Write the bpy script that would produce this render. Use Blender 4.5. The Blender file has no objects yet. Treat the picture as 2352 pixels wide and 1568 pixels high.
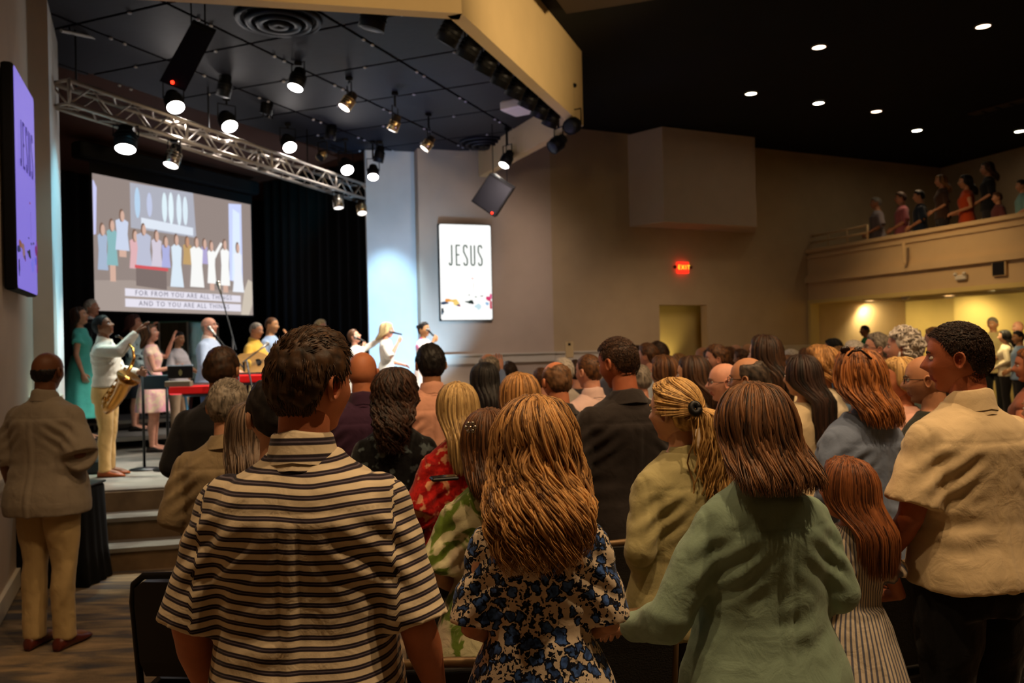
import bpy, math, random
import numpy as np
from mathutils import Vector, Matrix, noise
R = random.Random(7)
SC = bpy.context.scene
COL = SC.collection
PI = math.pi

# ------------------------------------------------------------------ camera
F, CX, CY, ROLL, CAMZ = 1900.0, 1176.0, 784.0, 0.022, 1.7
cam_d = bpy.data.cameras.new('camera'); cam = bpy.data.objects.new('camera', cam_d); COL.objects.link(cam)
cam_d.sensor_width = 36.0; cam_d.lens = 36.0 * F / 2352.0
cam_d.clip_start = 0.05; cam_d.clip_end = 100
cam_d.dof.use_dof = True; cam_d.dof.focus_distance = 2.1; cam_d.dof.aperture_fstop = 4.4
PIT = 4.0 / F
fwd = Vector((0, math.cos(PIT), math.sin(PIT)))
right = Vector((math.cos(ROLL), 0, -math.sin(ROLL)))
up = right.cross(fwd).normalized(); right = fwd.cross(up).normalized()
M = Matrix((right, up, -fwd)).transposed().to_4x4(); M.translation = (0, 0, CAMZ)
cam.matrix_world = M
SC.camera = cam

def at(px, py, Y):
    """world point on the plane y = Y that the photograph shows at pixel (px, py)"""
    d = right * (px - CX) + up * (CY - py) + fwd * F
    k = Y / d.y
    return Vector((d.x * k, Y, CAMZ + d.z * k))

def fz(y):
    return -0.02 * max(min(y, 9.0), -3)

# ------------------------------------------------------------------ world and colour
w = bpy.data.worlds.new('world'); SC.world = w; w.use_nodes = True
w.node_tree.nodes['Background'].inputs[0].default_value = (1.0, 0.62, 0.34, 1)
w.node_tree.nodes['Background'].inputs[1].default_value = 0.010
SC.view_settings.view_transform = 'Standard'
SC.view_settings.look = 'None'
SC.view_settings.exposure = 1.0
SC.view_settings.gamma = 1.0
SC.view_settings.use_curve_mapping = False
SC.cycles.use_adaptive_sampling = True; SC.cycles.adaptive_threshold = 0.03
SC.cycles.max_bounces = 5; SC.cycles.diffuse_bounces = 3; SC.cycles.glossy_bounces = 2
SC.cycles.transparent_max_bounces = 6; SC.cycles.transmission_bounces = 3
SC.cycles.caustics_reflective = False; SC.cycles.caustics_refractive = False
SC.cycles.sample_clamp_indirect = 3.0
SC.cycles.use_denoising = True

def spot(name, loc, target, watt, col, angle=60, size=0.08, blend=0.6, parent=None):
    l = bpy.data.lights.new(name, 'SPOT'); l.energy = watt; l.color = col
    l.spot_size = math.radians(angle); l.spot_blend = blend; l.shadow_soft_size = size
    o = bpy.data.objects.new(name, l); COL.objects.link(o)
    o.location = loc
    dv = (Vector(target) - Vector(loc)).normalized()
    o.rotation_euler = dv.to_track_quat('-Z', 'Y').to_euler()
    if parent: 
        o.parent = parent; o.location = Vector(loc) - parent.location
    return o

WARM = (1.0, 0.66, 0.36)
WHITE = (1.0, 0.90, 0.78)

# ------------------------------------------------------------------ materials
def lin(c):
    return tuple(((v / 255.0) / 12.92 if v / 255.0 <= 0.04045 else ((v / 255.0 + 0.055) / 1.055) ** 2.4) for v in c)

class NT:
    def __init__(s, m): s.t = m.node_tree; s.n = s.t.nodes; s.l = s.t.links
    def new(s, typ, **kw):
        n = s.n.new(typ)
        for k, v in kw.items():
            if k.startswith('i_'):
                key = k[2:]
                n.inputs[int(key) if key.isdigit() else key].default_value = v
            else: setattr(n, k, v)
        return n
    def link(s, a, b): s.l.new(a, b)

def base_mat(name, col, rough=0.8, metal=0.0, spec=0.3):
    m = bpy.data.materials.new(name); m.use_nodes = True
    b = m.node_tree.nodes['Principled BSDF']
    b.inputs['Base Color'].default_value = (*col, 1); b.inputs['Roughness'].default_value = rough
    b.inputs['Metallic'].default_value = metal; b.inputs['Specular IOR Level'].default_value = spec
    return m, NT(m), b

def mat(name, rgb, rough=0.8, metal=0.0, spec=0.3, var=0.0, scale=8.0, bump=0.0, bscale=60.0, stretch=(1, 1, 1), emit=None, estr=1.0):
    c = lin(rgb); m, t, b = base_mat(name, c, rough, metal, spec)
    if var > 0 or bump > 0:
        tc = t.new('ShaderNodeTexCoord'); mp = t.new('ShaderNodeMapping'); mp.inputs['Scale'].default_value = stretch
        t.link(tc.outputs['Object'], mp.inputs[0])
    if var > 0:
        n = t.new('ShaderNodeTexNoise', i_Scale=scale, i_Detail=4.0); t.link(mp.outputs[0], n.inputs['Vector'])
        r = t.new('ShaderNodeValToRGB'); r.color_ramp.elements[0].position = 0.3; r.color_ramp.elements[1].position = 0.7
        r.color_ramp.elements[0].color = (*[v * (1 - var) for v in c], 1); r.color_ramp.elements[1].color = (*[min(1, v * (1 + var)) for v in c], 1)
        t.link(n.outputs[0], r.inputs[0]); t.link(r.outputs[0], b.inputs['Base Color'])
    if bump > 0:
        n2 = t.new('ShaderNodeTexNoise', i_Scale=bscale, i_Detail=3.0); t.link(mp.outputs[0], n2.inputs['Vector'])
        bp = t.new('ShaderNodeBump', i_Strength=bump, i_Distance=0.01); t.link(n2.outputs[0], bp.inputs['Height']); t.link(bp.outputs[0], b.inputs['Normal'])
    if emit is not None:
        b.inputs['Emission Color'].default_value = (*lin(emit), 1); b.inputs['Emission Strength'].default_value = estr
    return m

_clothes = {}
def cloth(rgb, kind='plain', rough=0.85, rgb2=None, rgb3=None, scale=30.0):
    """procedural fabric; kinds: plain, stripes_h, stripes_v, floral, blobs, check"""
    key = (rgb, kind, rgb2, rgb3, scale, rough)
    if key in _clothes: return _clothes[key]
    c = lin(rgb); m, t, b = base_mat('fabric_' + kind, c, rough, 0, 0.15)
    b.inputs['Sheen Weight'].default_value = 0.15
    tc = t.new('ShaderNodeTexCoord')
    def mix(fac, a, bb):
        x = t.new('ShaderNodeMix', data_type='RGBA'); t.link(fac, x.inputs[0])
        for s, v in ((6, a), (7, bb)):
            if isinstance(v, tuple): x.inputs[s].default_value = (*v, 1)
            else: t.link(v, x.inputs[s])
        return x.outputs[2]
    def ramp(src, p0, p1, mode='LINEAR'):
        r = t.new('ShaderNodeValToRGB'); r.color_ramp.interpolation = mode
        r.color_ramp.elements[0].position = p0; r.color_ramp.elements[1].position = p1
        t.link(src, r.inputs[0]); return r.outputs[0]
    if kind == 'plain':
        n = t.new('ShaderNodeTexNoise', i_Scale=12.0, i_Detail=3.0); t.link(tc.outputs['Object'], n.inputs['Vector'])
        t.link(mix(n.outputs[0], tuple(v * 0.88 for v in c), tuple(min(1, v * 1.1) for v in c)), b.inputs['Base Color'])
    elif kind == 'stripes_h':
        a = t.new('ShaderNodeAttribute', attribute_name='sz')
        mu = t.new('ShaderNodeMath', operation='MULTIPLY', i_1=scale); t.link(a.outputs['Fac'], mu.inputs[0])
        fr = t.new('ShaderNodeMath', operation='FRACT'); t.link(mu.outputs[0], fr.inputs[0])
        r = t.new('ShaderNodeValToRGB'); e = r.color_ramp.elements; r.color_ramp.interpolation = 'LINEAR'
        c2 = (*lin(rgb2), 1); c1 = (*c, 1); c3 = (*lin(rgb3 or rgb2), 1)
        e[0].position = 0.0; e[0].color = c1; e[1].position = 0.46; e[1].color = c1
        for p_, cc in ((0.52, c2), (0.66, c2), (0.70, c3), (0.76, c3), (0.80, c2), (0.92, c2), (0.98, c1)):
            x = e.new(p_); x.color = cc
        t.link(fr.outputs[0], r.inputs[0]); t.link(r.outputs[0], b.inputs['Base Color'])
    elif kind == 'stripes_v':
        a = t.new('ShaderNodeAttribute', attribute_name='sx')
        mu = t.new('ShaderNodeMath', operation='MULTIPLY', i_1=scale); t.link(a.outputs['Fac'], mu.inputs[0])
        fr = t.new('ShaderNodeMath', operation='FRACT'); t.link(mu.outputs[0], fr.inputs[0])
        r = t.new('ShaderNodeValToRGB'); e = r.color_ramp.elements
        e[0].position = 0.5; e[0].color = (*c, 1); e[1].position = 0.6; e[1].color = (*lin(rgb2), 1)
        x = e.new(0.9); x.color = (*lin(rgb2), 1); x = e.new(0.98); x.color = (*c, 1)
        t.link(fr.outputs[0], r.inputs[0]); t.link(r.outputs[0], b.inputs['Base Color'])
    elif kind == 'check':
        w1 = t.new('ShaderNodeTexChecker', i_Scale=scale); t.link(tc.outputs['Object'], w1.inputs['Vector'])
        w1.inputs['Color1'].default_value = (*c, 1); w1.inputs['Color2'].default_value = (*lin(rgb2), 1)
        t.link(w1.outputs[0], b.inputs['Base Color'])
    elif kind == 'floral':
        wn = t.new('ShaderNodeTexNoise', i_Scale=46.0, i_Detail=2.0); t.link(tc.outputs['Object'], wn.inputs['Vector'])
        ad = t.new('ShaderNodeVectorMath', operation='MULTIPLY_ADD'); t.link(wn.outputs['Color'], ad.inputs[0])
        ad.inputs[1].default_value = (0.045, 0.045, 0.045); t.link(tc.outputs['Object'], ad.inputs[2])
        v = t.new('ShaderNodeTexVoronoi', i_Scale=scale); t.link(ad.outputs[0], v.inputs['Vector'])
        petal = ramp(v.outputs['Distance'], 0.50, 0.53)          # blossom against cloth
        ring = ramp(v.outputs['Distance'], 0.33, 0.38)           # dark rim round a blue heart
        vn = t.new('ShaderNodeTexNoise', i_Scale=70.0, i_Detail=1.0); t.link(tc.outputs['Object'], vn.inputs['Vector'])
        heart = mix(ramp(vn.outputs[0], 0.42, 0.58), lin(rgb3), tuple(min(1, k * 2.2) for k in lin(rgb3)))
        flower = mix(ring, heart, lin(rgb2))
        v2 = t.new('ShaderNodeTexVoronoi', i_Scale=scale * 2.3); t.link(ad.outputs[0], v2.inputs['Vector'])
        leaf = ramp(v2.outputs['Distance'], 0.34, 0.38)
        g2 = mix(leaf, lin(rgb2), c)
        n3 = t.new('ShaderNodeTexNoise', i_Scale=9.0); t.link(tc.outputs['Object'], n3.inputs['Vector'])
        ground = mix(ramp(n3.outputs[0], 0.42, 0.45), c, g2)
        t.link(mix(petal, flower, ground), b.inputs['Base Color'])
    elif kind == 'blobs':
        n = t.new('ShaderNodeTexNoise', i_Scale=scale, i_Detail=2.5, i_Distortion=1.2); t.link(tc.outputs['Object'], n.inputs['Vector'])
        f = ramp(n.outputs[0], 0.50, 0.56)
        o1 = mix(f, c, lin(rgb2))
        if rgb3:
            n2 = t.new('ShaderNodeTexNoise', i_Scale=scale * 0.6, i_Detail=2.0); t.link(tc.outputs['Object'], n2.inputs['Vector'])
            o1 = mix(ramp(n2.outputs[0], 0.56, 0.62), o1, lin(rgb3))
        t.link(o1, b.inputs['Base Color'])
    n2 = t.new('ShaderNodeTexNoise', i_Scale=240.0, i_Detail=2.0); t.link(tc.outputs['Object'], n2.inputs['Vector'])
    n5 = t.new('ShaderNodeTexNoise', i_Scale=14.0, i_Detail=3.0, i_Distortion=0.6); t.link(tc.outputs['Object'], n5.inputs['Vector'])
    am = t.new('ShaderNodeMath', operation='MULTIPLY_ADD', i_1=0.06); t.link(n2.outputs[0], am.inputs[0]); t.link(n5.outputs[0], am.inputs[2])
    bp = t.new('ShaderNodeBump', i_Strength=0.30, i_Distance=0.02); t.link(am.outputs[0], bp.inputs['Height']); t.link(bp.outputs[0], b.inputs['Normal'])
    _clothes[key] = m; return m

_hairs = {}
def hairm(dark, light, rough=0.52):
    key = (dark, light)
    if key in _hairs: return _hairs[key]
    m, t, b = base_mat('hair_strands', lin(dark), rough, 0, 0.35)
    a = t.new('ShaderNodeAttribute', attribute_name='lk')
    tc = t.new('ShaderNodeTexCoord'); mp = t.new('ShaderNodeMapping'); mp.inputs['Scale'].default_value = (90, 90, 5)
    t.link(tc.outputs['Object'], mp.inputs[0])
    n = t.new('ShaderNodeTexNoise', i_Scale=1.0, i_Detail=3.0); t.link(mp.outputs[0], n.inputs['Vector'])
    s = t.new('ShaderNodeMath', operation='MULTIPLY_ADD', i_1=0.6); t.link(a.outputs['Fac'], s.inputs[0])
    s2 = t.new('ShaderNodeMath', operation='MULTIPLY', i_1=0.5); t.link(n.outputs[0], s2.inputs[0]); t.link(s2.outputs[0], s.inputs[2])
    r = t.new('ShaderNodeValToRGB'); e = r.color_ramp.elements
    d, l = lin(dark), lin(light)
    e[0].position = 0.22; e[0].color = (*[v * 0.5 for v in d], 1); e[1].position = 0.80; e[1].color = (*l, 1)
    x = e.new(0.45); x.color = (*[(p * 0.65 + q * 0.35) for p, q in zip(d, l)], 1)
    t.link(s.outputs[0], r.inputs[0]); t.link(r.outputs[0], b.inputs['Base Color'])
    bp = t.new('ShaderNodeBump', i_Strength=0.35, i_Distance=0.003); t.link(n.outputs[0], bp.inputs['Height']); t.link(bp.outputs[0], b.inputs['Normal'])
    _hairs[key] = m; return m

_skins = {}
def skinm(rgb):
    if rgb in _skins: return _skins[rgb]
    m = mat('skin', rgb, 0.5, 0, 0.35, var=0.10, scale=18, bump=0.08, bscale=180)
    _skins[rgb] = m; return m

EMs = {}
def emis(rgb, s):
    k = (rgb, s)
    if k not in EMs:
        m, t, b = base_mat('glow', (0, 0, 0), 0.6)
        b.inputs['Emission Color'].default_value = (*lin(rgb), 1); b.inputs['Emission Strength'].default_value = s
        EMs[k] = m
    return EMs[k]

# ------------------------------------------------------------------ mesh helpers
class G:
    """collects vertices and faces into ONE mesh object"""
    def __init__(s): s.v = []; s.f = []; s.m = []; s.a = []
    def add(s, vs, fs, mi=0, a=0.5):
        o = len(s.v); s.v.extend([tuple(p) for p in vs]); s.f.extend([tuple(i + o for i in f) for f in fs]); s.m.extend([mi] * len(fs))
        s.a.extend([a] * len(vs) if not isinstance(a, (list, np.ndarray)) else list(a)); return s
    def box(s, c, d, rz=0.0, mi=0, bev=0.0):
        cx, cy, cz = c; dx, dy, dz = d[0] / 2, d[1] / 2, d[2] / 2
        ca, sa = math.cos(rz), math.sin(rz)
        b = min(bev, dx * .9, dy * .9, dz * .9)
        def P(x, y, z): return (cx + x * ca - y * sa, cy + x * sa + y * ca, cz + z)
        if b <= 0:
            vs = [P(x, y, z) for z in (-dz, dz) for (x, y) in ((-dx, -dy), (dx, -dy), (dx, dy), (-dx, dy))]
            return s.add(vs, [(3, 2, 1, 0), (4, 5, 6, 7), (0, 1, 5, 4), (1, 2, 6, 5), (2, 3, 7, 6), (3, 0, 4, 7)], mi)
        rings = []
        for z, k in ((-dz, b), (-dz + b, 0), (dz - b, 0), (dz, b)):
            x0, y0 = dx - k, dy - k
            rings.append([P(x, y, z) for x, y in ((-x0 + b, -y0), (x0 - b, -y0), (x0, -y0 + b), (x0, y0 - b), (x0 - b, y0), (-x0 + b, y0), (-x0, y0 - b), (-x0, -y0 + b))])
        return s.loft(rings, mi=mi)
    def loft(s, rings, closed=True, cap=True, mi=0, a=0.5):
        n = len(rings[0]); vs = [p for r in rings for p in r]; fs = []
        for i in range(len(rings) - 1):
            for j in range(n if closed else n - 1):
                k = (j + 1) % n
                fs.append((i * n + j, i * n + k, (i + 1) * n + k, (i + 1) * n + j))
        if cap and closed:
            fs.append(tuple(reversed(range(n)))); fs.append(tuple(range((len(rings) - 1) * n, len(rings) * n)))
        return s.add(vs, fs, mi, a)
    def tube(s, pts, rad, n=8, mi=0, a=0.5, flat=1.0, round_=False):
        pts = [Vector(p) for p in pts]
        if not isinstance(rad, (list, tuple)): rad = [rad] * len(pts)
        rad = list(rad)
        if round_:
            d0 = (pts[0] - pts[1]).normalized(); d1 = (pts[-1] - pts[-2]).normalized(); r0, r1 = rad[0], rad[-1]
            pts = [pts[0] + d0 * r0 * .95, pts[0] + d0 * r0 * .7] + pts + [pts[-1] + d1 * r1 * .7, pts[-1] + d1 * r1 * .95]
            rad = [r0 * .3, r0 * .72] + rad + [r1 * .72, r1 * .3]
        rings = []; t = (pts[1] - pts[0]).normalized()
        u = t.orthogonal().normalized() if abs(t.z) > .95 or True else None
        ref = Vector((0, 1, 0)) if abs(t.y) < .9 else Vector((1, 0, 0))
        u = (ref - t * ref.dot(t)).normalized()
        for i, p in enumerate(pts):
            if i == 0: tt = pts[1] - pts[0]
            elif i == len(pts) - 1: tt = pts[-1] - pts[-2]
            else: tt = pts[i + 1] - pts[i - 1]
            tt.normalize(); u = (u - tt * u.dot(tt))
            u = u.normalized() if u.length > 1e-5 else tt.orthogonal().normalized()
            v = tt.cross(u)
            rings.append([p + u * (math.cos(2 * PI * k / n) * rad[i] * flat) + v * (math.sin(2 * PI * k / n) * rad[i]) for k in range(n)])
        return s.loft(rings, mi=mi, a=a)
    def disc(s, c, nrm, r, n=20, th=0.004, mi=0):
        nrm = Vector(nrm).normalized(); c = Vector(c)
        return s.tube([c - nrm * th / 2, c + nrm * th / 2], r, n, mi)
    def ell(s, c, r, n=16, m=10, mi=0, a=.5, mtx=None):
        rings = []
        for i in range(m + 1):
            al = PI * (i + .0) / m; al = min(max(al, .02), PI - .02)
            ring = []
            for k in range(n):
                p = Vector((r[0] * math.sin(al) * math.cos(2 * PI * k / n), r[1] * math.sin(al) * math.sin(2 * PI * k / n), -r[2] * math.cos(al)))
                if mtx is not None: p = mtx @ p
                ring.append(p + Vector(c))
            rings.append(ring)
        return s.loft(rings, mi=mi, a=a)
    def prism(s, pts, z0, z1, mi=0):
        n = len(pts); vs = [(x, y, z0) for x, y in pts] + [(x, y, z1) for x, y in pts]
        fs = [tuple(reversed(range(n))), tuple(range(n, 2 * n))] + [(i, (i + 1) % n, n + (i + 1) % n, n + i) for i in range(n)]
        return s.add(vs, fs, mi)
    def mesh(s, name, mats, smooth=True, attr=False):
        me = bpy.data.meshes.new(name); me.from_pydata(s.v, [], s.f); me.update()
        for m in (mats if isinstance(mats, (list, tuple)) else [mats]): me.materials.append(m)
        if len(s.m) and max(s.m) > 0: me.polygons.foreach_set('material_index', s.m)
        if smooth: me.polygons.foreach_set('use_smooth', [True] * len(me.polygons))
        if attr:
            at_ = me.attributes.new('lk', 'FLOAT', 'POINT'); at_.data.foreach_set('value', s.a)
        return me
    def obj(s, name, mats, parent=None, smooth=False, attr=False):
        return link(name, s.mesh(name, mats, smooth, attr), parent)

def link(name, me, parent=None):
    o = bpy.data.objects.new(name, me); COL.objects.link(o)
    if parent is not None:
        o.parent = parent
        if parent.get('_w'): o.location = -Vector(parent.location)
    return o

def tag(o, label=None, cat=None, group=None, kind=None):
    if label: o['label'] = label
    if cat: o['category'] = cat
    if group: o['group'] = group
    if kind: o['kind'] = kind
    return o

def thing(name, loc, label, cat, group=None, worldspace=True):
    """Empty at the thing's base; with worldspace its children's meshes are given in world coordinates"""
    o = bpy.data.objects.new(name, None); COL.objects.link(o); o.location = loc
    o.empty_display_size = 0.1
    if worldspace: o['_w'] = 1
    return tag(o, label, cat, group)

def struct(o): o['kind'] = 'structure'; return o

def V2(a, b): return Vector((a, b, 0))
# ================================================================== the setting
M_wall = mat('painted_wall', (196, 176, 156), 0.9, var=0.04, scale=3, bump=0.05, bscale=140)
M_wall2 = mat('painted_wall_warm', (190, 166, 130), 0.9, var=0.04, scale=3, bump=0.05, bscale=140)
M_white = mat('satin_white_paint', (214, 204, 186), 0.6)
M_black = mat('black_paint', (14, 14, 15), 0.85)
M_ceil = mat('black_ceiling', (5, 5, 4), 0.95, var=0.3, scale=2)
M_cream = mat('cream_paint', (214, 186, 138), 0.85, var=0.03, scale=3)
M_dark = mat('dark_metal', (22, 22, 24), 0.5, 0.6)
M_steel = mat('brushed_aluminium', (150, 146, 140), 0.38, 0.9)
M_chrome = mat('polished_chrome', (190, 180, 165), 0.22, 1.0)
M_curt = mat('black_curtain', (9, 9, 11), 0.95)

def carpet():
    m, t, b = base_mat('patterned_carpet', (0.1, 0.08, 0.06), 0.95, 0, 0.1)
    tc = t.new('ShaderNodeTexCoord'); mp = t.new('ShaderNodeMapping'); mp.inputs['Scale'].default_value = (1.1, 4.5, 1); mp.inputs['Rotation'].default_value = (0, 0, 0.25)
    t.link(tc.outputs['Object'], mp.inputs[0])
    n = t.new('ShaderNodeTexNoise', i_Scale=1.6, i_Detail=5.0, i_Distortion=0.8); t.link(mp.outputs[0], n.inputs['Vector'])
    r = t.new('ShaderNodeValToRGB'); e = r.color_ramp.elements
    e[0].position = 0.36; e[0].color = (*lin((86, 84, 88)), 1); e[1].position = 0.66; e[1].color = (*lin((176, 150, 116)), 1)
    x = e.new(0.5); x.color = (*lin((134, 116, 94)), 1)
    t.link(n.outputs[0], r.inputs[0])
    n2 = t.new('ShaderNodeTexNoise', i_Scale=160.0, i_Detail=2.0); t.link(tc.outputs['Object'], n2.inputs['Vector'])
    mx = t.new('ShaderNodeMix', data_type='RGBA', blend_type='MULTIPLY'); mx.inputs[0].default_value = 0.5
    t.link(r.outputs[0], mx.inputs[6]); t.link(n2.outputs[0], mx.inputs[7]); t.link(mx.outputs[2], b.inputs['Base Color'])
    bp = t.new('ShaderNodeBump', i_Strength=0.4, i_Distance=0.005); t.link(n2.outputs[0], bp.inputs['Height']); t.link(bp.outputs[0], b.inputs['Normal'])
    return m
M_carpet = carpet()
M_stage = mat('stage_carpet', (128, 122, 112), 0.9, var=0.12, scale=5, bump=0.3, bscale=180, stretch=(1, 3, 1))
M_riser = mat('step_carpet', (118, 96, 70), 0.95, var=0.2, scale=6, bump=0.4, bscale=180, stretch=(1, 3, 1))

# floor: gently raked towards the stage, then level
g = G()
xs = [-9, -6, -3, 0, 3, 6, 9, 15]; ys = [-3, 0, 3, 6, 9, 13, 17, 22]
vs = [(x, y, fz(y)) for y in ys for x in xs]; n = len(xs)
fs = [(j * n + i, j * n + i + 1, (j + 1) * n + i + 1, (j + 1) * n + i) for j in range(len(ys) - 1) for i in range(n - 1)]
g.add(vs, fs); g.add([(x, y, z - .3) for x, y, z in vs], [tuple(reversed(f)) for f in fs])
struct(g.obj('floor', M_carpet))

def wall_seg(name, p0, p1, z0, z1, m, th=0.2, parent=None):
    """slab on the line p0->p1; its thickness lies to the left of the direction of travel"""
    p0 = Vector((p0[0], p0[1], 0)); p1 = Vector((p1[0], p1[1], 0)); d = (p1 - p0).normalized(); nn = Vector((-d.y, d.x, 0)) * th
    g = G(); g.prism([(p0.x, p0.y), (p1.x, p1.y), (p1 + nn)[:2], (p0 + nn)[:2]], z0, z1)
    o = g.obj(name, m, parent)
    if parent is None: struct(o)
    return o

ZC = 5.63      # black ceiling of the hall
ZG = 5.07      # panelled ceiling over the stage
ZF = 4.62      # lower edge of the cream fascia round it
U = Vector((math.sin(math.radians(24.0)), math.cos(math.radians(24.0)), 0))   # along the stage opening
N = Vector((U.y, -U.x, 0))                                                 # out of the stage, across
LW0 = Vector((-3.65, 5.89, 0)); LD = Vector((-.407, .914, 0))
LW1 = Vector((-4.45, 7.69, 0)); LC0 = Vector((-4.36, 7.88, 0)); LC1 = Vector((-4.86, 8.97, 0))
RC0 = Vector((-2.45, 14.19, 0)); RC1 = Vector((-1.63, 14.41, 0)); RW0 = Vector((-1.55, 14.15, 0))
RW1 = Vector((.757, 14.98, 0)); RW2 = Vector((10.26, 19.6, 0)); RW3 = Vector((9.05, 19.0, 0))

# hall walls
wl = wall_seg('wall_left', LW0 - LD * 5.2, LW1, -.3, ZC, M_wall)
wall_seg('wall_left_return', LW1, LC0, -.3, ZC, M_wall)
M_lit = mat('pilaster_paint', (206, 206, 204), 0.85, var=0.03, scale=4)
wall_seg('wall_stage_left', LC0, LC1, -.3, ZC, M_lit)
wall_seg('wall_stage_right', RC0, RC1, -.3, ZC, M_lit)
wall_seg('wall_right_return', RC1, RW0, -.3, ZC, M_wall)
wall_seg('wall_front', RW0, RW1, -.3, ZC, M_wall)
# long wall with the corridor opening (1515-1625) left free
def on_wall(px, lo=RW1, hi=RW2):
    r = (px - CX) / F + 0.0; d = (hi - lo).normalized()
    t = (r * lo.y - lo.x) / (d.x - r * d.y); return lo + d * t
D0 = on_wall(1516); D1 = on_wall(1626)
zd = at(1570, 700, (D0.y + D1.y) / 2).z
wall_seg('wall_back', RW1, D0, -.3, ZC, M_wall2)
wall_seg('wall_back_above_door', D0, D1, zd, ZC, M_wall2)
wall_seg('wall_back_far', D1, RW2, -.3, ZC, M_wall2)
dn = (RW2 - RW1).normalized(); nn = Vector((-dn.y, dn.x, 0))
M_yel = mat('corridor_paint', (214, 190, 120), 0.85, var=0.03, scale=3)
# corridor behind the opening
wall_seg('wall_corridor_left', D0 + nn * .2 - dn * .3, D0 + nn * 2.6 - dn * .3, -.3, 3.2, M_yel, .1)
wall_seg('wall_corridor_end', D0 + nn * 1.0 - dn * .3, D1 + nn * 1.0 + dn * 1.0, -.3, 3.2, M_yel, .1)
wall_seg('wall_corridor_right', D1 + nn * 1.6 + dn * 1.0, D1 + nn * .2 + dn * 1.0, -.3, 3.2, M_yel, .1)
g = G(); g.prism([(D0 + nn * .2 - dn * .3)[:2], (D1 + nn * .2 + dn)[:2], (D1 + nn * 1.7 + dn)[:2], (D0 + nn * 1.7 - dn * .3)[:2]], 3.2, 3.3)
struct(g.obj('ceiling_corridor', M_yel))
c = (D0 + D1) / 2 + nn * .9
spot('corridor_light', (c.x - nn.x * .35, c.y - nn.y * .35, 1.0), (c.x + nn.x * .25, c.y + nn.y * .25, 1.75), 14, (1, .76, .34), 100)

# wall behind the balcony and the walls of the room under it
BD = Vector((.313, -.95, 0))
wall_seg('wall_right', RW2, RW2 + BD * 22.5, -.3, ZC, M_wall2)
LWE = LW0 - LD * 5.2
wall_seg('wall_left_rear', (LWE.x, -2.6), LWE, -.3, ZC, M_wall)
wall_seg('wall_rear', (17.5, -2.6), (LWE.x, -2.6), -.3, ZC, M_wall2)
# hall ceiling (black) and a deep beam
g = G(); g.prism([(-10, -3), (18, -3), (18, 22), (-10, 22)], ZC, ZC + .2); struct(g.obj('ceiling', M_ceil))
b0 = at(1352, 108, 9.5); b1 = at(2050, 0, 8.6)
M_beam = mat('beam_paint', (58, 46, 34), 0.9)
dd = Vector((b1.x - b0.x, b1.y - b0.y, 0)).normalized()
zb = ZC - .22
A_ = Vector((0.7, 9.35, 0)); B_ = Vector((12.5, 5.2, 0))
wall_seg('ceiling_beam', A_, B_, zb, ZC, M_beam, -.55)
# faint slots and round grilles in the black ceiling
M_slot = mat('dim_grille', (70, 54, 34), 0.9)
p = at(2300, 238, 3.9 * F / 525)
tg = thing('ceiling_vent', (p.x, p.y, ZC), 'long dim rectangular grille in the black ceiling at the right edge', 'vent')
g = G(); g.box((p.x + .2, p.y, ZC - .02), (1.5, .22, .035), -1.1, bev=.008); g.obj('frame', M_slot, tg)
g = G()
for k in range(5): g.box((p.x + .2 + (k - 2) * .25 * math.cos(-1.1), p.y + (k - 2) * .25 * math.sin(-1.1), ZC - .045), (.02, .18, .02), -1.1)
g.obj('slat', M_ceil, tg)['kind'] = 'stuff'

# panelled ceiling over the stage: polygon K0 K1 K2 K3, panels 1.2 m
K1 = Vector((-.38, 7.3, 0)); K2 = Vector((1.03, 11.2, 0)); K3 = Vector((-.39, 14.5, 0)); K0 = Vector((-4.05, 6.5, 0))
M_panel = mat('ceiling_panel', (24, 25, 34), 0.6, var=0.2, scale=6, bump=0.2, bscale=14, stretch=(1, 4, 1))
M_seam = mat('rust_coloured_seam', (78, 44, 28), 0.8)
g = G(); g.prism([(K0.x, K0.y + .08), (K1.x - .08, K1.y + .08), (K2.x - .08, K2.y), (K3.x - .08, K3.y - .05), RW0[:2], (-1.0, 19), (-9, 19), (-9, 9)], ZG + .035, ZG + .12)
stc = struct(g.obj('ceiling_stage', M_seam))
# fascia faces
def fascia(name, a, b, th=.14):
    return wall_seg(name, a, b, ZF, ZC, M_cream, th)
fascia('wall_fascia_front', K0 + (K0 - K1).normalized() * .6, K1); fascia('wall_fascia_side', K1, K2); fascia('wall_fascia_far', K2, K3)
# panels
def inside(p, poly):
    r = False; n = len(poly)
    for i in range(n):
        a, b = poly[i], poly[(i + 1) % n]
        if (a[1] > p[1]) != (b[1] > p[1]) and p[0] < (b[0] - a[0]) * (p[1] - a[1]) / (b[1] - a[1]) + a[0]: r = not r
    return r
poly = [K0, K1, K2, K3, RW0, RC0, LC1, LC0]
O = Vector((-1.255, 9.78, 0)); Ug = Vector((math.sin(math.radians(22.4)), math.cos(math.radians(22.4)), 0)); Vg = Vector((Ug.y, -Ug.x, 0))
def clip(pp, a, b):
    """keep the side to the left of a->b"""
    out = []
    def sd(p): return (b.x - a.x) * (p.y - a.y) - (b.y - a.y) * (p.x - a.x)
    for i in range(len(pp)):
        p, q = pp[i], pp[(i + 1) % len(pp)]; sp, sq = sd(p), sd(q)
        if sp >= 0: out.append(p)
        if sp * sq < 0: out.append(p + (q - p) * (sp / (sp - sq)))
    return out
convex = [K0 + Vector((0, .1, 0)), K1 + Vector((-.1, .1, 0)), K2 + Vector((-.12, 0, 0)), K3 + Vector((-.1, -.1, 0)), RC0 + U * .3 - Vector((.6, 0, 0)), LC1 - N * 0.3 + Vector((-.2, .5, 0))]
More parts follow.
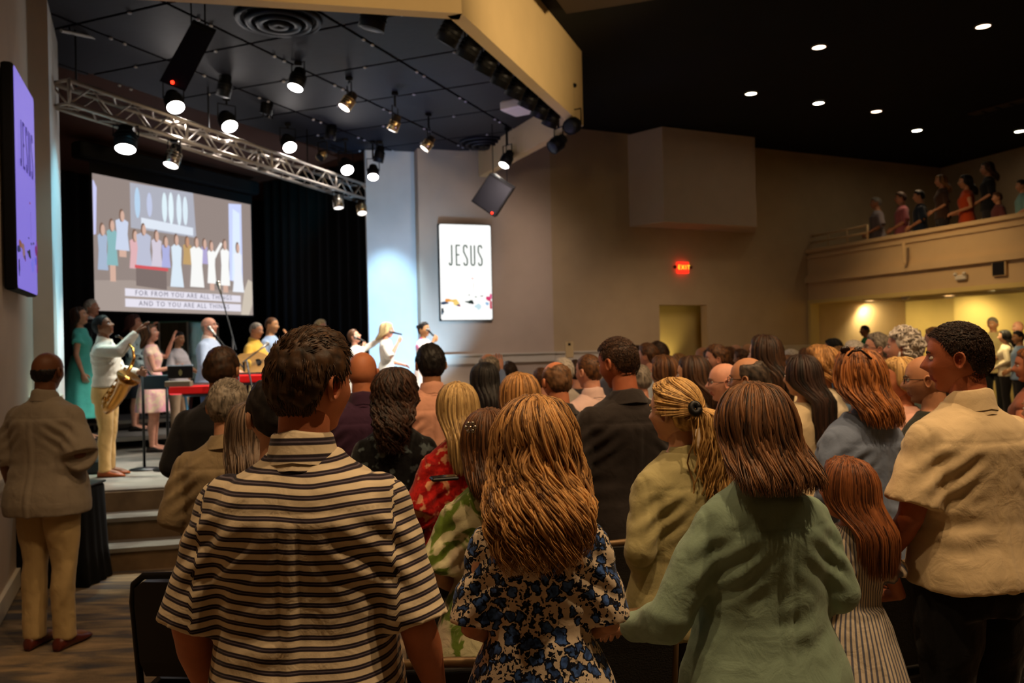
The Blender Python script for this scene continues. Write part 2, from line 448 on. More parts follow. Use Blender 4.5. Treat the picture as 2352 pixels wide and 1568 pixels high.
for i in range(-4, 5):
    for j in range(-6, 3):
        s_ = 1.2; e = .022
        a = O + Ug * (i * s_) + Vg * (j * s_)
        q = [a + Ug * e + Vg * e, a + Ug * e + Vg * (s_ - e), a + Ug * (s_ - e) + Vg * (s_ - e), a + Ug * (s_ - e) + Vg * e]
        for k in range(len(convex)):
            q = clip(q, convex[k], convex[(k + 1) % len(convex)])
            if len(q) < 3: break
        if len(q) < 3: continue
        ar = abs(sum(q[k].x * q[(k + 1) % len(q)].y - q[(k + 1) % len(q)].x * q[k].y for k in range(len(q)))) / 2
        if ar < .02: continue
        g = G(); g.prism([p[:2] for p in q], ZG, ZG + .036); g.obj('ceiling_panel', M_panel, stc)
        if ar > 1:      # bright fixing clips along the seams
            pass
M_clip = mat('white_clip', (190, 190, 196), 0.5)
for i in range(-3, 4):
    for j in range(-4, 3):
        for (du, dv) in ((.35, 0), (.5, 0), (0, .6)):
            p = O + Ug * ((i + du) * 1.2) + Vg * ((j + dv) * 1.2)
            if not all((b.x - a.x) * (p.y - a.y) - (b.y - a.y) * (p.x - a.x) > .12 for a, b in zip(convex, convex[1:] + convex[:1])): continue
            g = G(); g.ell((p.x, p.y, ZG - .012), (.022, .022, .014), 8, 5); o = g.obj('panel_clip', M_clip, stc, True)
# round ceiling speakers / diffusers
M_grille = mat('dark_grille', (30, 34, 44), 0.45, 0.3)
def diffuser(px, py, r, label):
    d = (ZG - CAMZ) * F / ((788 - (px - CX) * .022) - py); p = at(px, py, d)
    t = thing('ceiling_diffuser', (p.x, p.y, ZG - .02), label, 'vent', 'round diffusers in the stage ceiling')
    for nm, r0, r1, z0 in (('outer_ring', r * .86, r, .0), ('cone', r * .62, r * .78, -.03), ('cone', r * .36, r * .54, -.045), ('hub', 0.01, r * .26, -.05)):
        g = G(); n = 40
        prof = [(r0, ZG + z0), (r1, ZG + z0), (r1 - .02, ZG + z0 - .045), (r0 + .0, ZG + z0 - .03)]
        rings = [[(p.x + rr * math.cos(2 * PI * k / n), p.y + rr * math.sin(2 * PI * k / n), zz) for k in range(n)] for rr, zz in prof + prof[:1]]
        g.loft(rings, cap=False); g.obj(nm, M_grille if nm != 'hub' else M_dark, t, True)
diffuser(640, 42, .44, 'large round ceiling diffuser above the stage, near the top edge')
diffuser(1112, 326, .42, 'smaller looking round diffuser at the far corner of the stage ceiling')

# box standing out of the long wall, high up
q0 = on_wall(1452); q1 = on_wall(1745)
out = -nn
pa = q0 + out * .0; hb = at(1460, 520, q0.y).z
fa = q0 + dn * .25 + out * .75; fb = q1 + out * .75 - dn * .0
g = G(); g.prism([q0[:2], fa[:2], on_wall(1744, RW1 + out * .75, RW2 + out * .75)[:2], (on_wall(1748, RW1, RW2) + nn * .1)[:2], (q0 + nn * .1)[:2]], hb, ZC - .02)
struct(g.obj('wall_box', M_wall))

# stage
S0 = Vector((-4.30, 7.38, 0)); SL = Vector((-3.95, 7.45, 0)); SR = Vector((-2.9, 7.68, 0))
ZS = .45
M_kick = M_riser
st = [(-4.33, 7.36), (-1.0, 8.08), (.25, 11.6), (-.35, 14.35), (-1.5, 14.2), (-1.63, 14.45), (-2.45, 14.25), (-2.0, 19), (-9, 17), (-9, 12), (-4.9, 9.0), (-4.38, 7.85)]
g = G(); g.prism(st, -.3, ZS); o = struct(g.obj('floor_stage', M_stage))
ed = Vector((.977, .213, 0)); en = Vector((.213, -.977, 0))
e0 = Vector((-4.24, 7.38, 0))
sf = wall_seg('trim_stage_front', e0 + en * .0, e0 + ed * 3.3, -.3, ZS - .02, M_riser, -.03)
# two steps below the stage, 3 risers
steps = thing('stage_steps', (-3.3, 7.2, fz(7)), 'grey carpeted steps up to the stage with pale nosings', 'steps')
zz = fz(6.9)
rise = (ZS - zz) / 3
for k in (1, 2):
    dep = .31 * (3 - k)
    a = e0 + ed * .15 + en * dep; b = a + ed * 1.75
    g = G(); g.prism([a[:2], b[:2], (b - en * dep)[:2], (a - en * dep)[:2]], -.3, zz + rise * k - .035); g.obj('riser', M_riser, steps)
    a2 = a + en * .025; b2 = b + en * .025
    g = G(); g.prism([a2[:2], b2[:2], (b2 - en * (.335))[:2], (a2 - en * .335)[:2]], zz + rise * k - .035, zz + rise * k); g.obj('tread', M_stage, steps)

# half-height wall and rail on the left, chair rail of the left wall
wdir = LD; wn = Vector((LD.y, -LD.x, 0))
for z0, z1, o_ in ((.78, .86, .05), (.86, .885, .075), (fz(5), fz(5) + .14, .03)):
    a = LW0 - LD * 5.2; g = G(); q = [a, LW1, LW1 + wn * o_, a + wn * o_]; g.prism([p[:2] for p in q], z0, z1)
    struct(g.obj('trim_1' if z0 > .5 else 'baseboard_left', M_white))
for px0, px1 in ((968, 1520), (1630, 1856)):
    a = on_wall(px0) if px0 > 1278 else RW0; 
    lo = [RW0, RW1, on_wall(1516)] if px0 < 1278 else [on_wall(1628), on_wall(1856)]
    for a, b in zip(lo[:-1], lo[1:]):
        d = (b - a).normalized(); on = Vector((d.y, -d.x, 0))
        for z0, z1, o_, nm in ((1.36, 1.50, .05, 'trim_2'), (1.50, 1.53, .08, 'trim_3'), (-.3, -.05, .03, 'baseboard_back')):
            g = G(); g.prism([a[:2], b[:2], (b + on * o_)[:2], (a + on * o_)[:2]], z0, z1); struct(g.obj(nm, M_white))
# sloping rail of the ramp beyond the stage
g = G(); g.tube([at(1128, 845, 13.2), at(1175, 892, 11.9)], .035, 8)
rl = thing('ramp_rail', at(1128, 845, 13.2), 'pale sloping rail beside the stage on the far wall', 'rail')
g.obj('handrail', M_white, rl)
for px, py, d in ((1128, 845, 13.2), (1175, 892, 11.9)):
    p = at(px, py, d); g = G(); g.tube([(p.x, p.y, fz(p.y)), p], .025, 8); g.obj('post', M_white, rl)

# balcony
B0 = Vector((6.35, 17.75, 0)); B1 = B0 + BD * 20; bo = Vector((-.95, -.313, 0))    # outward, to the hall
def band(name, o0, o1, z0, z1, m):
    g = G(); g.prism([(B0 + bo * o0)[:2], (B0 - bo * o1)[:2], (B1 - bo * o1)[:2], (B1 + bo * o0)[:2]], z0, z1); return struct(g.obj(name, m))
M_balc = mat('balcony_paint', (206, 176, 132), 0.85, var=0.03, scale=3)
band('wall_balcony_front', 0, .18, 2.46, 3.48, M_balc)
band('trim_4', .07, .24, 3.48, 3.55, M_balc); band('trim_5', .04, 0, 3.36, 3.42, M_balc)
band('trim_6', .09, 0, 2.84, 2.95, M_balc); band('trim_7', .05, 0, 2.95, 3.0, M_balc)
band('trim_8', .03, .3, 2.40, 2.48, M_yel)
g = G(); g.prism([(B0 - bo * .1)[:2], B1[:2], (RW2 + BD * 20)[:2], RW2[:2]], 2.46, 2.75); struct(g.obj('floor_balcony', M_carpet))
for o0, z in ((1.5, 3.0), (2.4, 3.25)):
    g = G(); g.prism([(B0 - bo * o0)[:2], (B1 - bo * o0)[:2], (RW2 + BD * 20)[:2], RW2[:2]], 2.75, z); struct(g.obj('floor_balcony_tier', M_carpet))
# upright joint on the balcony front
g = G(); p = at(2075, 560, 14.9); g.box((p.x, p.y, 3.17), (.05, .05, .38), math.radians(-18)); struct(g.obj('trim_9', M_balc))
# room under the balcony: pilasters and platform
UB = RW3
wall_seg('wall_under_balcony', UB, UB + BD * 1.6, -.3, 2.46, M_yel)
wall_seg('wall_under_balcony_2', UB + BD * 1.6 - bo * -.25, UB + BD * 20 - bo * -.25, -.3, 2.46, M_yel)
wall_seg('wall_under_pier', B0 + bo * .02, B0 - bo * .2, -.3, 2.46, M_yel, -.12)
g = G(); a = B0 - bo * 1.0 + BD * .2
g.prism([(B0 - bo * .5)[:2], (B1 - bo * .5)[:2], (B1 - bo * 4)[:2], (RW2)[:2]], -.3, .18); struct(g.obj('floor_platform', M_carpet))
# downlights under the balcony
def downlight(p, r, e, watt, label, grp, tgt=None, ang=100, col=WARM, shade=(255, 214, 150)):
    t = thing('downlight', p, label, 'ceiling light', grp)
    g = G(); n = 28
    prof = [(r * 1.0, p.z + .0), (r * 1.22, p.z + .0), (r * 1.22, p.z - .012), (r, p.z - .018)]
    rings = [[(p.x + rr * math.cos(2 * PI * k / n), p.y + rr * math.sin(2 * PI * k / n), zz) for k in range(n)] for rr, zz in prof + prof[:1]]
    g.loft(rings, cap=False); g.obj('trim_ring', M_steel, t, True)
    g = G(); g.disc((p.x, p.y, p.z - .006), (0, 0, 1), r, 28, .01); g.obj('lamp', emis(shade, e), t)
    if watt > 0:
        spot('downlight_beam', (p.x, p.y, p.z - .05), tgt or (p.x, p.y, 0), watt, col, ang, r * .8, .7, t)
    return t
p = at(2272, 671, 14.2); p.z = 2.44
downlight(p, .09, 22, 46, 'bright downlight under the balcony beside the yellow wall', 'balcony downlights', (p.x + 1.2, p.y + .3, 1.0), 165, (1, .78, .38))
for k, (px, dd_) in enumerate(((1925, 18.2), (2100, 16.6))):  # two extra downlights added to brighten the yellow wall
    q = at(px, 700, dd_); q.z = 2.44; q.x += .7
    downlight(q, .08, 18, 34, ('added downlight under the balcony by the corner pier', 'downlight under the balcony behind the smoke detector')[k], 'balcony downlights', (q.x + .5, q.y + .4, 1.0), 165, (1, .78, .38))
# ================================================================== people
def ss(x, a, b):
    x = np.clip((x - a) / (b - a), 0, 1); return x * x * (3 - 2 * x)
def gs(x, c, s): return np.exp(-((x - c) / s) ** 2)

def remesh(g, vox, smooth=4, fac=.5):
    me = bpy.data.meshes.new('tmp'); me.from_pydata(g.v, [], g.f); me.update()
    o = bpy.data.objects.new('tmp', me); COL.objects.link(o)
    r = o.modifiers.new('r', 'REMESH'); r.mode = 'VOXEL'; r.voxel_size = vox
    s = o.modifiers.new('s', 'SMOOTH'); s.factor = fac; s.iterations = smooth
    dg = bpy.context.evaluated_depsgraph_get()
    oe = o.evaluated_get(dg); ev = oe.to_mesh()
    n = len(ev.vertices); v = np.empty(n * 3, np.float32); ev.vertices.foreach_get('co', v)
    nl = len(ev.loops); li = np.empty(nl, np.int32); ev.loops.foreach_get('vertex_index', li)
    nrm = np.empty(n * 3, np.float32); ev.vertices.foreach_get('normal', nrm)
    assert nl == 4 * len(ev.polygons)
    oe.to_mesh_clear()
    bpy.data.objects.remove(o); bpy.data.meshes.remove(me)
    return v.reshape(-1, 3).astype(float), li.reshape(-1, 4), nrm.reshape(-1, 3).astype(float)

def mk(name, v, fs, mats, attrs=None, mi=None):
    """fs: list of faces and/or (n,4) arrays of quads"""
    v = np.asarray(v, np.float32)
    if isinstance(fs, np.ndarray): loops = fs.reshape(-1).astype(np.int32); tot = np.full(len(fs), 4, np.int32)
    else:
        ls, tt = [], []
        run = []
        for f in fs:
            if isinstance(f, np.ndarray) and f.ndim == 2:
                if run: ls.append(np.concatenate([np.asarray(q, np.int32) for q in run])); tt.append(np.array([len(q) for q in run], np.int32)); run = []
                ls.append(f.reshape(-1).astype(np.int32)); tt.append(np.full(len(f), 4, np.int32))
            else: run.append(f)
        if run: ls.append(np.concatenate([np.asarray(q, np.int32) for q in run])); tt.append(np.array([len(q) for q in run], np.int32))
        loops = np.concatenate(ls); tot = np.concatenate(tt)
    st = np.concatenate([[0], np.cumsum(tot)[:-1]]).astype(np.int32)
    me = bpy.data.meshes.new(name)
    me.vertices.add(len(v)); me.vertices.foreach_set('co', v.reshape(-1))
    me.loops.add(len(loops)); me.loops.foreach_set('vertex_index', loops)
    me.polygons.add(len(tot)); me.polygons.foreach_set('loop_start', st)
    me.polygons.foreach_set('use_smooth', np.ones(len(tot), bool))
    for m in mats: me.materials.append(m)
    if mi is not None: me.polygons.foreach_set('material_index', np.asarray(mi, np.int32))
    me.update(calc_edges=True)
    for k, val in (attrs or {}).items():
        a = me.attributes.new(k, 'FLOAT', 'POINT'); a.data.foreach_set('value', np.asarray(val, np.float32))
    return me

def tubes(P, Rd, n=5):
    """many tubes at once: P (m,k,3), Rd (m,k) -> verts, quads"""
    m, k, _ = P.shape
    T = np.empty_like(P); T[:, 1:-1] = P[:, 2:] - P[:, :-2]; T[:, 0] = P[:, 1] - P[:, 0]; T[:, -1] = P[:, -1] - P[:, -2]
    T /= np.linalg.norm(T, axis=2, keepdims=True) + 1e-9
    ref = np.array([.31, .93, .2]); ref /= np.linalg.norm(ref)
    Uu = ref - T * (T @ ref)[..., None]; Uu /= np.linalg.norm(Uu, axis=2, keepdims=True) + 1e-9
    W = np.cross(T, Uu); an = 2 * PI * np.arange(n) / n
    V = P[:, :, None, :] + (Uu[:, :, None, :] * np.cos(an)[None, None, :, None] + W[:, :, None, :] * np.sin(an)[None, None, :, None]) * Rd[:, :, None, None]
    i, j, q = np.meshgrid(np.arange(m), np.arange(k - 1), np.arange(n), indexing='ij')
    q2 = (q + 1) % n; b = i * k * n
    F4 = np.stack([b + j * n + q, b + j * n + q2, b + (j + 1) * n + q2, b + (j + 1) * n + q], -1).reshape(-1, 4)
    return V.reshape(-1, 3), F4

def snoise(p, seed=0, oct_=2, freq=1.0):
    """smooth pseudo-noise of points (n,3), roughly -1..1"""
    rs = np.random.RandomState(int(seed * 97) % 9999 + 5); out = np.zeros(len(p)); amp = 1.0; tot = 0
    for o in range(oct_):
        q = p * freq * (2.1 ** o)
        for _ in range(6):
            d = rs.normal(size=3); d /= np.linalg.norm(d); d *= rs.uniform(.6, 1.5)
            wv = rs.normal(size=3) * .8
            out += amp * np.sin(q @ d * 2.4 + rs.uniform(0, 6.28) + 1.3 * np.sin(q @ wv * 1.7 + rs.uniform(0, 6.28))) * .41
        tot += amp; amp *= .5
    return out / tot * .75

HC = np.array([0, .018, 1.632]); HR = np.array([.077, .098, .118])
def head_pos(d):
    """unit directions (n,3) -> points of the head, centred"""
    x, y, z = d[:, 0], d[:, 1], d[:, 2]
    p = d * HR
    X, Y, Z = p[:, 0].copy(), p[:, 1].copy(), p[:, 2].copy()
    front = ss(y, -.1, .6)
    low = ss(-z, .05, 1.0)
    k_ = 1 + .055 * gs(z, .55, .35); X *= k_; Y *= 1 + .04 * gs(z, .6, .35); Z = np.where(z > 0, Z * (1 - .035 * z ** 4), Z)
    X *= 1 - .34 * low * front - .22 * low * (1 - front)
    Y = np.where(y < 0, Y * (1 - .42 * ss(-z, .15, .95)), Y)
    Y = np.where(y > 0, Y * (1 - .06 * gs(z, .1, .3)) , Y)
    Y += .018 * ss(-z, .55, .95) * ss(y, -.2, .5)                      # chin forward
    Z = np.where((z < -.5) & (y < .1), Z * (1 - .12 * ss(-z, .5, 1) * (1 - ss(y, -.3, .1))), Z)
    fr = (y > 0)
    ax = np.abs(X)
    Y += fr * (.024 * gs(X, 0, .0115) * np.where(Z > -.028, gs(Z, -.028, .030), gs(Z, -.028, .0095)))    # nose
    Y += fr * (.006 * gs(ax, .013, .008) * gs(Z, -.030, .008))
    Y -= fr * .010 * gs(ax, .032, .015) * gs(Z, .004, .013)            # sockets
    Y += fr * .005 * gs(ax, .028, .02) * gs(Z, .026, .008)             # brows
    Y += fr * .005 * gs(ax, .045, .014) * gs(Z, -.025, .02)            # cheeks
    Y += fr * .0065 * gs(X, 0, .019) * gs(Z, -.059, .0055) + fr * .0060 * gs(X, 0, .017) * gs(Z, -.070, .005) - fr * .004 * gs(X, 0, .02) * gs(Z, -.0645, .0022)
    Y -= fr * .004 * gs(X, 0, .02) * gs(Z, -.083, .006)
    Y += fr * .006 * gs(X, 0, .016) * gs(Z, -.102, .012)
    return np.stack([X, Y, Z], 1)

def sph_dirs(nu, nv, v0=.0, v1=1.0):
    ds = []
    for i in range(nv + 1):
        al = PI * (v0 + (v1 - v0) * i / nv); al = min(max(al, .012), PI - .012)
        for k in range(nu):
            ph = 2 * PI * k / nu
            ds.append((math.sin(al) * math.sin(ph), -math.sin(al) * math.cos(ph), math.cos(al)))
    fs = []
    for i in range(nv):
        for k in range(nu):
            q = (k + 1) % nu; fs.append((i * nu + k, (i + 1) * nu + k, (i + 1) * nu + q, i * nu + q))
    fs.append(tuple(range(nu))[::1]); fs.append(tuple(reversed(range(nv * nu, (nv + 1) * nu))))
    return np.array(ds), fs

def ear(side):
    vs, fs = [], []; nr, na = 6, 16
    for i in range(nr + 1):
        r = i / nr
        for k in range(na):
            th = 2 * PI * k / na; c, s = math.cos(th), math.sin(th)
            w_ = .0185 * (1 + .18 * s) ; h_ = .032
            a, b = r * w_ * c, r * h_ * s
            depth = .011 + .009 * gs(r, .84, .13) - .008 * gs(r, .35, .3) * (1.1 - .3 * s)
            if r > .93: depth = .004
            o = depth + (.010 if c < 0 else 0) * r * abs(c)     # back rim stands off
            vs.append((side * (.0715 + o), -.004 - a * -1.0 - .002, -.006 + b))
    for i in range(nr):
        for k in range(na):
            q = (k + 1) % na; fs.append((i * na + k, (i + 1) * na + k, (i + 1) * na + q, i * na + q))
    return np.array(vs), fs

def hmat(yaw, pitch, roll=0):
    return np.array((Matrix.Rotation(-yaw, 3, 'Z') @ Matrix.Rotation(pitch, 3, 'X') @ Matrix.Rotation(roll, 3, 'Y')))
PIV = np.array([0, -.005, 1.53])
def hx(p, hm, hs=1.0):
    """head-local points -> body space"""
    return (p * hs + (HC - PIV)) @ hm.T + PIV

def make_head(hm, hs, nu=44, nv=40):
    d, fs = sph_dirs(nu, nv); p = head_pos(d)
    mi = []
    for f in fs:
        c = p[list(f)].mean(0)
        mi.append(1 if (c[1] > .06 and abs(c[0]) < .024 and -.0755 < c[2] < -.0545) else 0)
    V, Fs = [hx(p, hm, hs)], list(fs); o = len(p)
    for s in (-1, 1):
        e, ef = ear(s); V.append(hx(e, hm, hs)); Fs += [tuple(i + o for i in (f if s > 0 else f[::-1])) for f in ef]; o += len(e); mi += [0] * len(ef)
    return np.concatenate(V), Fs, mi

def hand_geo(curl=.5, side=1, big=1.0, spread=.12):
    """wrist at the origin, fingers along +Z, palm facing +Y, thumb on side*X"""
    g = G()
    rings = []
    for z, a, b in ((-.03, .024, .019), (0, .027, .019), (.03, .037, .019), (.06, .041, .017), (.088, .040, .014), (.094, .034, .009)):
        rings.append([(a * math.cos(2 * PI * k / 12), b * math.sin(2 * PI * k / 12), z) for k in range(12)])
    g.loft(rings)
    for i, (x, L, r) in enumerate(((.030, .070, .0085), (.010, .078, .009), (-.011, .073, .0085), (-.030, .058, .0075))):
        x *= side; p = Vector((x, 0, .082)); an = 0.0; pts = [p]; sp = (1.5 - i) * spread * side * .5
        for j, fr in enumerate((.45, .30, .25)):
            an += curl * (.55, .75, .55)[j]
            p = p + Vector((math.sin(sp) * L * fr, math.sin(an) * L * fr, math.cos(an) * L * fr)); pts.append(p)
        g.tube(pts, [r, r * .95, r * .88, r * .75], 7, round_=True)
    pts = [Vector((side * .026, .004, .022)), Vector((side * .048, .016, .042)), Vector((side * .058, .028, .064)), Vector((side * .056, .036, .084))]
    g.tube(pts, [.013, .0115, .010, .0085], 7, round_=True)
    v = np.array(g.v) * big
    return v, g.f

ARMS = {   # right side (x > 0): elbow, wrist, palm normal
    'down': ((.245, -.025, 1.13), (.25, .05, .885), (-1, 0, 0)),
    'out': ((.238, -.04, 1.10), (.265, .10, .90), (-1, 0, 0)),
    'hail': ((.23, .14, 1.30), (.27, .22, 1.54), (0, 1, .4)),
    'tuck': ((.198, -.03, 1.14), (.07, .19, 1.04), (-.3, -1, .2)),
    'fold': ((.228, -.045, 1.15), (.085, .19, 1.02), (-.3, -1, .2)),
    'bent': ((.25, -.03, 1.15), (.20, .22, 1.08), (-.6, 0, -1)),
    'mic': ((.21, .09, 1.21), (.06, .20, 1.445), (-.6, -.8, 0)),
    'up': ((.34, .12, 1.50), (.36, .22, 1.76), (-.2, 1, .0)),
    'fwdup': ((.26, .20, 1.30), (.27, .40, 1.52), (0, .3, 1)),
    'key': ((.24, .02, 1.15), (.20, .27, 1.06), (0, 0, -1)),
    'phone': ((.25, .10, 1.22), (.16, .32, 1.40), (-.4, -1, 0)),
}
def arm_pts(pose, s, b):
    E, W, Nn = ARMS[pose] if isinstance(pose, str) else pose
    sx = b['sh']
    S = Vector((s * (sx - .030), -.01, 1.365)); k = (sx - .185)
    def q(p, m): return Vector((s * (p[0] + k * m), p[1], p[2]))
    return S, q(E, 1.0), q(W, .6), Vector((s * Nn[0], Nn[1], Nn[2]))

def build_of(sex, w):
    if sex == 'm': b = dict(sh=.195, wa=.150, hi=.168, ch=.118, bust=0, arm=1.0, neck=.060)
    elif sex == 'f': b = dict(sh=.172, wa=.130, hi=.175, ch=.104, bust=.022, arm=.84, neck=.049)
    else: b = dict(sh=.165, wa=.135, hi=.145, ch=.100, bust=0, arm=.85, neck=.05)
    b = dict(b); b['w'] = w
    b['sh'] *= 1 + (w - 1) * .45; b['wa'] *= w ** 1.3; b['hi'] *= w; b['ch'] *= w ** .8; b['arm'] *= 1 + (w - 1) * .6
    return b

def torso_rings(b, off=0.0, z0=.80, flare=None, n=28, nz=1):
    wa, hi, ch, sh, bu = b['wa'], b['hi'], b['ch'], b['sh'], b['bust']
    dp = ch / .118
    T = [(.78, hi * .93, .105 * dp, .120 * dp), (.86, hi * 1.0, .115 * dp, .135 * dp), (.94, hi * .99, .115 * dp, .130 * dp), (1.02, (hi + wa) / 2 * .99, .112 * dp, .108 * dp),
         (1.10, wa, .108 * dp, .098 * dp), (1.18, wa * 1.04, .11 * dp, .103 * dp), (1.27, (wa + sh) / 2 * 1.0, .118 * dp + bu, .112 * dp), (1.34, sh * .93, .116 * dp + bu * .6, .116 * dp),
         (1.375, sh * .95, .100 * dp, .112 * dp), (1.405, sh * .84, .088 * dp, .104 * dp), (1.435, sh * .64, .074, .090), (1.465, sh * .44, .062, .076), (1.485, b['neck'] * 1.22, .056, .062)]
    Z = np.array([t[0] for t in T])
    def prof(z):
        return [float(np.interp(z, Z, [t[i] for t in T])) for i in (1, 2, 3)]
    zs = [z for z in Z if z > z0 + .02]; zs = [z0] + zs
    rings = []
    for z in zs:
        a, f, bk = prof(max(z, .78)); o = off(z) if callable(off) else off
        if flare and z < flare[0]:
            k = (flare[0] - z) / (flare[0] - z0); k = k ** flare[2]
            a += flare[1] * k; f += flare[1] * .8 * k; bk += flare[1] * .8 * k
        ring = []
        for k in range(n):
            t = 2 * PI * k / n; c, s = math.cos(t), math.sin(t)
            ex = .80 if z < 1.44 else .95
            x = math.copysign(abs(c) ** ex, c) * (a + o); y = math.copysign(abs(s) ** ex, s) * ((f if s > 0 else bk) + o) - (0.0)
            ring.append((x, y - .0, z))
        rings.append(ring)
    return rings

LEG = [(.91, .088, .0, .098), (.80, .088, .0, .088), (.66, .090, .0, .074), (.52, .090, .008, .056), (.47, .090, .006, .053), (.36, .092, -.008, .055), (.22, .093, -.008, .042), (.09, .094, -.01, .034)]
def leg_path(s, b, st=0.0):
    k = b['hi'] / .168
    pts = [Vector((s * (x * k + st * (.9 - z)), y, z)) for z, x, y, r in LEG]; rad = [r * (k if z > .5 else k ** .5) for z, x, y, r in LEG]
    return pts, rad

_body = {}
def body_mesh(sex, w, arms, hd, hs, vox, hand=(.5, .5)):
    key = (sex, w, arms, hd, hs, vox, hand)
    if key in _body: return _body[key]
    b = build_of(sex, w); hm = hmat(*hd)
    g = G(); g.loft(torso_rings(b, -.004, .80))
    # neck, bent towards the head
    n0 = Vector((0, -.012, 1.42)); top = Vector(hx(np.array([[0, -.018, -.045]]), hm, hs)[0])
    g.tube([n0, n0.lerp(top, .45) + Vector((0, -.006, 0)), top], [b['neck'] * 1.25, b['neck'] * .98, b['neck'] * .96], 16)
    ends = []
    for s, pose in ((-1, arms[0]), (1, arms[1])):
        S, E, W, Nn = arm_pts(pose, s, b); a = b['arm']
        m1 = S.lerp(E, .5); m2 = E.lerp(W, .35)
        g.tube([S, S.lerp(E, .25), m1, E, m2, W], [.056 * a, .053 * a, .047 * a, .040 * a, .041 * a, .026 * a ** .5], 12, round_=True)
        ends.append((s, E, W, Nn))
        p, r = leg_path(s, b); g.tube(p, r, 14, round_=True)
        f = Vector((s * p[-1].x * s, 0, 0)); x = p[-1].x
        g.tube([(x, -.045, .04), (x, .03, .05), (x + s * .01, .10, .032), (x + s * .015, .155, .022)], [.033, .040, .040, .026], 10, round_=True)
    v, fs, nr = remesh(g, vox, 5)
    V, Fs, mi = [v], [fs], [0] * len(fs); o = len(v)
    hv, hf, hmi = make_head(hm, hs); V.append(hv); Fs += [tuple(i + o for i in f) for f in hf]; mi += hmi; o += len(hv)
    for (s, E, W, Nn), cu in zip(ends, hand):
        hv, hf = hand_geo(cu, -s if False else s, .93 if sex != 'm' else 1.05)
        z = (W - E).normalized(); y = (Nn - z * Nn.dot(z)).normalized(); x = y.cross(z)
        # thumb points towards the front / up: choose the side
        sg = 1
        if (x * s).dot(Vector((0, 1, .3))) < 0: sg = -1
        R3 = np.array([[x.x * sg, y.x, z.x], [x.y * sg, y.y, z.y], [x.z * sg, y.z, z.z]])
        hv = hv @ R3.T + np.array(W); V.append(hv)
        Fs += [tuple(i + o for i in (f if sg > 0 else f[::-1])) for f in hf]; mi += [0] * len(hf); o += len(hv)
    me = mk('body', np.concatenate(V), Fs, [skinm((200, 150, 120)), skinm((170, 95, 85))], mi=mi)
    _body[key] = me; return me

def noise_disp(v, nr, amp, sx, sz, seed=0.0, mask=None):
    k = snoise(v * np.array([sx, sx, sz]), seed, 2)
    if mask is not None: k = k * mask
    return v + nr * (k * amp)[:, None]

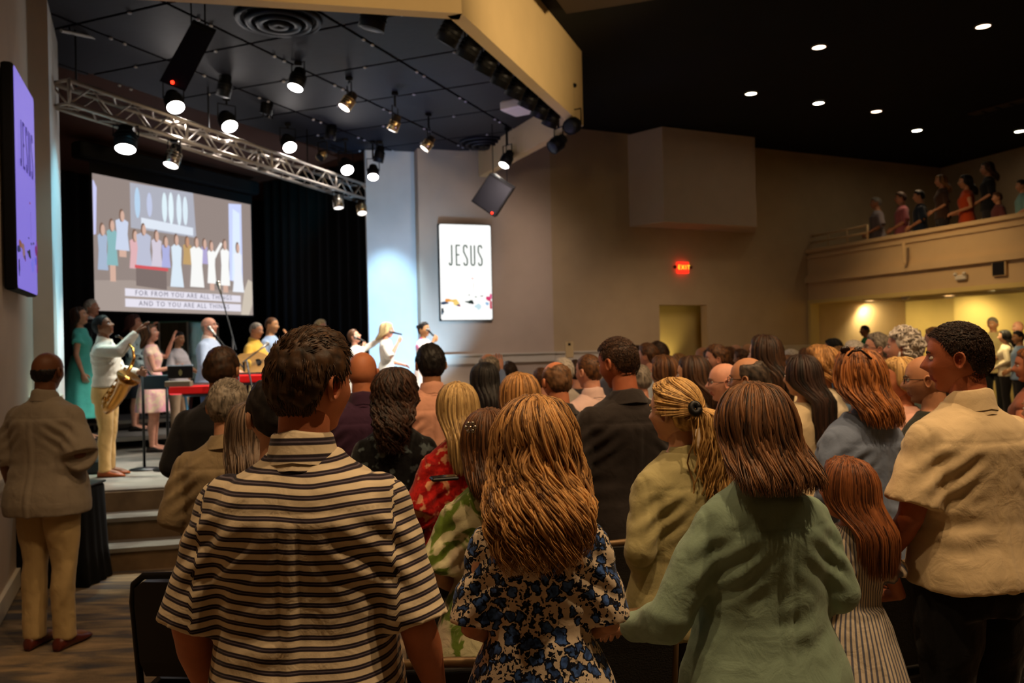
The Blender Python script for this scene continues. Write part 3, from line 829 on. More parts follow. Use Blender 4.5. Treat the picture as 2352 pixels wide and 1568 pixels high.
_top = {}
def top_mesh(kind, sex, w, arms, vox, hero=0, hem=.86, sleeve=.5, loose=.02, flare=.02, slr=1.28, seed=0.0):
    """kind: shirt | dress; sleeve: part of the arm covered (0 none, .5 elbow, 1 wrist)"""
    key = (kind, sex, w, arms, vox, hero, hem, sleeve, loose, flare, slr, seed)
    if key in _top: return _top[key]
    b = build_of(sex, w); g = G()
    zf = 1.05 if kind != 'dress' else 1.04
    off = (lambda z: loose * (1 if z < 1.36 else .65 if z < 1.44 else .4)) if kind != 'dress' else (lambda z: loose * (.6 if 1.0 < z < 1.3 else .7))
    if kind == 'dress': # fitted waist
        tr = torso_rings(b, off, .80); base = tr[1:]
        g.loft(tr)
        a0, d0 = b['wa'] + .012, .11
        rr = []
        for z in (1.12, 1.04, .94, .80, .66, .52, hem):
            if z < hem: continue
            k = ((1.12 - z) / (1.12 - hem))
            a = max(b['wa'] + .01, 0) + (b['hi'] + .03 + flare - b['wa']) * min(1, k * 1.5) ** .8 + flare * k
            d = .115 + (.05 + flare) * min(1, k * 1.4) ** .8 + flare * .8 * k
            rr.append([(a * math.cos(2 * PI * j / 40) * (1 + .035 * k * math.cos(9 * 2 * PI * j / 40)), d * math.sin(2 * PI * j / 40) * (1 + .05 * k * math.cos(9 * 2 * PI * j / 40)) - .008, z) for j in range(40)])
        g.loft(rr[::-1])
    else:
        g.loft(torso_rings(b, off, hem, flare=(1.22, flare, .9)))
    segs = []
    for s, pose in ((-1, arms[0]), (1, arms[1])):
        S, E, W, Nn = arm_pts(pose, s, b); a = b['arm']
        r0 = .054 * a + loose * .55
        if sleeve <= 0:
            g.tube([S + Vector((-s * .03, 0, .0)), S + Vector((s * .012, 0, -.01))], [.055 * a + .012, .05 * a + .012], 14, round_=True)
        elif sleeve <= .56:
            k = sleeve / .5 if sleeve < .5 else 1.0
            q = S.lerp(E, k)
            g.tube([S, S.lerp(q, .35), S.lerp(q, .75), q], [r0, r0 * 1.04, .047 * a * slr + loose * .6, .047 * a * slr + loose * .75], 16)
            g.ell(S, (r0, r0, r0), 14, 8)
            if sleeve > .5: g.tube([q, E.lerp(W, .12)], [.047 * a * slr + loose * .75, .044 * a * slr + loose * .7], 16)
        else:
            m2 = E.lerp(W, .5); e_ = E.lerp(W, .96)
            g.tube([S, S.lerp(E, .5), E.lerp(S, .06), E, E.lerp(W, .08), m2, e_], [r0, .050 * a + loose * .75, .046 * a + loose * .7, .047 * a + loose * .7, .046 * a + loose * .65, .042 * a + loose * .5, .031 * a + loose * .42], 14, round_=False)
            g.ell(S, (r0, r0, r0), 14, 8); g.ell(E, (.047 * a + loose * .7,) * 3, 12, 8)
        segs.append((s, S, E, W))
    v, fs, nr = remesh(g, vox, 5 if vox > .009 else 6)
    # stripe coordinates
    sz = v[:, 2].copy(); sx = np.arctan2(v[:, 0], -v[:, 1]) * .16
    if hero:
        for s, S, E, W in segs:
            d = np.array(E - S); L = np.linalg.norm(d); d /= L
            rel = v - np.array(S); t = rel @ d
            x = v[:, 0] * s
            isl = (x > b['sh'] + .012 + (1.37 - v[:, 2]) * .05) & (v[:, 2] < 1.44)
            sz = np.where(isl, 1.37 - t, sz)
            near = x > b['sh'] - .02
        sz += .004 * np.sin(v[:, 0] * 14 + 1.0) + .002 * np.sin(v[:, 0] * 37 + v[:, 2] * 9)
        sx += .004 * np.sin(v[:, 2] * 13)
        m = ss(-v[:, 2], -1.40, -1.30)
        ck = np.zeros(len(v))
        # shoulder-seam groove and armpit drag folds
        for s, S, E, W in segs:
            x = v[:, 0] * s
            seam = gs(x - (b['sh'] + .012 + (1.37 - v[:, 2]) * .05), 0, .006) * (v[:, 2] > 1.22) * (v[:, 2] < 1.5)
            ck -= .004 * seam
            dist = np.sqrt((x - b['sh'] + .02) ** 2 + (v[:, 2] - 1.27) ** 2)
            ck += .006 * np.sin((x * .8 + v[:, 2]) * 85) * gs(dist, .03, .07) * (hero > 0)
        if kind != 'dress':
            ck += (v[:, 1] < 0) * (.004 * gs(v[:, 0], 0, .014) * ss(-v[:, 2], -1.37, -1.33) - .003 * gs(np.abs(v[:, 0]), .022, .006) * ss(-v[:, 2], -1.37, -1.33))
            ck -= (v[:, 1] < 0) * .003 * gs(v[:, 2], 1.365, .004) * (np.abs(v[:, 0]) < b['sh'])
            ck += .004 * np.sin(v[:, 2] * 70 + 3 * np.sin(v[:, 0] * 9 + seed)) * gs(v[:, 2], 1.08, .08) * ss(np.sin(v[:, 0] * 17 + seed * 3 + v[:, 2] * 6), -.2, .9)
        v = v + nr * ck[:, None]
        v = noise_disp(v, nr, .0075 * hero, 9, 3.0, seed + 3.1, .25 + .75 * m)
        v = noise_disp(v, nr, .0014 * hero, 26, 14, seed + 7.7)
    me = mk('top', v, fs, [cloth((200, 200, 200))], {'sz': sz, 'sx': sx})
    _top[key] = me; return me

_bot = {}
def bottom_mesh(kind, sex, w, vox, hem=.05, waist=1.03, hero=0):
    key = (kind, sex, w, vox, hem, waist, hero)
    if key in _bot: return _bot[key]
    b = build_of(sex, w); g = G()
    if kind == 'trousers':
        rr = [r for r in torso_rings(b, .010, .80) if r[0][2] <= waist + .001]
        top = torso_rings(b, .008, waist)[0]
        g.loft(rr + [top])
        for s in (-1, 1):
            p, r = leg_path(s, b); k = b['hi'] / .168
            rad = [.106 * k, .100 * k, .088 * k, .074, .072, .070, .066, .064]
            p[-1].z = hem + .01
            g.tube(p, rad, 16); g.ell(p[0], (rad[0],) * 3, 14, 8)
    else:  # skirt
        rr = []
        for z in (waist, .94, .84, .72, .6, .5, .35, hem):
            if z < hem - .001: continue
            k = (waist - z) / max(waist - hem, .1)
            a = b['wa'] * 1.03 + (b['hi'] * 1.06 - b['wa']) * min(1, (waist - z) / .12) + .03 * k; d = .115 + .03 * min(1, (waist - z) / .12) + .02 * k
            rr.append([(a * math.cos(2 * PI * j / 32), d * math.sin(2 * PI * j / 32) - .01, z) for j in range(32)])
        g.loft(rr[::-1])
    v, fs, nr = remesh(g, vox, 4)
    if hero: v = noise_disp(v, nr, .010 * hero, 10, 7, 1.7)
    me = mk('bottom', v, fs, [cloth((100, 100, 100))], {'sz': v[:, 2].copy(), 'sx': np.arctan2(v[:, 0], -v[:, 1]) * .16})
    _bot[key] = me; return me

def shoe_mesh(s, sex, w, _c={}):
    k = (s, sex, w)
    if k in _c: return _c[k]
    b = build_of(sex, w); p, r = leg_path(s, b); x = p[-1].x; g = G()
    secs = [(-.085, .020, .030, .0), (-.075, .034, .075, .0), (-.03, .040, .092, 0), (.02, .042, .085, 0), (.08, .047, .058, 0), (.13, .046, .045, 0), (.175, .034, .034, 0), (.20, .012, .020, 0)]
    rings = []
    for y, a, h, _ in secs:
        ring = []
        for j in range(14):
            t = 2 * PI * j / 14
            ring.append((x + s * (y + .05) * .08 + a * math.cos(t), y, max(.0, h * .5 + h * .5 * math.sin(t) * (1 if math.sin(t) > 0 else 1.0))))
        rings.append(ring)
    g.loft(rings)
    me = g.mesh('shoe', M_shoe); _c[k] = me; return me

def collar_mesh(sex, w, kind, hd, _c={}):
    k = (sex, w, kind)
    if k in _c: return _c[k]
    b = build_of(sex, w); nk = b['neck'] * 1.0; g = G()
    pr = {'shirt': [(1.452, 1.62, .020), (1.476, 1.42, .010), (1.525, 1.18, .0), (1.537, 1.17, -.001), (1.532, 1.28, .0), (1.505, 1.40, .004), (1.478, 1.50, .012), (1.468, 1.56, .016)],
          'band': [(1.452, 1.6, .01), (1.478, 1.36, .0), (1.512, 1.20, .0), (1.518, 1.12, 0), (1.50, 1.1, 0)],
          'jacket': [(1.445, 1.75, .02), (1.472, 1.55, .01), (1.505, 1.28, .0), (1.516, 1.25, 0), (1.510, 1.38, 0), (1.476, 1.72, .008), (1.455, 1.95, .012)]}[kind]
    rings = []; n = 28
    for z, a, o in pr:
        ring = []
        for j in range(n):
            t = 2 * PI * j / n; fr = max(0, math.sin(t))
            ring.append((nk * (a * .88 + .02) * math.cos(t), nk * a * .94 * math.sin(t) - .010 + .01 * fr, z - fr * .045 - (.012 * abs(math.cos(t)))))
        rings.append(ring)
    g.loft(rings, cap=False)
    me = g.mesh('collar', cloth((200, 200, 200)))
    a1 = me.attributes.new('sz', 'FLOAT', 'POINT'); a1.data.foreach_set('value', [1.6 - .6 * (v.co.z - 1.45) + .25 * math.hypot(v.co.x, v.co.y) for v in me.vertices])
    _c[k] = me; return me

# ------------------------------------------------------------------ hair
def hair_cap(style, t=.014, nse=.004, seed=0, hi=False):
    d, fs = sph_dirs(72 if hi else 48, 60 if hi else 40); p = head_pos(d)
    x, y, z = d[:, 0], d[:, 1], d[:, 2]
    # signed measure > 0 inside the hair
    line = np.where(y > .25, .42 + .10 * (y > .6), 0)      # forehead hairline
    phi = np.arctan2(np.abs(x), -y)     # 0 back, pi front
    hl = np.interp(phi, [0, .7, 1.1, 1.35, 1.55, 1.75, 2.1, 2.5, PI], [-.62, -.60, -.42, .02, .06, .0 if style != 'mid' else -.1, .42, .56, .60])
    m = z - hl
    f = ss(m, -.06, .16)
    if style == 'short': f = f * (1 - .35 * ss(-z, .1, .6))
    if style == 'crew': f = f * (1 - .5 * ss(-z, -.1, .5)); t = t * .6; nse = .0015
    if style == 'balding':
        top = ss(z + .06 * snoise(d * 5, seed + 9, 2), .50, .82) * ss(y, -.80, -.30); f = f * (1 - top); t = t * .7
        f = f * (1 - ss(y, .1, .35))
    if style == 'bald': f = f * (1 - ss(z, .05, .25)) * (1 - ss(y, -.1, .15)); t *= .35
    o = -.006 + (t + .006) * f
    if style in ('short', 'mid'): o = o + f * .008 * ss(z, .4, .9) * ss(y, -.6, .5)
    nv = snoise(d * np.array([9, 9, 4]), seed, 1) + .5 * snoise(d * np.array([30, 30, 10]), seed + 1, 1)
    o = o + f * nse * nv
    p = p + d * o[:, None]
    lk = np.clip(.35 + .4 * snoise(d * np.array([25, 25, 5]), seed, 1), 0, 1)
    return p, fs, lk

def locks_short(n, L, seed, rad=.0016, up=.4, n_seg=4):
    """short tufts over the scalp, combed"""
    rs = np.random.RandomState(seed + 1)
    ph = rs.uniform(-PI, PI, n * 3); z = rs.uniform(-.55, 1.0, n * 3)
    hl = np.interp(np.abs(ph), [0, .7, 1.1, 1.35, 1.55, 1.75, 2.1, 2.5, PI], [-.60, -.58, -.38, .08, .14, .1, .50, .62, .66])
    k = z >= hl; ph, z = ph[k][:n], z[k][:n]; n = len(ph); q = np.sqrt(1 - z * z)
    d = np.stack([q * np.sin(ph), -q * np.cos(ph), z], 1); p = head_pos(d) + d * .009
    top = (z > .5)[:, None]
    dn_ = np.where(top, np.stack([.5 * snoise(d * 4, seed, 1), np.full(n, .8), np.full(n, .1)], 1), np.array([0, 0, -1.0]))
    tn = dn_ - d * (dn_ * d).sum(1)[:, None]; tn /= np.linalg.norm(tn, axis=1, keepdims=True)
    l = L * rs.uniform(.6, 1.2, n) * np.where(z > .2, 1, .55)
    dr = tn + d * (up * np.where(z > .6, 1.3, .3))[:, None] + rs.normal(size=(n, 3)) * .14; dr /= np.linalg.norm(dr, axis=1, keepdims=True)
    t = np.linspace(0, 1, n_seg + 1)
    P = p[:, None] + dr[:, None] * (l[:, None] * t)[..., None] - d[:, None] * (.25 * l[:, None] * t ** 2)[..., None]
    v, f = tubes(P, np.tile(rad * np.array([1.0, 1.1, .9, .6, .15])[:n_seg + 1], (n, 1)), 4)
    return v, f, np.repeat(rs.rand(n) * .8, (n_seg + 1) * 4)

def locks_long(n, L, seed, Wd=.12, rad=.006, wave=.0, freq=6.0, back=.135, n_seg=16, arc=1.9, lay=(.010, .026), taper=1.0, part=.0, clump=10, shoulder=True, vol=1.0, lenvar=.25, curlgrow=1.0, tuck=.15, depth=.05, top=.35, sides=5, mess=.006):
    """locks flowing over the skull, then hanging to length L below ear level (head-local)"""
    rs = np.random.RandomState(seed + 3)
    u = (np.arange(n) + rs.rand(n)) / n; ph = (u * 2 - 1) * arc + rs.normal(0, .03, n)
    nc = max(3, n // clump); ci = (u * nc).astype(int) % nc; c0 = rs.uniform(0, 6.28, nc)[ci] * .35 + 1.5 * np.sin(u * 6 + seed) + .7 * np.sin(u * 15 + seed * 2) + rs.normal(0, .22, n)
    c1 = 1 + .16 * rs.normal(size=nc)[ci]; c2 = rs.uniform(-.5, .5, nc)[ci]; ly = rs.uniform(lay[0], lay[1], n)
    Li = L * (1 - lenvar * rs.rand(n) ** 1.6) * (1 - .22 * np.clip((np.abs(ph) - 1.2) / .7, 0, 1))
    a0 = .08 + .25 * rs.rand(n) * (rs.rand(n) > .4) + (rs.rand(n) < top) * rs.rand(n) * 1.0; a1 = 1.62
    S_arc = .17; tot = S_arc + Li; t = np.linspace(0, 1, n_seg + 1); s = tot[:, None] * t[None]
    al = a0[:, None] + (a1 - a0[:, None]) * np.minimum(1, s / S_arc); l = np.maximum(0, s - S_arc)
    phb = np.broadcast_to(ph[:, None], s.shape)
    dv = np.stack([np.sin(al) * np.sin(phb), -np.sin(al) * np.cos(phb), np.cos(al)], -1)
    p = head_pos(dv.reshape(-1, 3)).reshape(dv.shape) + dv * (ly[:, None] * vol * np.minimum(1, .35 + al))[..., None]
    X, Y, Z = p[..., 0], p[..., 1], p[..., 2]
    b_ = np.minimum(1, l / tuck); b_ = b_ * b_ * (3 - 2 * b_)
    Wl = Wd * (1 - .25 * taper * (l / max(L, .01)) ** 2)
    tx = Wl * np.sin(phb * .82); ty = -back - depth * np.cos(phb) + (ly[:, None] - .018) * 1.5
    if not shoulder: ty = np.where(np.abs(phb) > PI * .5, .03, ty)
    X = X * (1 - b_) + tx * b_; Y = Y * (1 - b_) + ty * b_; Z = Z - l
    wv = wave * np.minimum(1, t[None] * 1.6) ** curlgrow; w_ = 2 * PI * (freq * c1[:, None] * s) + c0[:, None]
    m1 = rs.normal(0, mess, (n, 1)) * np.sin(w_ * .37 + rs.uniform(0, 6, (n, 1)))
    X = X + wv * np.sin(w_) + (c2[:, None] * .012) * t + m1 * t; Y = Y - wv * .6 * (1 + np.cos(w_ + .6)) - np.abs(m1) * t
    rr = rad * (.75 + .5 * np.sin(PI * np.minimum(1, t * 1.05))) * np.where(t < .8, 1, np.maximum(.12, (1 - t) / .2))
    v, f = tubes(np.stack([X, Y, Z], -1), np.tile(rr, (n, 1)) * rs.uniform(.7, 1.3, (n, 1)), sides)
    a = np.clip(.48 + .45 * c2 + rs.normal(0, .24, n), 0, 1)
    return v, f, np.repeat(a, (n_seg + 1) * sides)

def tail_locks(n, root, path, seed, rad=.004, wd=.03, wave=.01, freq=7):
    rs = np.random.RandomState(seed); P = np.array(path); N = 16
    ox, oy, f0 = rs.normal(size=n), rs.normal(size=n), 2.5 * np.sin(np.arange(n) / n * 9) + rs.normal(0, .5, n); ln = rs.uniform(.72, 1, n)
    t = np.linspace(0, 1, N + 1)[None] * ln[:, None]; q = t * (len(P) - 1); j = np.minimum(q.astype(int), len(P) - 2); fr = (q - j)[..., None]
    p = P[j] * (1 - fr) + P[j + 1] * fr
    wdt = wd * (.25 + 1.1 * np.sin(PI * np.minimum(1, t * .8 + .05)))
    p = p + np.stack([ox[:, None] * wdt * .6 + wave * t * np.sin(freq * t * 3 + f0[:, None]), oy[:, None] * wdt * .45 + wave * t * np.cos(freq * t * 3 + f0[:, None]), 0 * t], -1)
    v, f = tubes(p, rad * (.5 + np.sin(PI * np.minimum(1, t)) * .7) * np.where(t < .85, 1, .5), 5)
    return v, f, np.repeat(rs.rand(n), (N + 1) * 5)

_hair = {}
def hair_mesh(style, hd, hs, seed=0, hi=False, **kw):
    key = (style, hd, hs, seed, hi, tuple(sorted(kw.items())))
    if key in _hair: return _hair[key]
    V, Fs, A, o = [], [], [], 0
    def put(v, f, a):
        nonlocal o
        V.append(np.asarray(v)); A.append(np.asarray(a, float)); 
        if isinstance(f, np.ndarray): Fs.append(f + o)
        else: Fs.extend([tuple(i + o for i in q) for q in f])
        o += len(v)
    hm = hmat(*hd)
    cap = {'short': ('short', .014), 'crew': ('crew', .010), 'balding': ('balding', .012), 'bald': ('bald', .01)}.get(style, ('mid', kw.get('capt', .012)))
    put(*hair_cap(cap[0], cap[1], .004, seed, hi))
    if style == 'short' and hi: put(*locks_short(5200, .030, seed, rad=.0015, up=.34))
    if style == 'crew' and hi: put(*locks_short(3200, .010, seed, rad=.0016, up=.35))
    if style == 'balding' and kw.get('hi2'): pass
    k2 = {k: v for k, v in kw.items() if k not in ('capt', 'path', 'tail')}
    if style == 'long':
        d = dict(n=110, L=.34, rad=.0095, n_seg=12); d.update(k2); put(*locks_long(seed=seed, **d))
        # under-layer so that no gap opens behind the locks
        d2 = dict(d); d2['n'] = max(40, d['n'] // 5); d2['rad'] = .016; d2['lay'] = (.0, .004); d2['n_seg'] = 9; d2['back'] = d.get('back', .135) - .030; d2['Wd'] = d.get('Wd', .12) * .86; d2['rad'] = .014; d2['L'] = d['L'] * .9; d2['wave'] = d.get('wave', 0) * .5
        put(*locks_long(seed=seed + 1, **d2))
    if style == 'tail':
        path = kw['path']; d = dict(n=70, wd=.03, rad=.0055, wave=.012); d.update(kw.get('tail') and dict(kw['tail']) or {})
        put(*tail_locks(root=None, path=path, seed=seed, **d))
        rs = np.random.RandomState(seed); m = 420 if hi else 90; root = np.array(path[0])
        ph = rs.uniform(-2.6, 2.6, m); al = rs.uniform(.15, np.where(np.abs(ph) < 1.9, 1.75, .9)); t = np.linspace(0, 1, 8)[None]
        a_ = al[:, None] * (1 - t) + 1.45 * t; p_ = ph[:, None] * (1 - t) ** 1.2
        dv = np.stack([np.sin(a_) * np.sin(p_), -np.sin(a_) * np.cos(p_), np.cos(a_)], -1)
        pt = head_pos(dv.reshape(-1, 3)).reshape(dv.shape) + dv * (.014 + .007 * rs.rand(m, 1, 1))
        k_ = (np.maximum(0, (t - .7) / .3) * .9)[..., None]; pt = pt * (1 - k_) + root * k_
        v_, f_ = tubes(pt, np.tile(.0036 * np.array([.7, 1, 1.1, 1.1, 1.1, 1, .9, .8]), (m, 1)), 5); put(v_, f_, np.repeat(rs.rand(m), 8 * 5))
    if style == 'curls':
        rr = random.Random(seed); g = G()
        for i in range(kw.get('n', 150)):
            ph = rr.uniform(-2.3, 2.3); al = rr.uniform(.05, 1.9 if abs(ph) < 1.7 else 1.0)
            dv = np.array([[math.sin(al) * math.sin(ph), -math.sin(al) * math.cos(ph), math.cos(al)]]); p = Vector(head_pos(dv)[0] + dv[0] * .016)
            r_ = rr.uniform(.012, .022); a_ = rr.uniform(0, 6.28); ax = Vector((rr.gauss(0, 1), rr.gauss(0, 1), rr.gauss(0, 1))).normalized(); b_ = ax.orthogonal().normalized(); c_ = ax.cross(b_)
            pts = [p + (b_ * math.cos(a_ + q * .9) + c_ * math.sin(a_ + q * .9)) * r_ + ax * (q * .003) + Vector(dv[0]) * .006 for q in range(8)]
            g.tube(pts, [.003, .006, .007, .007, .007, .006, .005, .002], 5, a=rr.random())
        put(np.array(g.v), g.f, g.a)
    if style == 'bun':
        g = G(); g.ell((0, -.105, .06), (.038, .034, .036), 16, 10, a=.5); put(np.array(g.v), g.f, g.a)
    v = hx(np.concatenate(V), hm, hs) if True else None
    me = mk('hair', v, Fs, [hairm((40, 28, 20), (90, 60, 40))], {'lk': np.concatenate(A)})
    _hair[key] = me; return me

def eyes_mesh(hd, hs, _c={}):
    k = (hd, hs)
    if k in _c: return _c[k]
    g = G(); hm = hmat(*hd)
    for s in (-1, 1):
        g.ell((s * .031, .0745, .004), (.0125, .0115, .0075), 12, 8, mi=0)
        g.ell((s * .031, .0812, .004), (.0055, .006, .0055), 10, 6, mi=1)
    v = hx(np.array(g.v), hm, hs)
    me = mk('eyes', v, g.f, [M_eye, M_iris], mi=g.m); _c[k] = me; return me
def brows_mesh(hd, hs, _c={}):
    k = (hd, hs)
    if k in _c: return _c[k]
    g = G(); hm = hmat(*hd)
    for s in (-1, 1):
        g.tube([(s * .016, .0925, .022), (s * .030, .0905, .027), (s * .046, .080, .022)], [.003, .0035, .0015], 6)
    v = hx(np.array(g.v), hm, hs)
    me = mk('eyebrows', v, g.f, [hairm((40, 28, 20), (90, 60, 40))], {'lk': [.3] * len(v)}); _c[k] = me; return me
def glasses_mesh(hd, hs, _c={}):
    k = (hd, hs)
    if k in _c: return _c[k]
    g = G(); hm = hmat(*hd)
    for s in (-1, 1):
        pts = [(s * .033 + .022 * math.cos(t), .100 - .004 * abs(math.cos(t)), .003 + .017 * math.sin(t)) for t in [2 * PI * i / 16 for i in range(17)]]
        g.tube(pts, .0016, 5)
        g.tube([(s * .055, .096, .008), (s * .074, .05, .006), (s * .078, 0, .004)], .0018, 5)
    g.tube([(-.011, .104, .006), (.011, .104, .006)], .0016, 5)
    v = hx(np.array(g.v), hm, hs); me = mk('glasses', v, g.f, [M_dark]); _c[k] = me; return me
M_eye = mat('eye_white', (225, 218, 208), 0.3); M_iris = mat('iris', (40, 28, 20), 0.25)
M_shoe = mat('shoe_leather', (40, 26, 20), 0.35)
M_skirtless = None

def recol(o, mats):
    for i, m in enumerate(mats):
        if i < len(o.material_slots):
            o.material_slots[i].link = 'OBJECT'; o.material_slots[i].material = m

SK = dict(light=(214, 160, 128), tan=(190, 134, 98), pink=(220, 158, 132), brown=(120, 76, 50), dark=(84, 52, 36), gold=(200, 146, 100))
HAIRS = dict(black=((12, 10, 10), (40, 34, 32)), darkbrown=((30, 19, 13), (82, 54, 34)), brown=((52, 32, 20), (128, 84, 48)), auburn=((84, 46, 22), (184, 116, 62)), honey=((100, 66, 34), (206, 152, 90)), blonde=((150, 108, 58), (232, 190, 120)), grey=((96, 88, 78), (170, 158, 142)), white=((190, 180, 168), (240, 232, 222)), red=((86, 34, 14), (166, 82, 34)), platinum=((190, 160, 110), (250, 226, 170)))
PEOPLE = []
def person(label, px, top, d, yaw=None, sex='m', w=1.0, head=(0, 0), hs=1.0, arms=('fold', 'fold'), hands=(.6, .6), skin='light', hair=('short',), hcol='darkbrown',
           shirt=None, bottom=('trousers', (40, 38, 40)), collar=None, shoes=(36, 26, 22), floor=None, vox=.014, hero=0, group=None, eyes=True, glasses=False, hgt=None, hseed=0, cat='person', extra=None, dx=0):
    """px, top: pixel of the crown of the head; d: distance; yaw: turn of the body (0 looks away from the camera, + to the right)"""
    P = at(px, top, d)
    if yaw is None: yaw = math.atan2(-2.8 - P.x, 11 - P.y) * .8
    f = floor if floor is not None else fz(d)
    h = (P.z - f) if hgt is None else hgt; sc = h / 1.755
    t = bpy.data.objects.new('person', None); COL.objects.link(t); t.empty_display_size = .1
    tag(t, label, cat, group)
    hm = hmat(head[0], head[1]); tp = hx(np.array([[0, 0, .12]]), hm, hs)[0]
    t.scale = (sc, sc, sc); rz = -yaw
    off = Vector((tp[0] * sc, tp[1] * sc, 0)); off.rotate(Matrix.Rotation(rz, 3, 'Z').to_euler())
    t.location = (P.x - off.x + dx, P.y - off.y, f); t.rotation_euler = (0, 0, rz)
    hd = tuple(head) if len(head) > 2 else (head[0], head[1])
    sk = skinm(SK[skin] if isinstance(skin, str) else skin); s3 = SK[skin] if isinstance(skin, str) else skin
    lip = skinm((int(s3[0] * .86), int(s3[1] * .62), int(s3[2] * .62)))
    o = link('body', body_mesh(sex, w, arms, hd, hs, vox, hands), t); recol(o, [sk, lip])
    hk = hair[1] if len(hair) > 1 else {}
    hc = hairm(*(HAIRS[hcol] if isinstance(hcol, str) else hcol))
    if hair[0] != 'none':
        o = link('hair', hair_mesh(hair[0], hd, hs, hseed, hero > 0, **hk), t); recol(o, [hc])
    if eyes:
        link('eyes', eyes_mesh(hd, hs), t); o = link('eyebrows', brows_mesh(hd, hs), t); recol(o, [hc])
    if glasses: link('glasses', glasses_mesh(hd, hs), t)
    top_o = t
    if shirt:
        k = dict(kind='shirt', hem=.86, sleeve=.5, loose=.02, flare=.02, slr=1.28, name='shirt'); k.update(shirt); cm = k.pop('mat'); nm = k.pop('name')
        o = link(nm, top_mesh(k.pop('kind'), sex, w, arms, vox if not hero else min(vox, .009), hero, seed=hseed, **k), t); recol(o, [cm]); top_o = o
    if bottom:
        bk = dict(hem=.05 if bottom[0] == 'trousers' else .5); bk.update(bottom[2] if len(bottom) > 2 else {})
        bm_ = cloth(bottom[1]) if isinstance(bottom[1], tuple) else bottom[1]
        o = link(bottom[0], bottom_mesh(bottom[0], sex, w, max(vox, .010), hero=hero, **bk), t); recol(o, [bm_])
    if collar:
        o = link('collar', collar_mesh(sex, w, collar[0], hd), top_o); recol(o, [collar[1]])
    if shoes:
        for s in (-1, 1):
            o = link('shoe', shoe_mesh(s, sex, w), t); recol(o, [mat_shoe(shoes)])
    if extra: extra(t, sc)
    PEOPLE.append(t)
    return t
_sh = {}
def mat_shoe(c):
    if c not in _sh: _sh[c] = mat('shoe_leather', c, 0.32)
    return _sh[c]
# ================================================================== stage backdrop, screens, lamps
# black curtain behind the stage opening: pleated
def curtain(a, b, z0, z1, label, n=90, amp=.05, name='stage_curtain'):
    a = Vector((a[0], a[1], 0)); b = Vector((b[0], b[1], 0)); d = (b - a).normalized(); nn = Vector((d.y, -d.x, 0)); L = (b - a).length
    f, k = [], []
    for i in range(n * 4 + 1):
        s = i / (n * 4); o = amp * math.sin(s * n * 2 * PI * .5) + .02 * math.sin(s * 37)
        p = a + d * (L * s) + nn * o; f.append(p[:2]); k.append((p - nn * .02)[:2])
    g = G(); m = len(f)
    vs = [(x, y, z0) for x, y in f] + [(x, y, z1) for x, y in f] + [(x, y, z0) for x, y in k] + [(x, y, z1) for x, y in k]
    fs = []
    for i in range(m - 1):
        fs += [(i, i + 1, m + i + 1, m + i), (2 * m + i + 1, 2 * m + i, 3 * m + i, 3 * m + i + 1), (m + i, m + i + 1, 3 * m + i + 1, 3 * m + i), (i + 1, i, 2 * m + i, 2 * m + i + 1)]
    g.add(vs, fs); o = g.obj(name, M_curt, None, True)
    return tag(o, label, 'curtain')
BKA = Vector((-9.0, 13.6, 0)); BKB = BKA + U * 6.6
curtain(BKA - U * 3, BKB + U * 1.0, ZS, ZG, 'black pleated curtain hanging behind the projection screen', 80)
curtain(Vector((-5.0, 16.9, 0)), Vector((-2.1, 14.6, 0)), ZS, ZG, 'black pleated curtain between the screen and the lit pilaster', 26)
curtain(LC1 + Vector((-.1, .1, 0)), BKA - U * 2.2, ZS, ZG, 'black side curtain at the left of the stage', 26)
wall_seg('wall_stage_rear', BKA - U * 4 - N * .8, BKB + U * 4 - N * .8, -.3, ZC, M_black)
wall_seg('wall_stage_side', LC1 + Vector((-.4, 0, 0)), BKA - U * 4 - N * .8, -.3, ZC, M_black)

# ---- projection screen
sa, sb = at(218, 713, 13.0), at(581, 728, 16.17)
s0, s1 = Vector((sa.x, sa.y, sa.z)), Vector((sb.x, sb.y, sa.z)); sd = (s1 - s0); SWd = sd.length; sd.normalize(); sn = Vector((sd.y, -sd.x, 0))
SHt = at(218, 397, 13.0).z - sa.z
scr = thing('projection_screen', s0, 'large projection screen above the stage showing the singers and two lines of lyrics', 'screen')
def on_scr(u, v, o=0.0): return s0 + sd * (u * SWd) + Vector((0, 0, v * SHt)) + sn * o
def scr_poly(pts, o, mtl, name, parent=scr, th=.003):
    f = [on_scr(u, v, o) for u, v in pts]; k = [on_scr(u, v, o - th) for u, v in pts]; n = len(f); g = G()
    g.add(f + k, [tuple(range(n)), tuple(reversed(range(n, 2 * n)))] + [(i, n + i, n + (i + 1) % n, (i + 1) % n) for i in range(n)])
    return g.obj(name, mtl, parent)
Esc = .5
surf = scr_poly([(0, 0), (1, 0), (1, 1), (0, 1)], 0, emis((150, 136, 130), Esc), 'screen_surface')
scr_poly([(-.012, -.02), (1.012, -.02), (1.012, 0), (-.012, 0)], .0, M_black, 'screen_border')
scr_poly([(-.012, 1), (1.012, 1), (1.012, 1.08), (-.012, 1.08)], .0, M_black, 'screen_border')
scr_poly([(-.012, 0), (0, 0), (0, 1), (-.012, 1)], .0, M_black, 'screen_border'); scr_poly([(1, 0), (1.012, 0), (1.012, 1), (1, 1)], .0, M_black, 'screen_border')
g = G(); g.box(tuple(on_scr(.5, 1.16, -.08)), (SWd * 1.12, .28, .26), math.atan2(sd.y, sd.x), bev=.03); g.obj('roller_case', M_black, scr)
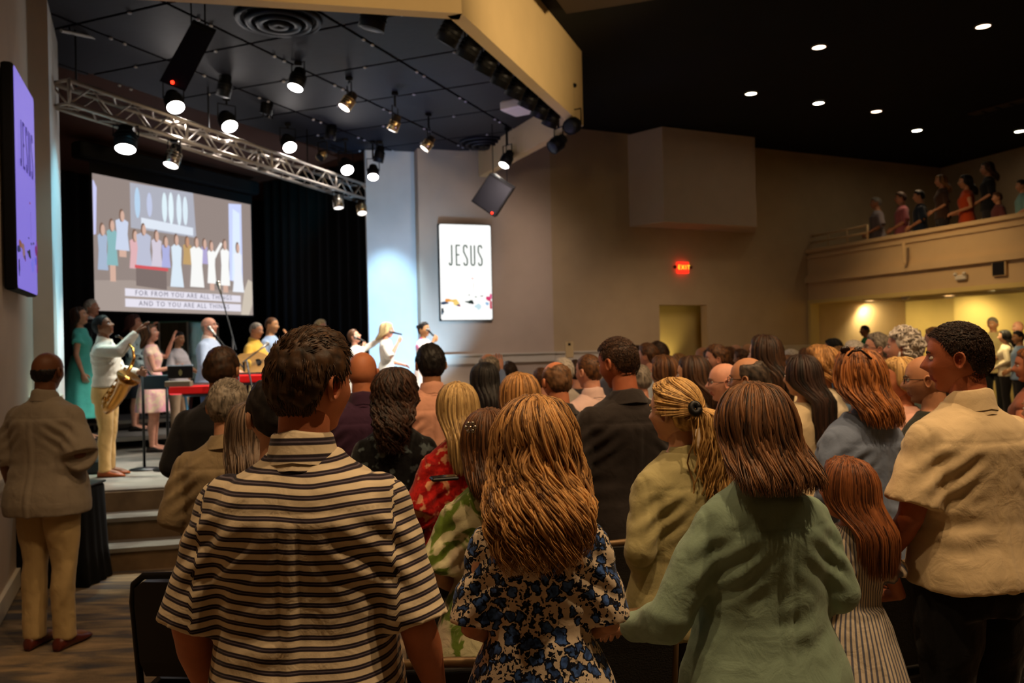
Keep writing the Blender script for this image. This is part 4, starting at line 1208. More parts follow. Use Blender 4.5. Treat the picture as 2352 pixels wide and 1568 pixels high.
# picture on the screen
ly = [0]
def pic(pts, rgb, nm='projected_shape', s=1.0):
    ly[0] += 1; return scr_poly(pts, .003 + .0004 * ly[0], emis(rgb, s * Esc), nm, surf, th=.0003)
def blob(cx, cy, rx, ry, rgb, n=14, nm='projected_shape'):
    return pic([(cx + rx * math.cos(2 * PI * k / n), cy + ry * math.sin(2 * PI * k / n)) for k in range(n)], rgb, nm)
pic([(0, 0), (.0, .22), (.2, .24), (.5, .2), (1, .22), (1, 0)], (168, 154, 146))
pic([(.20, .64), (.60, .63), (.585, 1.0), (.20, .985)], (176, 178, 190), 'projected_shape')
pic([(.26, .655), (.58, .645), (.58, .71), (.26, .73)], (226, 234, 246)); 
for cx, hh, c_ in ((.24, .2, (186, 214, 240)), (.31, .16, (196, 204, 232)), (.40, .2, (226, 244, 252)), (.44, .22, (232, 248, 255)), (.49, .22, (226, 242, 252)), (.53, .2, (224, 240, 250))):
    blob(cx, .84, .016, hh * .6, c_)
pic([(.826, .30), (.925, .28), (.925, .985), (.83, .97)], (206, 216, 255)); pic([(.845, .3), (.91, .3), (.91, .9), (.86, .93)], (226, 240, 255))
pic([(0, .55), (.012, .56), (.02, .9), (.005, .95), (0, .95)], (206, 208, 250))
def fig(cx, z0, z1, wd, rgb, skin=(216, 178, 160), flare=1.0, arm=None, legs=None):
    h = z1 - z0
    if legs: pic([(cx - wd * .25, z0 - legs), (cx + wd * .3, z0 - legs), (cx + wd * .3, z0), (cx - wd * .25, z0)], skin, 'projected_figure')
    pic([(cx - wd * .55 * flare, z0), (cx + wd * .55 * flare, z0), (cx + wd * .42, z0 + h * .45), (cx + wd * .5, z0 + h * .78), (cx + wd * .2, z0 + h * .84), (cx - wd * .2, z0 + h * .84), (cx - wd * .5, z0 + h * .78), (cx - wd * .42, z0 + h * .45)], rgb, 'projected_figure')
    blob(cx - .002, z0 + h * .935, .0135, .05, (120, 92, 78), nm='projected_figure'); blob(cx + .003, z0 + h * .92, .011, .042, skin, nm='projected_figure')
    if arm: pic([(cx + wd * .3, z0 + h * .74), (cx + wd * .3 + arm, z0 + h * 1.06), (cx + wd * .3 + arm + .012, z0 + h * 1.02), (cx + wd * .42, z0 + h * .6)], rgb, 'projected_figure')
fig(.045, .30, .62, .05, (170, 186, 210)); fig(.095, .34, .66, .055, (140, 186, 190), legs=.12); fig(.15, .46, .74, .07, (206, 216, 238), legs=.05)
fig(.22, .33, .60, .06, (226, 180, 184)); fig(.27, .35, .66, .085, (190, 194, 214)); fig(.345, .36, .62, .06, (214, 206, 220)); fig(.40, .36, .58, .05, (176, 180, 226))
fig(.535, .40, .60, .055, (196, 162, 110), (200, 150, 120)); fig(.65, .42, .6, .04, (180, 170, 214))
pic([(.215, .335), (.41, .33), (.41, .355), (.215, .36)], (216, 92, 96)); pic([(.22, .2), (.40, .18), (.40, .33), (.22, .335)], (126, 112, 108))
fig(.465, .21, .62, .065, (222, 236, 248), flare=1.2); fig(.595, .22, .62, .085, (250, 250, 248)); fig(.695, .26, .60, .055, (252, 252, 250), arm=.05, legs=.06); fig(.79, .25, .63, .062, (252, 252, 250), legs=.06); fig(.885, .2, .62, .06, (240, 244, 252), flare=1.3)
pic([(.90, .0), (.96, .0), (.99, .1), (.99, .3), (.96, .32), (.93, .22)], (208, 196, 180))
for (u0, u1, v0, v1) in ((.155, .90, .117, .175), (.155, .90, .035, .098)):
    pic([(u0, v0), (u1, v0 - .006), (u1, v1 - .006), (u0, v1)], (232, 228, 240), 'lyric_bar')
FONT = bpy.data.fonts[0] if bpy.data.fonts else None
def text_mesh(txt, size, ext=.001, sx=1.0):
    c = bpy.data.curves.new('t', 'FONT'); c.body = txt; c.size = size; c.extrude = ext; c.align_x = 'CENTER'; c.align_y = 'CENTER'; c.space_character = 1.25; c.resolution_u = 2
    o = bpy.data.objects.new('t', c); COL.objects.link(o); dg = bpy.context.evaluated_depsgraph_get(); dg.update()
    me = bpy.data.meshes.new_from_object(o.evaluated_get(dg)); bpy.data.objects.remove(o)
    for v in me.vertices: v.co.x *= sx
    return me
def put_text(name, txt, size, pos, xdir, mtl, parent, sx=1.0):
    me = text_mesh(txt, size, sx=sx); me.materials.clear(); me.materials.append(mtl)
    xd = Vector(xdir).normalized(); zd = Vector((0, 0, 1)); nn_ = xd.cross(zd)
    R4 = Matrix((xd, zd, nn_)).transposed().to_4x4(); me.transform(R4); me.transform(Matrix.Translation(pos))
    return link(name, me, parent)
ly[0] += 2
eo = .003 + .0004 * ly[0] + .006
put_text('lyric_line', 'FOR FROM YOU ARE ALL THINGS', SHt * .055, on_scr(.52, .143, eo), sd, emis((110, 106, 118), .5), scr, 1.0)
put_text('lyric_line', 'AND TO YOU ARE ALL THINGS', SHt * .055, on_scr(.52, .064, eo), sd, emis((110, 106, 118), .5), scr, 1.0)

# ---- portrait televisions
def tv(a, b, z0, z1, base, rgb, es, label, txt_rgb, normal_out, depth=.08, name='television'):
    a = Vector((a.x, a.y, 0)); b = Vector((b.x, b.y, 0)); d = (b - a).normalized(); o = normal_out; W = (b - a).length; H = z1 - z0
    t = thing(name, (a.x, a.y, z0), label, 'screen', 'portrait televisions on the side walls')
    c = (a + b) / 2; rz = math.atan2(d.y, d.x)
    g = G(); g.box((c.x - o.x * depth / 2, c.y - o.y * depth / 2, (z0 + z1) / 2), (W + .03, depth, H + .03), rz, bev=.012); g.obj('housing', M_black, t)
    g = G(); g.box((c.x - o.x * depth * 1.3, c.y - o.y * depth * 1.3, (z0 + z1) / 2), (W * .5, depth, H * .4), rz); g.obj('wall_bracket', M_dark, t)
    def P(u, v, q): return a + d * (u * W) + Vector((0, 0, z0 + v * H)) + o * q
    def poly(pts, q, mt, nm, par=None):
        f = [P(u, v, q) for u, v in pts]; k = [P(u, v, q - .002) for u, v in pts]; n = len(f); g = G()
        g.add(f + k, [tuple(range(n)), tuple(reversed(range(n, 2 * n)))] + [(i, n + i, n + (i + 1) % n, (i + 1) % n) for i in range(n)]); return g.obj(nm, mt, par or t)
    c_ = .025
    disp = poly([(c_, 0), (1 - c_, 0), (1, c_ * .6), (1, 1 - c_ * .6), (1 - c_, 1), (c_, 1), (0, 1 - c_ * .6), (0, c_ * .6)], .004, emis(rgb, es), 'display')
    rr = random.Random(4)
    tint = lambda c: tuple(int(x * (y / 255.0)) for x, y in zip(c, rgb)) if es < 1.5 else c
    sp = [(.07, .18, .10, .018, (40, 60, 90)), (.16, .205, .07, .02, (236, 150, 60)), (.24, .20, .08, .016, (246, 200, 90)), (.30, .175, .05, .03, (250, 214, 120)), (.34, .155, .04, .012, (50, 70, 110)),
          (.36, .148, .02, .01, (190, 60, 60)), (.58, .185, .07, .022, (24, 30, 28)), (.53, .19, .06, .010, (40, 60, 50)), (.55, .26, .02, .006, (30, 40, 36)), (.68, .24, .03, .006, (40, 90, 60)), (.80, .25, .04, .005, (80, 70, 60)),
          (.93, .22, .05, .03, (214, 60, 110)), (.98, .25, .03, .03, (226, 90, 140)), (.90, .17, .03, .02, (150, 190, 226)), (.72, .14, .06, .03, (206, 232, 240)), (.97, .16, .03, .05, (200, 70, 90)), (.03, .1, .03, .03, (40, 46, 50)), (.02, .07, .02, .02, (60, 90, 110)), (.62, .435, .02, .006, (236, 120, 90)), (.64, .34, .006, .07, (220, 214, 210))]
    for i, (u, v, ru, rv, cc) in enumerate(sp):
        pts = []
        for k in range(11):
            q_ = 2 * PI * k / 11; j = .65 + .6 * rr.random(); pts.append((min(.995, max(.005, u + ru * j * math.cos(q_))), v + rv * j * math.sin(q_)))
        poly(pts, .0055 + i * .0004, emis(tint(cc) if es < .5 else cc, .5), 'colour_splash', disp)
    # tall condensed letters, stroke by stroke
    gl = {'J': [[(.15, .10), (.3, 0), (.6, 0), (.75, .1), (.75, 1)]], 'E': [[(.9, 0), (.1, 0), (.1, 1), (.9, 1)], [(.1, .52), (.7, .52)]], 'U': [[(.1, 1), (.1, .1), (.28, 0), (.72, 0), (.9, .1), (.9, 1)]],
          'S': [[(.1, .12), (.28, 0), (.72, 0), (.9, .1), (.9, .30), (.1, .68), (.1, .9), (.28, 1), (.72, 1), (.9, .88)]]}
    x0 = .165
    for i, ch in enumerate('JESUS'):
        lw, lh, y0 = .085, .205, .575; xx = x0 + i * .143; g = G()
        for st_ in gl[ch]:
            for (p, q) in zip(st_[:-1], st_[1:]):
                A3, B3 = P(xx + p[0] * lw, y0 + p[1] * lh, .014), P(xx + q[0] * lw, y0 + q[1] * lh, .014)
                dr_ = (B3 - A3).normalized(); sd_ = dr_.cross(o) * .012; A3 = A3 - dr_ * .006; B3 = B3 + dr_ * .006
                g.add([A3 - sd_, A3 + sd_, B3 + sd_, B3 - sd_, A3 - sd_ - o * .002, A3 + sd_ - o * .002, B3 + sd_ - o * .002, B3 - sd_ - o * .002], [(0, 1, 2, 3), (3, 2, 1, 0), (0, 4, 5, 1), (1, 5, 6, 2), (2, 6, 7, 3), (3, 7, 4, 0)])
        g.obj('letter', emis(txt_rgb, .4), disp)
    return t
ta, tb = at(1013, 735, 14.2), at(1131, 733, 14.52)
tno = Vector((tb.y - ta.y, -(tb.x - ta.x), 0)).normalized()
tv(ta, tb, at(1013, 735, 14.2).z, at(1013, 514, 14.2).z, 0, (255, 255, 252), .56, 'bright portrait television with the word JESUS on the front wall', (30, 70, 50), tno)
la, lb = at(40, 655, 6.09), at(85, 678, 6.95)
tno = Vector((lb.y - la.y, -(lb.x - la.x), 0)).normalized()
tv(la, lb, lb.z, at(85, 228, 6.95).z, 0, (136, 118, 226), .42, 'violet tinted portrait television seen edge-on on the left wall', (60, 44, 130), tno)

# ---- exit sign
def exit_sign():
    p = at(1568, 615, on_wall(1568).y); w_ = on_wall(1568); o = out
    t = thing('exit_sign', (w_.x, w_.y, p.z), 'small glowing red exit sign on the long beige wall', 'sign'); rz = math.atan2(dn.y, dn.x)
    g = G(); g.box((w_.x + o.x * .05, w_.y + o.y * .05, p.z), (.25, .08, .22), rz, bev=.006); g.obj('housing', emis((255, 40, 22), 1.0), t)
    for s in (-1, 1):
        g = G(); q = w_ + o * .06 + dn * (s * .19); g.ell((q.x, q.y, p.z + .01), (.035, .035, .035), 12, 8); g.obj('emergency_lamp', M_slot, t, True)
        g = G(); q2 = w_ + o * .06 + dn * (s * .11); g.tube([(q2.x, q2.y, p.z), (q.x, q.y, p.z)], .012, 6); g.obj('lamp_arm', M_white, t)
    put_text('lettering', 'EXIT', .12, Vector((w_.x + o.x * .095, w_.y + o.y * .095, p.z)), dn, emis((255, 190, 40), 1.2), t)
exit_sign()

# ---- truss
def trp(px, up_=0.0):
    """centre line of the truss at pixel column px"""
    r = (px - CX) / F; A = Vector((-4.57, 8.45, 0)); r0 = .2214 * 8.6; dr = Vector((1.90, 5.54, 0)).normalized()
    t = (r * A.y - A.x) / (dr.x - r * dr.y); return A + dr * t
TZ = at(520, 300, trp(520).y).z
TA = trp(150); TB = trp(880); TZa = at(150, 232, TA.y).z; TZb = at(880, 447, TB.y).z
TZ = (TZa + TZb) / 2
def truss():
    a = Vector((TA.x, TA.y, TZ)); b = Vector((TB.x, TB.y, TZ)); d = (b - a).normalized(); s = Vector((d.y, -d.x, 0)); h = .12
    t = thing('lighting_truss', a, 'silver aluminium box truss spanning the stage opening', 'truss')
    cs = [(1, 1), (1, -1), (-1, -1), (-1, 1)]
    C = lambda c, q: a.lerp(b, q) + s * (c[0] * h) + Vector((0, 0, c[1] * h))
    for c in cs:
        g = G(); g.tube([C(c, 0), C(c, 1)], .024, 10); g.obj('chord', M_truss, t, True)
    n = 24
    for f in range(4):
        c0, c1 = cs[f], cs[(f + 1) % 4]
        for i in range(n):
            x0, x1 = i / n, (i + 1) / n
            g = G(); g.tube([C(c0 if i % 2 else c1, x0), C(c1 if i % 2 else c0, x1)], .010, 6); g.obj('brace', M_truss, t, True)
    for q in (0, .25, .5, .75, 1):
        for f in range(4):
            g = G(); g.tube([C(cs[f], q), C(cs[(f + 1) % 4], q)], .018, 8); g.obj('cross_tube', M_truss, t, True)
    for q in (.03, .33, .66, .97):
        p = a.lerp(b, q); g = G(); g.tube([(p.x, p.y, TZ + h), (p.x, p.y, ZG)], .010, 6); g.obj('hanger_rod', M_dark, t)
    g = G(); p = b + d * .1; g.tube([b, b + d * .28 + Vector((0, 0, -.02))], .014, 6); g.tube([b + d * .2 + Vector((0, 0, .05)), b + d * .2 + Vector((0, 0, -.06))], .012, 6); g.obj('end_clamp', M_dark, t)
M_truss = mat('truss_aluminium', (186, 176, 164), 0.42, 0.75)
truss()

# ---- stage lamps
M_amber = mat('chrome_lamp_body', (200, 172, 130), 0.25, 1.0)
NL = [0]; SPW = 1.9
def lamp(px, py, d, target, label, on=1.0, kind='can', watt=0, hang=None, r=.085, L=.26, body=None, col=WHITE, ang=40, grp='stage lamps', tcol=(255, 246, 240), lens=True):
    """a PAR can whose lens centre the photograph shows at px, py"""
    p = at(px, py, d); tg_ = Vector(target); dv = (tg_ - p).normalized(); back = p - dv * L
    zt = hang if hang is not None else ZG
    t = thing('stage_lamp', (back.x, back.y, zt), label, 'spotlight', grp)
    bm = body or M_dark; n = 20
    ref = dv.orthogonal().normalized(); ux = dv.cross(ref)
    def ring(c, rr): return [c + (ref * math.cos(2 * PI * k / n) + ux * math.sin(2 * PI * k / n)) * rr for k in range(n)]
    g = G(); prof = [(0, r * .3), (.0, r * .55), (.06, r * .72), (.30, r * .78), (.34, r * .98), (1.0, r * 1.02), (1.0, r * .93), (.40, r * .85)]
    g.loft([ring(back + dv * (L * q), rr) for q, rr in prof], cap=True); can = g.obj('can', bm, t, True)
    for q in (.42, .56, .70):
        g = G(); g.loft([ring(back + dv * (L * (q + dq)), rr) for dq, rr in ((0, r * 1.0), (0, r * 1.08), (.04, r * 1.08), (.04, r * 1.0), (0, r * 1.0))], cap=False); g.obj('cooling_rib', bm, can, True)
    if lens:
        g = G(); g.loft([ring(p - dv * .012, r * .92), ring(p - dv * .004, r * .90), ring(p + dv * .004, r * .5), ring(p + dv * .006, r * .05)], cap=True)
        g.obj('lens', emis(tcol, on) if on > 0 else M_grille, can, True)
    mid = back.lerp(p, .45); side = dv.cross(Vector((0, 0, 1))); side = side.normalized() if side.length > .05 else Vector((1, 0, 0))
    topy = Vector((mid.x, mid.y, min(mid.z + .20, zt - .02) if zt > mid.z else mid.z - .2))
    g = G(); g.tube([mid + side * (r * 1.12), topy + side * (r * 1.12), topy - side * (r * 1.12), mid - side * (r * 1.12)], .009, 6); g.obj('yoke', M_dark, t)
    if abs(zt - topy.z) > .01:
        g = G(); g.tube([topy, (topy.x, topy.y, zt)], .014, 8); g.obj('stem', M_dark, t)
    g = G(); g.box((topy.x, topy.y, zt - .025), (.09, .06, .05), .3, bev=.01); g.obj('clamp', M_dark, t)
    if watt > 0: spot('lamp_beam', p + dv * .05, tg_, watt * SPW, col, ang, .06, .5, t)
    return t
STG = Vector((-2.6, 10.4, 1.4))
tt = TZ - .12
# ceiling-hung lamps
lamp(678, 202, 9.7, (-3.2, 8.6, 1.2), 'lit chrome stage lamp hanging highest, right of the black loudspeaker', 30, watt=170, r=.095)
lamp(790, 248, 10.3, (-4.0, 9.3, 1.4), 'second chrome lamp in the ceiling row, turned left', 6, watt=120, body=M_amber, r=.08, L=.24)
lamp(900, 300, 11.0, (-3.4, 11.6, .6), 'third lamp of the ceiling row, amber ribbed body seen from behind', 2, watt=100, body=M_amber, r=.075, L=.22)
lamp(974, 342, 12.0, (-3.4, 11.4, 1.6), 'fourth lamp of the ceiling row, by the top of the lit pilaster', 2, watt=100, body=M_amber, r=.075, L=.22)
lamp(404, 247, 10.2, (-2.6, 8.4, 1.4), 'round bright white lamp just above the left half of the truss', 30, watt=150, r=.11)
lamp(528, 291, 11.0, (-1.8, 9.0, 1.2), 'bright lamp over the truss, second from the left', 30, watt=120, r=.11)
lamp(666, 339, 12.3, (-1.5, 9.6, 1.0), 'bright lamp over the truss, third from the left', 30, watt=100, r=.105)
lamp(798, 391, 13.3, (-1.2, 10.4, 1.0), 'bright lamp over the truss near its right end', 30, watt=80, r=.105)
lamp(857, 407, 13.5, (-1.9, 11.2, 1.0), 'two-tone lamp before the lit pilaster above the truss end', 14, watt=60, r=.09)
# truss-hung lamps
lamp(288, 343, trp(288).y - .05, (-3.9, 8.0, .8), 'large lamp under the left end of the truss, lens towards the floor', 12, hang=tt, r=.115, L=.3, watt=70, col=(.8, 1.0, .85))
lamp(392, 380, trp(392).y - .05, (-4.6, 8.6, .4), 'lamp under the truss left of centre, turned away to the left', 5, hang=tt, r=.09, L=.28, watt=50, body=M_chrome)
lamp(778, 478, trp(778).y - .1, (-2.4, 13.0, 1.0), 'chrome lamp under the right end of the truss', 1.2, hang=tt, r=.085, L=.22, body=M_chrome)
lamp(832, 490, trp(832).y - .1, (-2.0, 13.0, 1.0), 'amber chrome lamp furthest right beneath the truss', 1.2, hang=tt, r=.085, L=.24, body=M_amber)
lamp(735, 362, 13.2, (-3.2, 12.6, 4.2), 'small unlit lamp half hidden on top of the truss', 0, r=.07, L=.2, body=M_amber)
# unlit black ones on the stage ceiling
for i, (px, py, d, lb) in enumerate(((512, 222, 10.2, 'unlit black lamp left of the highest lit lamp'), (610, 262, 11.4, 'unlit black lamp in the middle of the stage ceiling'), (757, 320, 12.6, 'unlit black lamp below the chrome ceiling row'), (868, 372, 13.6, 'unlit black lamp in front of the pilaster top'), (852, 68, 8.2, 'big unlit black lamp under the near edge of the stage ceiling'))):
    lamp(px, py, d, (at(px, py, d) + Vector((-.25, .1, -1))), lb, 0, r=.085 if i < 4 else .13, L=.27 if i < 4 else .34)
lamp(1157, 380, 12.9, (-2.2, 11.0, 0), 'black lamp with pale lens by the far edge of the stage ceiling', 6, watt=90, r=.09, L=.28)
lamp(1268, 340, 11.5, (-3.2, 9.4, .8), 'unlit black lamp at the far corner of the cream fascia', 0, r=.10, L=.26)
lamp(1308, 292, 10.7, (-.6, 8.7, 3.4), 'lamp with open barn door at the cream fascia corner', 0, r=.1, L=.22)
# the row along the cream fascia
k1, k2 = K1 + (K2 - K1) * .06 - (K2 - K1).normalized().cross(Vector((0, 0, 1))) * .0, K2
fdir = (K2 - K1).normalized(); fin = Vector((-fdir.y, fdir.x, 0))
names = ['nearest', 'second nearest', 'third', 'fourth', 'fifth', 'sixth', 'seventh', 'eighth']
for i in range(8):
    q = K1 + fdir * (.45 + i * .47) + fin * .37
    px_ = CX + F * q.x / q.y; z = 4.62 + (.02 if i < 6 else 0)
    P_ = Vector((q.x, q.y, 4.56)); pr = P_ - Vector((0, 0, CAMZ))
    dd_ = pr.y; X_ = pr.dot(right); Y_ = pr.dot(up); k_ = F / pr.dot(fwd)
    lamp(CX + X_ * k_, CY - Y_ * k_, dd_, (-2.8 + .25 * i, 9.0 + .5 * i, 1.0), 'unlit looking black lamp along the cream fascia, %s of eight' % names[i], .0, watt=150 if i in (0, 2, 4, 6, 7) else 0, r=.105, L=.28, grp='black lamps along the cream fascia', ang=46, lens=True)
g = G(); g.tube([K1 + fdir * .2 + fin * .28 + Vector((0, 0, ZG - .08)), K2 - fdir * .1 + fin * .28 + Vector((0, 0, ZG - .08))], .025, 8)
tp_ = thing('lamp_pipe', K1 + fdir * .2 + fin * .28 + Vector((0, 0, ZG - .08)), 'black pipe carrying the lamps beside the cream fascia', 'pipe'); g.obj('pipe', M_dark, tp_)
# projector
p = at(1192, 246, 11.0); pt = thing('projector', (p.x, p.y, ZG), 'white ceiling projector near the cream fascia, lens side blue lit', 'projector')
M_proj = mat('projector_case', (236, 226, 206), 0.5)
rzp = math.radians(58)
g = G(); g.box((p.x, p.y, p.z), (.40, .36, .13), rzp, bev=.02); g.obj('case', M_proj, pt, False)
g = G(); g.tube([(p.x, p.y, p.z + .06), (p.x, p.y, ZG)], .022, 8); g.obj('ceiling_mount', M_dark, pt)
fx = Vector((-math.cos(rzp), -math.sin(rzp), 0)) 
g = G(); c_ = Vector((p.x, p.y, p.z)) + Vector((-.18, .0, 0)); g.tube([Vector((p.x, p.y, p.z)) + Vector((-math.sin(rzp), math.cos(rzp), 0)) * .17, Vector((p.x, p.y, p.z)) + Vector((-math.sin(rzp), math.cos(rzp), 0)) * .2], .045, 16); g.obj('lens', M_grille, pt, True)
# hanging loudspeakers
def speaker_box(pts, depth_v, zt, label, led=None):
    """front outline at four world points, extruded by depth_v"""
    c = sum((Vector(q) for q in pts), Vector()) / 4
    t = thing('hanging_loudspeaker', (c.x, c.y, zt), label, 'loudspeaker', 'black hanging loudspeakers')
    f = [Vector(q) for q in pts]; dv = Vector(depth_v)
    g = G(); b = [c + (q - c) * .72 + dv for q in f]
    g.loft([b, [q + dv * .35 for q in f], f], cap=True); g.obj('cabinet', M_black, t)
    g = G(); nn_ = -dv.normalized(); f2 = [c + (q - c) * .93 + nn_ * .004 for q in f]; f3 = [q + nn_ * .012 for q in f2]; g.loft([f2, f3], cap=True); g.obj('grille', M_spk, t)
    for s in (f[0], f[1]):
        q = c + (s - c) * .6 + dv * .3; g = G(); g.tube([q, (q.x, q.y, zt)], .008, 6); g.obj('hanging_wire', M_dark, t)
    if led:
        g = G(); g.ell(led, (.018, .018, .018), 10, 6); g.obj('indicator_lamp', emis((255, 40, 20), 3.0), t, True)
M_spk = mat('speaker_mesh', (12, 14, 24), 0.6, 0.2)
d = 12.6
speaker_box([at(1125, 398, d), at(1179, 432, d), at(1136, 499, d), at(1082, 462, d)], (.12, .35, .12), ZG, 'square black loudspeaker hanging tilted above the bright television', at(1130, 489, d - .03))
d = 7.9
speaker_box([at(440, 52, d), at(494, 76, d), at(425, 210, d), at(366, 186, d)], (-.1, .4, .25), ZG, 'big black loudspeaker with a red indicator at the upper left', at(396, 189, d - .03))
# teal-lit pipe at upper left
g = G(); g.tube([at(140, 70, 8.4), at(313, 106, 9.6)], .02, 8); tpp = thing('ceiling_pipe', at(140, 70, 8.4), 'thin pipe catching teal light at the upper left corner', 'pipe'); g.obj('pipe', M_steel, tpp)
for q in (.1, .9):
    p = at(140, 70, 8.4).lerp(at(313, 106, 9.6), q); g = G(); g.tube([p, (p.x, p.y, ZG)], .008, 6); g.obj('hanger', M_dark, tpp)

# pilaster washers (blue-white) : unseen spots added to light the pilasters, without fixtures
spot('pilaster_wash', (-1.1, 12.6, .7), (-2.05, 14.3, 2.5), 230, (.36, .64, 1.0), 80, .05, .8)
spot('pilaster_wash', (-1.75, 12.8, 4.7), (-2.1, 14.3, 2.4), 300, (.40, .72, 1.0), 34, .05, .9)
spot('pilaster_wash', (-3.5, 9.3, .7), (-4.72, 8.6, 2.6), 90, (.28, .75, 1.0), 52, .05, .8)
spot('pilaster_wash', (-3.6, 9.0, 4.7), (-4.6, 8.4, 2.2), 120, (.28, .8, 1.0), 60, .05, .8)
spot('ceiling_blue_spill', (-2.2, 12.2, 2.6), (-1.2, 12.4, ZG), 26, (.30, .34, 1.0), 110, .2, 1)
spot('ceiling_blue_spill', (-.3, 10.4, 3.0), (-.3, 11.2, ZG), 14, (.40, .34, 1.0), 110, .2, 1)
spot('curtain_teal', (-3.2, 14.0, 4.6), (-4.6, 16.4, 4.3), 22, (.0, .75, 1.0), 50, .1, 1)
spot('truss_fill', (-1.9, 8.6, 2.5), (-3.0, 10.5, TZ), 16, (1, .82, .66), 75, .3, 1)

# hall downlights (black ceiling)
hl = [(2258, 58, 5, 'downlight nearest the upper right corner'), (1881, 106, 8, 'dimmer downlight right of the fascia, in the second row'), (1725, 213, 12, 'pinkish downlight, leftmost in the black ceiling'), (1880, 235, 34, 'bright yellow downlight under the upper one in the middle'), (2013, 254, 5, 'dim downlight between two bright ones'), (2106, 298, 34, 'small bright downlight above the balcony people'), (2342, 300, 34, 'bright downlight cut by the right edge')]
for px, py, e, lb in hl:
    hz = 788 - (px - CX) * .022; d = (ZC - CAMZ) * F / (hz - py); p = at(px, py, d); p.z = ZC - .002
    downlight(p, .085, e, 26 if e > 20 else 9, lb, 'downlights in the black ceiling', None, 75, WARM, (255, 236, 200) if e > 10 else (236, 200, 170))
g = G()
# further downlights of the same ceiling, above and behind the camera, light the near rows
for li_, (x, y, wt, tx, ty) in enumerate( ((-1.2, 1.5, 66, -.6, 2.6), (.5, 1.4, 100, .7, 2.6), (2.2, 1.6, 165, 1.8, 3.0), (.4, 4.0, 120, .6, 5.4), (3.2, 4.4, 145, 3.0, 5.8), (5.2, 2.2, 90, 4.2, 4.4), (5.8, 7.2, 80, 5.0, 8.8), (2.6, 7.8, 50, 3.0, 9.4), (7.0, 9.5, 40, 6, 11.0), (-2.0, 3.6, 26, -2.4, 5.2), (8.5, 4.5, 40, 8, 6))):
    downlight(Vector((x, y, ZC - .002)), .085, 20, wt, 'downlight out of view above ' + ('the striped shirt man', 'the curled blonde woman', 'the cream shirt man', 'the ponytail woman', 'the sunglasses woman', 'the right edge of the near rows', 'the far curls', 'the brown blazer man', 'the open aisle', 'the left aisle man', 'the rear right corner')[li_], 'downlights above the near rows', (tx, ty, 0), 95)
# light on the cream fascia
spot('fascia_wash', (3.6, 5.6, 3.9), (.25, 8.9, 5.2), 420, (1, .72, .38), 50, .2, 1)
spot('fascia_wash', (-.6, 4.6, 3.9), (-.9, 7.2, 5.1), 70, (1, .7, .36), 80, .2, 1)
# light on the front wall next to the stage
spot('wall_wash', (.2, 11.8, 4.4), (-.3, 14.4, 2.4), 95, (1, .80, .72), 90, .3, 1)
spot('wall_wash', (3.4, 12.8, 2.9), (3.2, 16.2, .4), 50, (1, .74, .55), 110, .3, 1)
spot('wall_wash', (-2.3, 6.0, 4.2), (-4.1, 7.0, 2.0), 16, (1, .76, .55), 90, .3, 1)
spot('balcony_wash', (4.6, 12.4, 4.9), (7.3, 14.2, 2.2), 150, (1, .66, .32), 70, .3, 1)
# ================================================================== the people in the picture
C = cloth
LG = lambda **k: ('long', dict(k))
grp_c = 'standing congregation'; grp_s = 'band and singers on the stage'; grp_b = 'people on the balcony'
stripe = C((232, 214, 182), 'stripes_h', rgb2=(44, 36, 46), rgb3=(106, 96, 106), scale=44)
# ---- nearest rows
person('man in a cream and dark striped short-sleeved shirt, nearest the camera', 714, 758, 1.92, yaw=.03, w=1.07, head=(.62, -.02), arms=('out', 'out'), hands=(.5, .5), hair=('short',), hcol=((34, 22, 14), (96, 66, 40)), skin=(196, 120, 84),
       shirt=dict(mat=stripe, sleeve=.50, slr=1.20, loose=.024, flare=.03, hem=.80), bottom=('trousers', (30, 28, 30)), collar=('shirt', stripe), hero=1, vox=.009, group=grp_c, hseed=3)
fl = C((232, 214, 188), 'floral', rgb2=(18, 22, 38), rgb3=(50, 78, 132), scale=29)
person('woman with long curled honey-blonde hair in a blue floral cream dress', 1228, 917, 2.1, yaw=-.02, sex='f', w=1.0, head=(0, -.03), arms=('tuck', 'tuck'), hands=(.6, .6),
       hair=LG(n=1300, L=.315, rad=.0027, Wd=.138, mess=.003, wave=.027, freq=5.6, back=.145, n_seg=22, curlgrow=1.2, taper=1.3, lenvar=.35, tuck=.2, capt=.02, lay=(.014, .036), clump=9, depth=.035), hcol=((92, 52, 24), (236, 180, 112)), skin='light',
       shirt=dict(kind='dress', name='dress', mat=fl, sleeve=.48, slr=1.42, loose=.016, flare=.06, hem=.45), bottom=None, hero=1, vox=.009, group=grp_c, hseed=11)
mint = C((146, 170, 148), rough=.8)
person('woman in a sage green blazer with shoulder-length brown highlighted hair', 1728, 887, 2.25, yaw=-.22, sex='f', w=1.06, head=(-.05, -.05), arms=(((.305, -.0, 1.10), (.345, .22, 1.01), (0, .3, -1)), 'fold'), hands=(.35, .6),
       hair=LG(n=1100, L=.17, rad=.0030, Wd=.140, wave=.010, freq=5, back=.135, n_seg=18, taper=.3, lenvar=.2, capt=.02, lay=(.014, .036), clump=14), hcol=((40, 25, 17), (160, 112, 74)),
       shirt=dict(name='blazer', mat=mint, sleeve=1.0, loose=.034, flare=.05, hem=.74), collar=('band', mint), bottom=('trousers', (26, 24, 26)), hero=1, vox=.009, group=grp_c, hseed=21)
gd = C((226, 212, 190), 'stripes_v', rgb2=(104, 106, 122), scale=46)
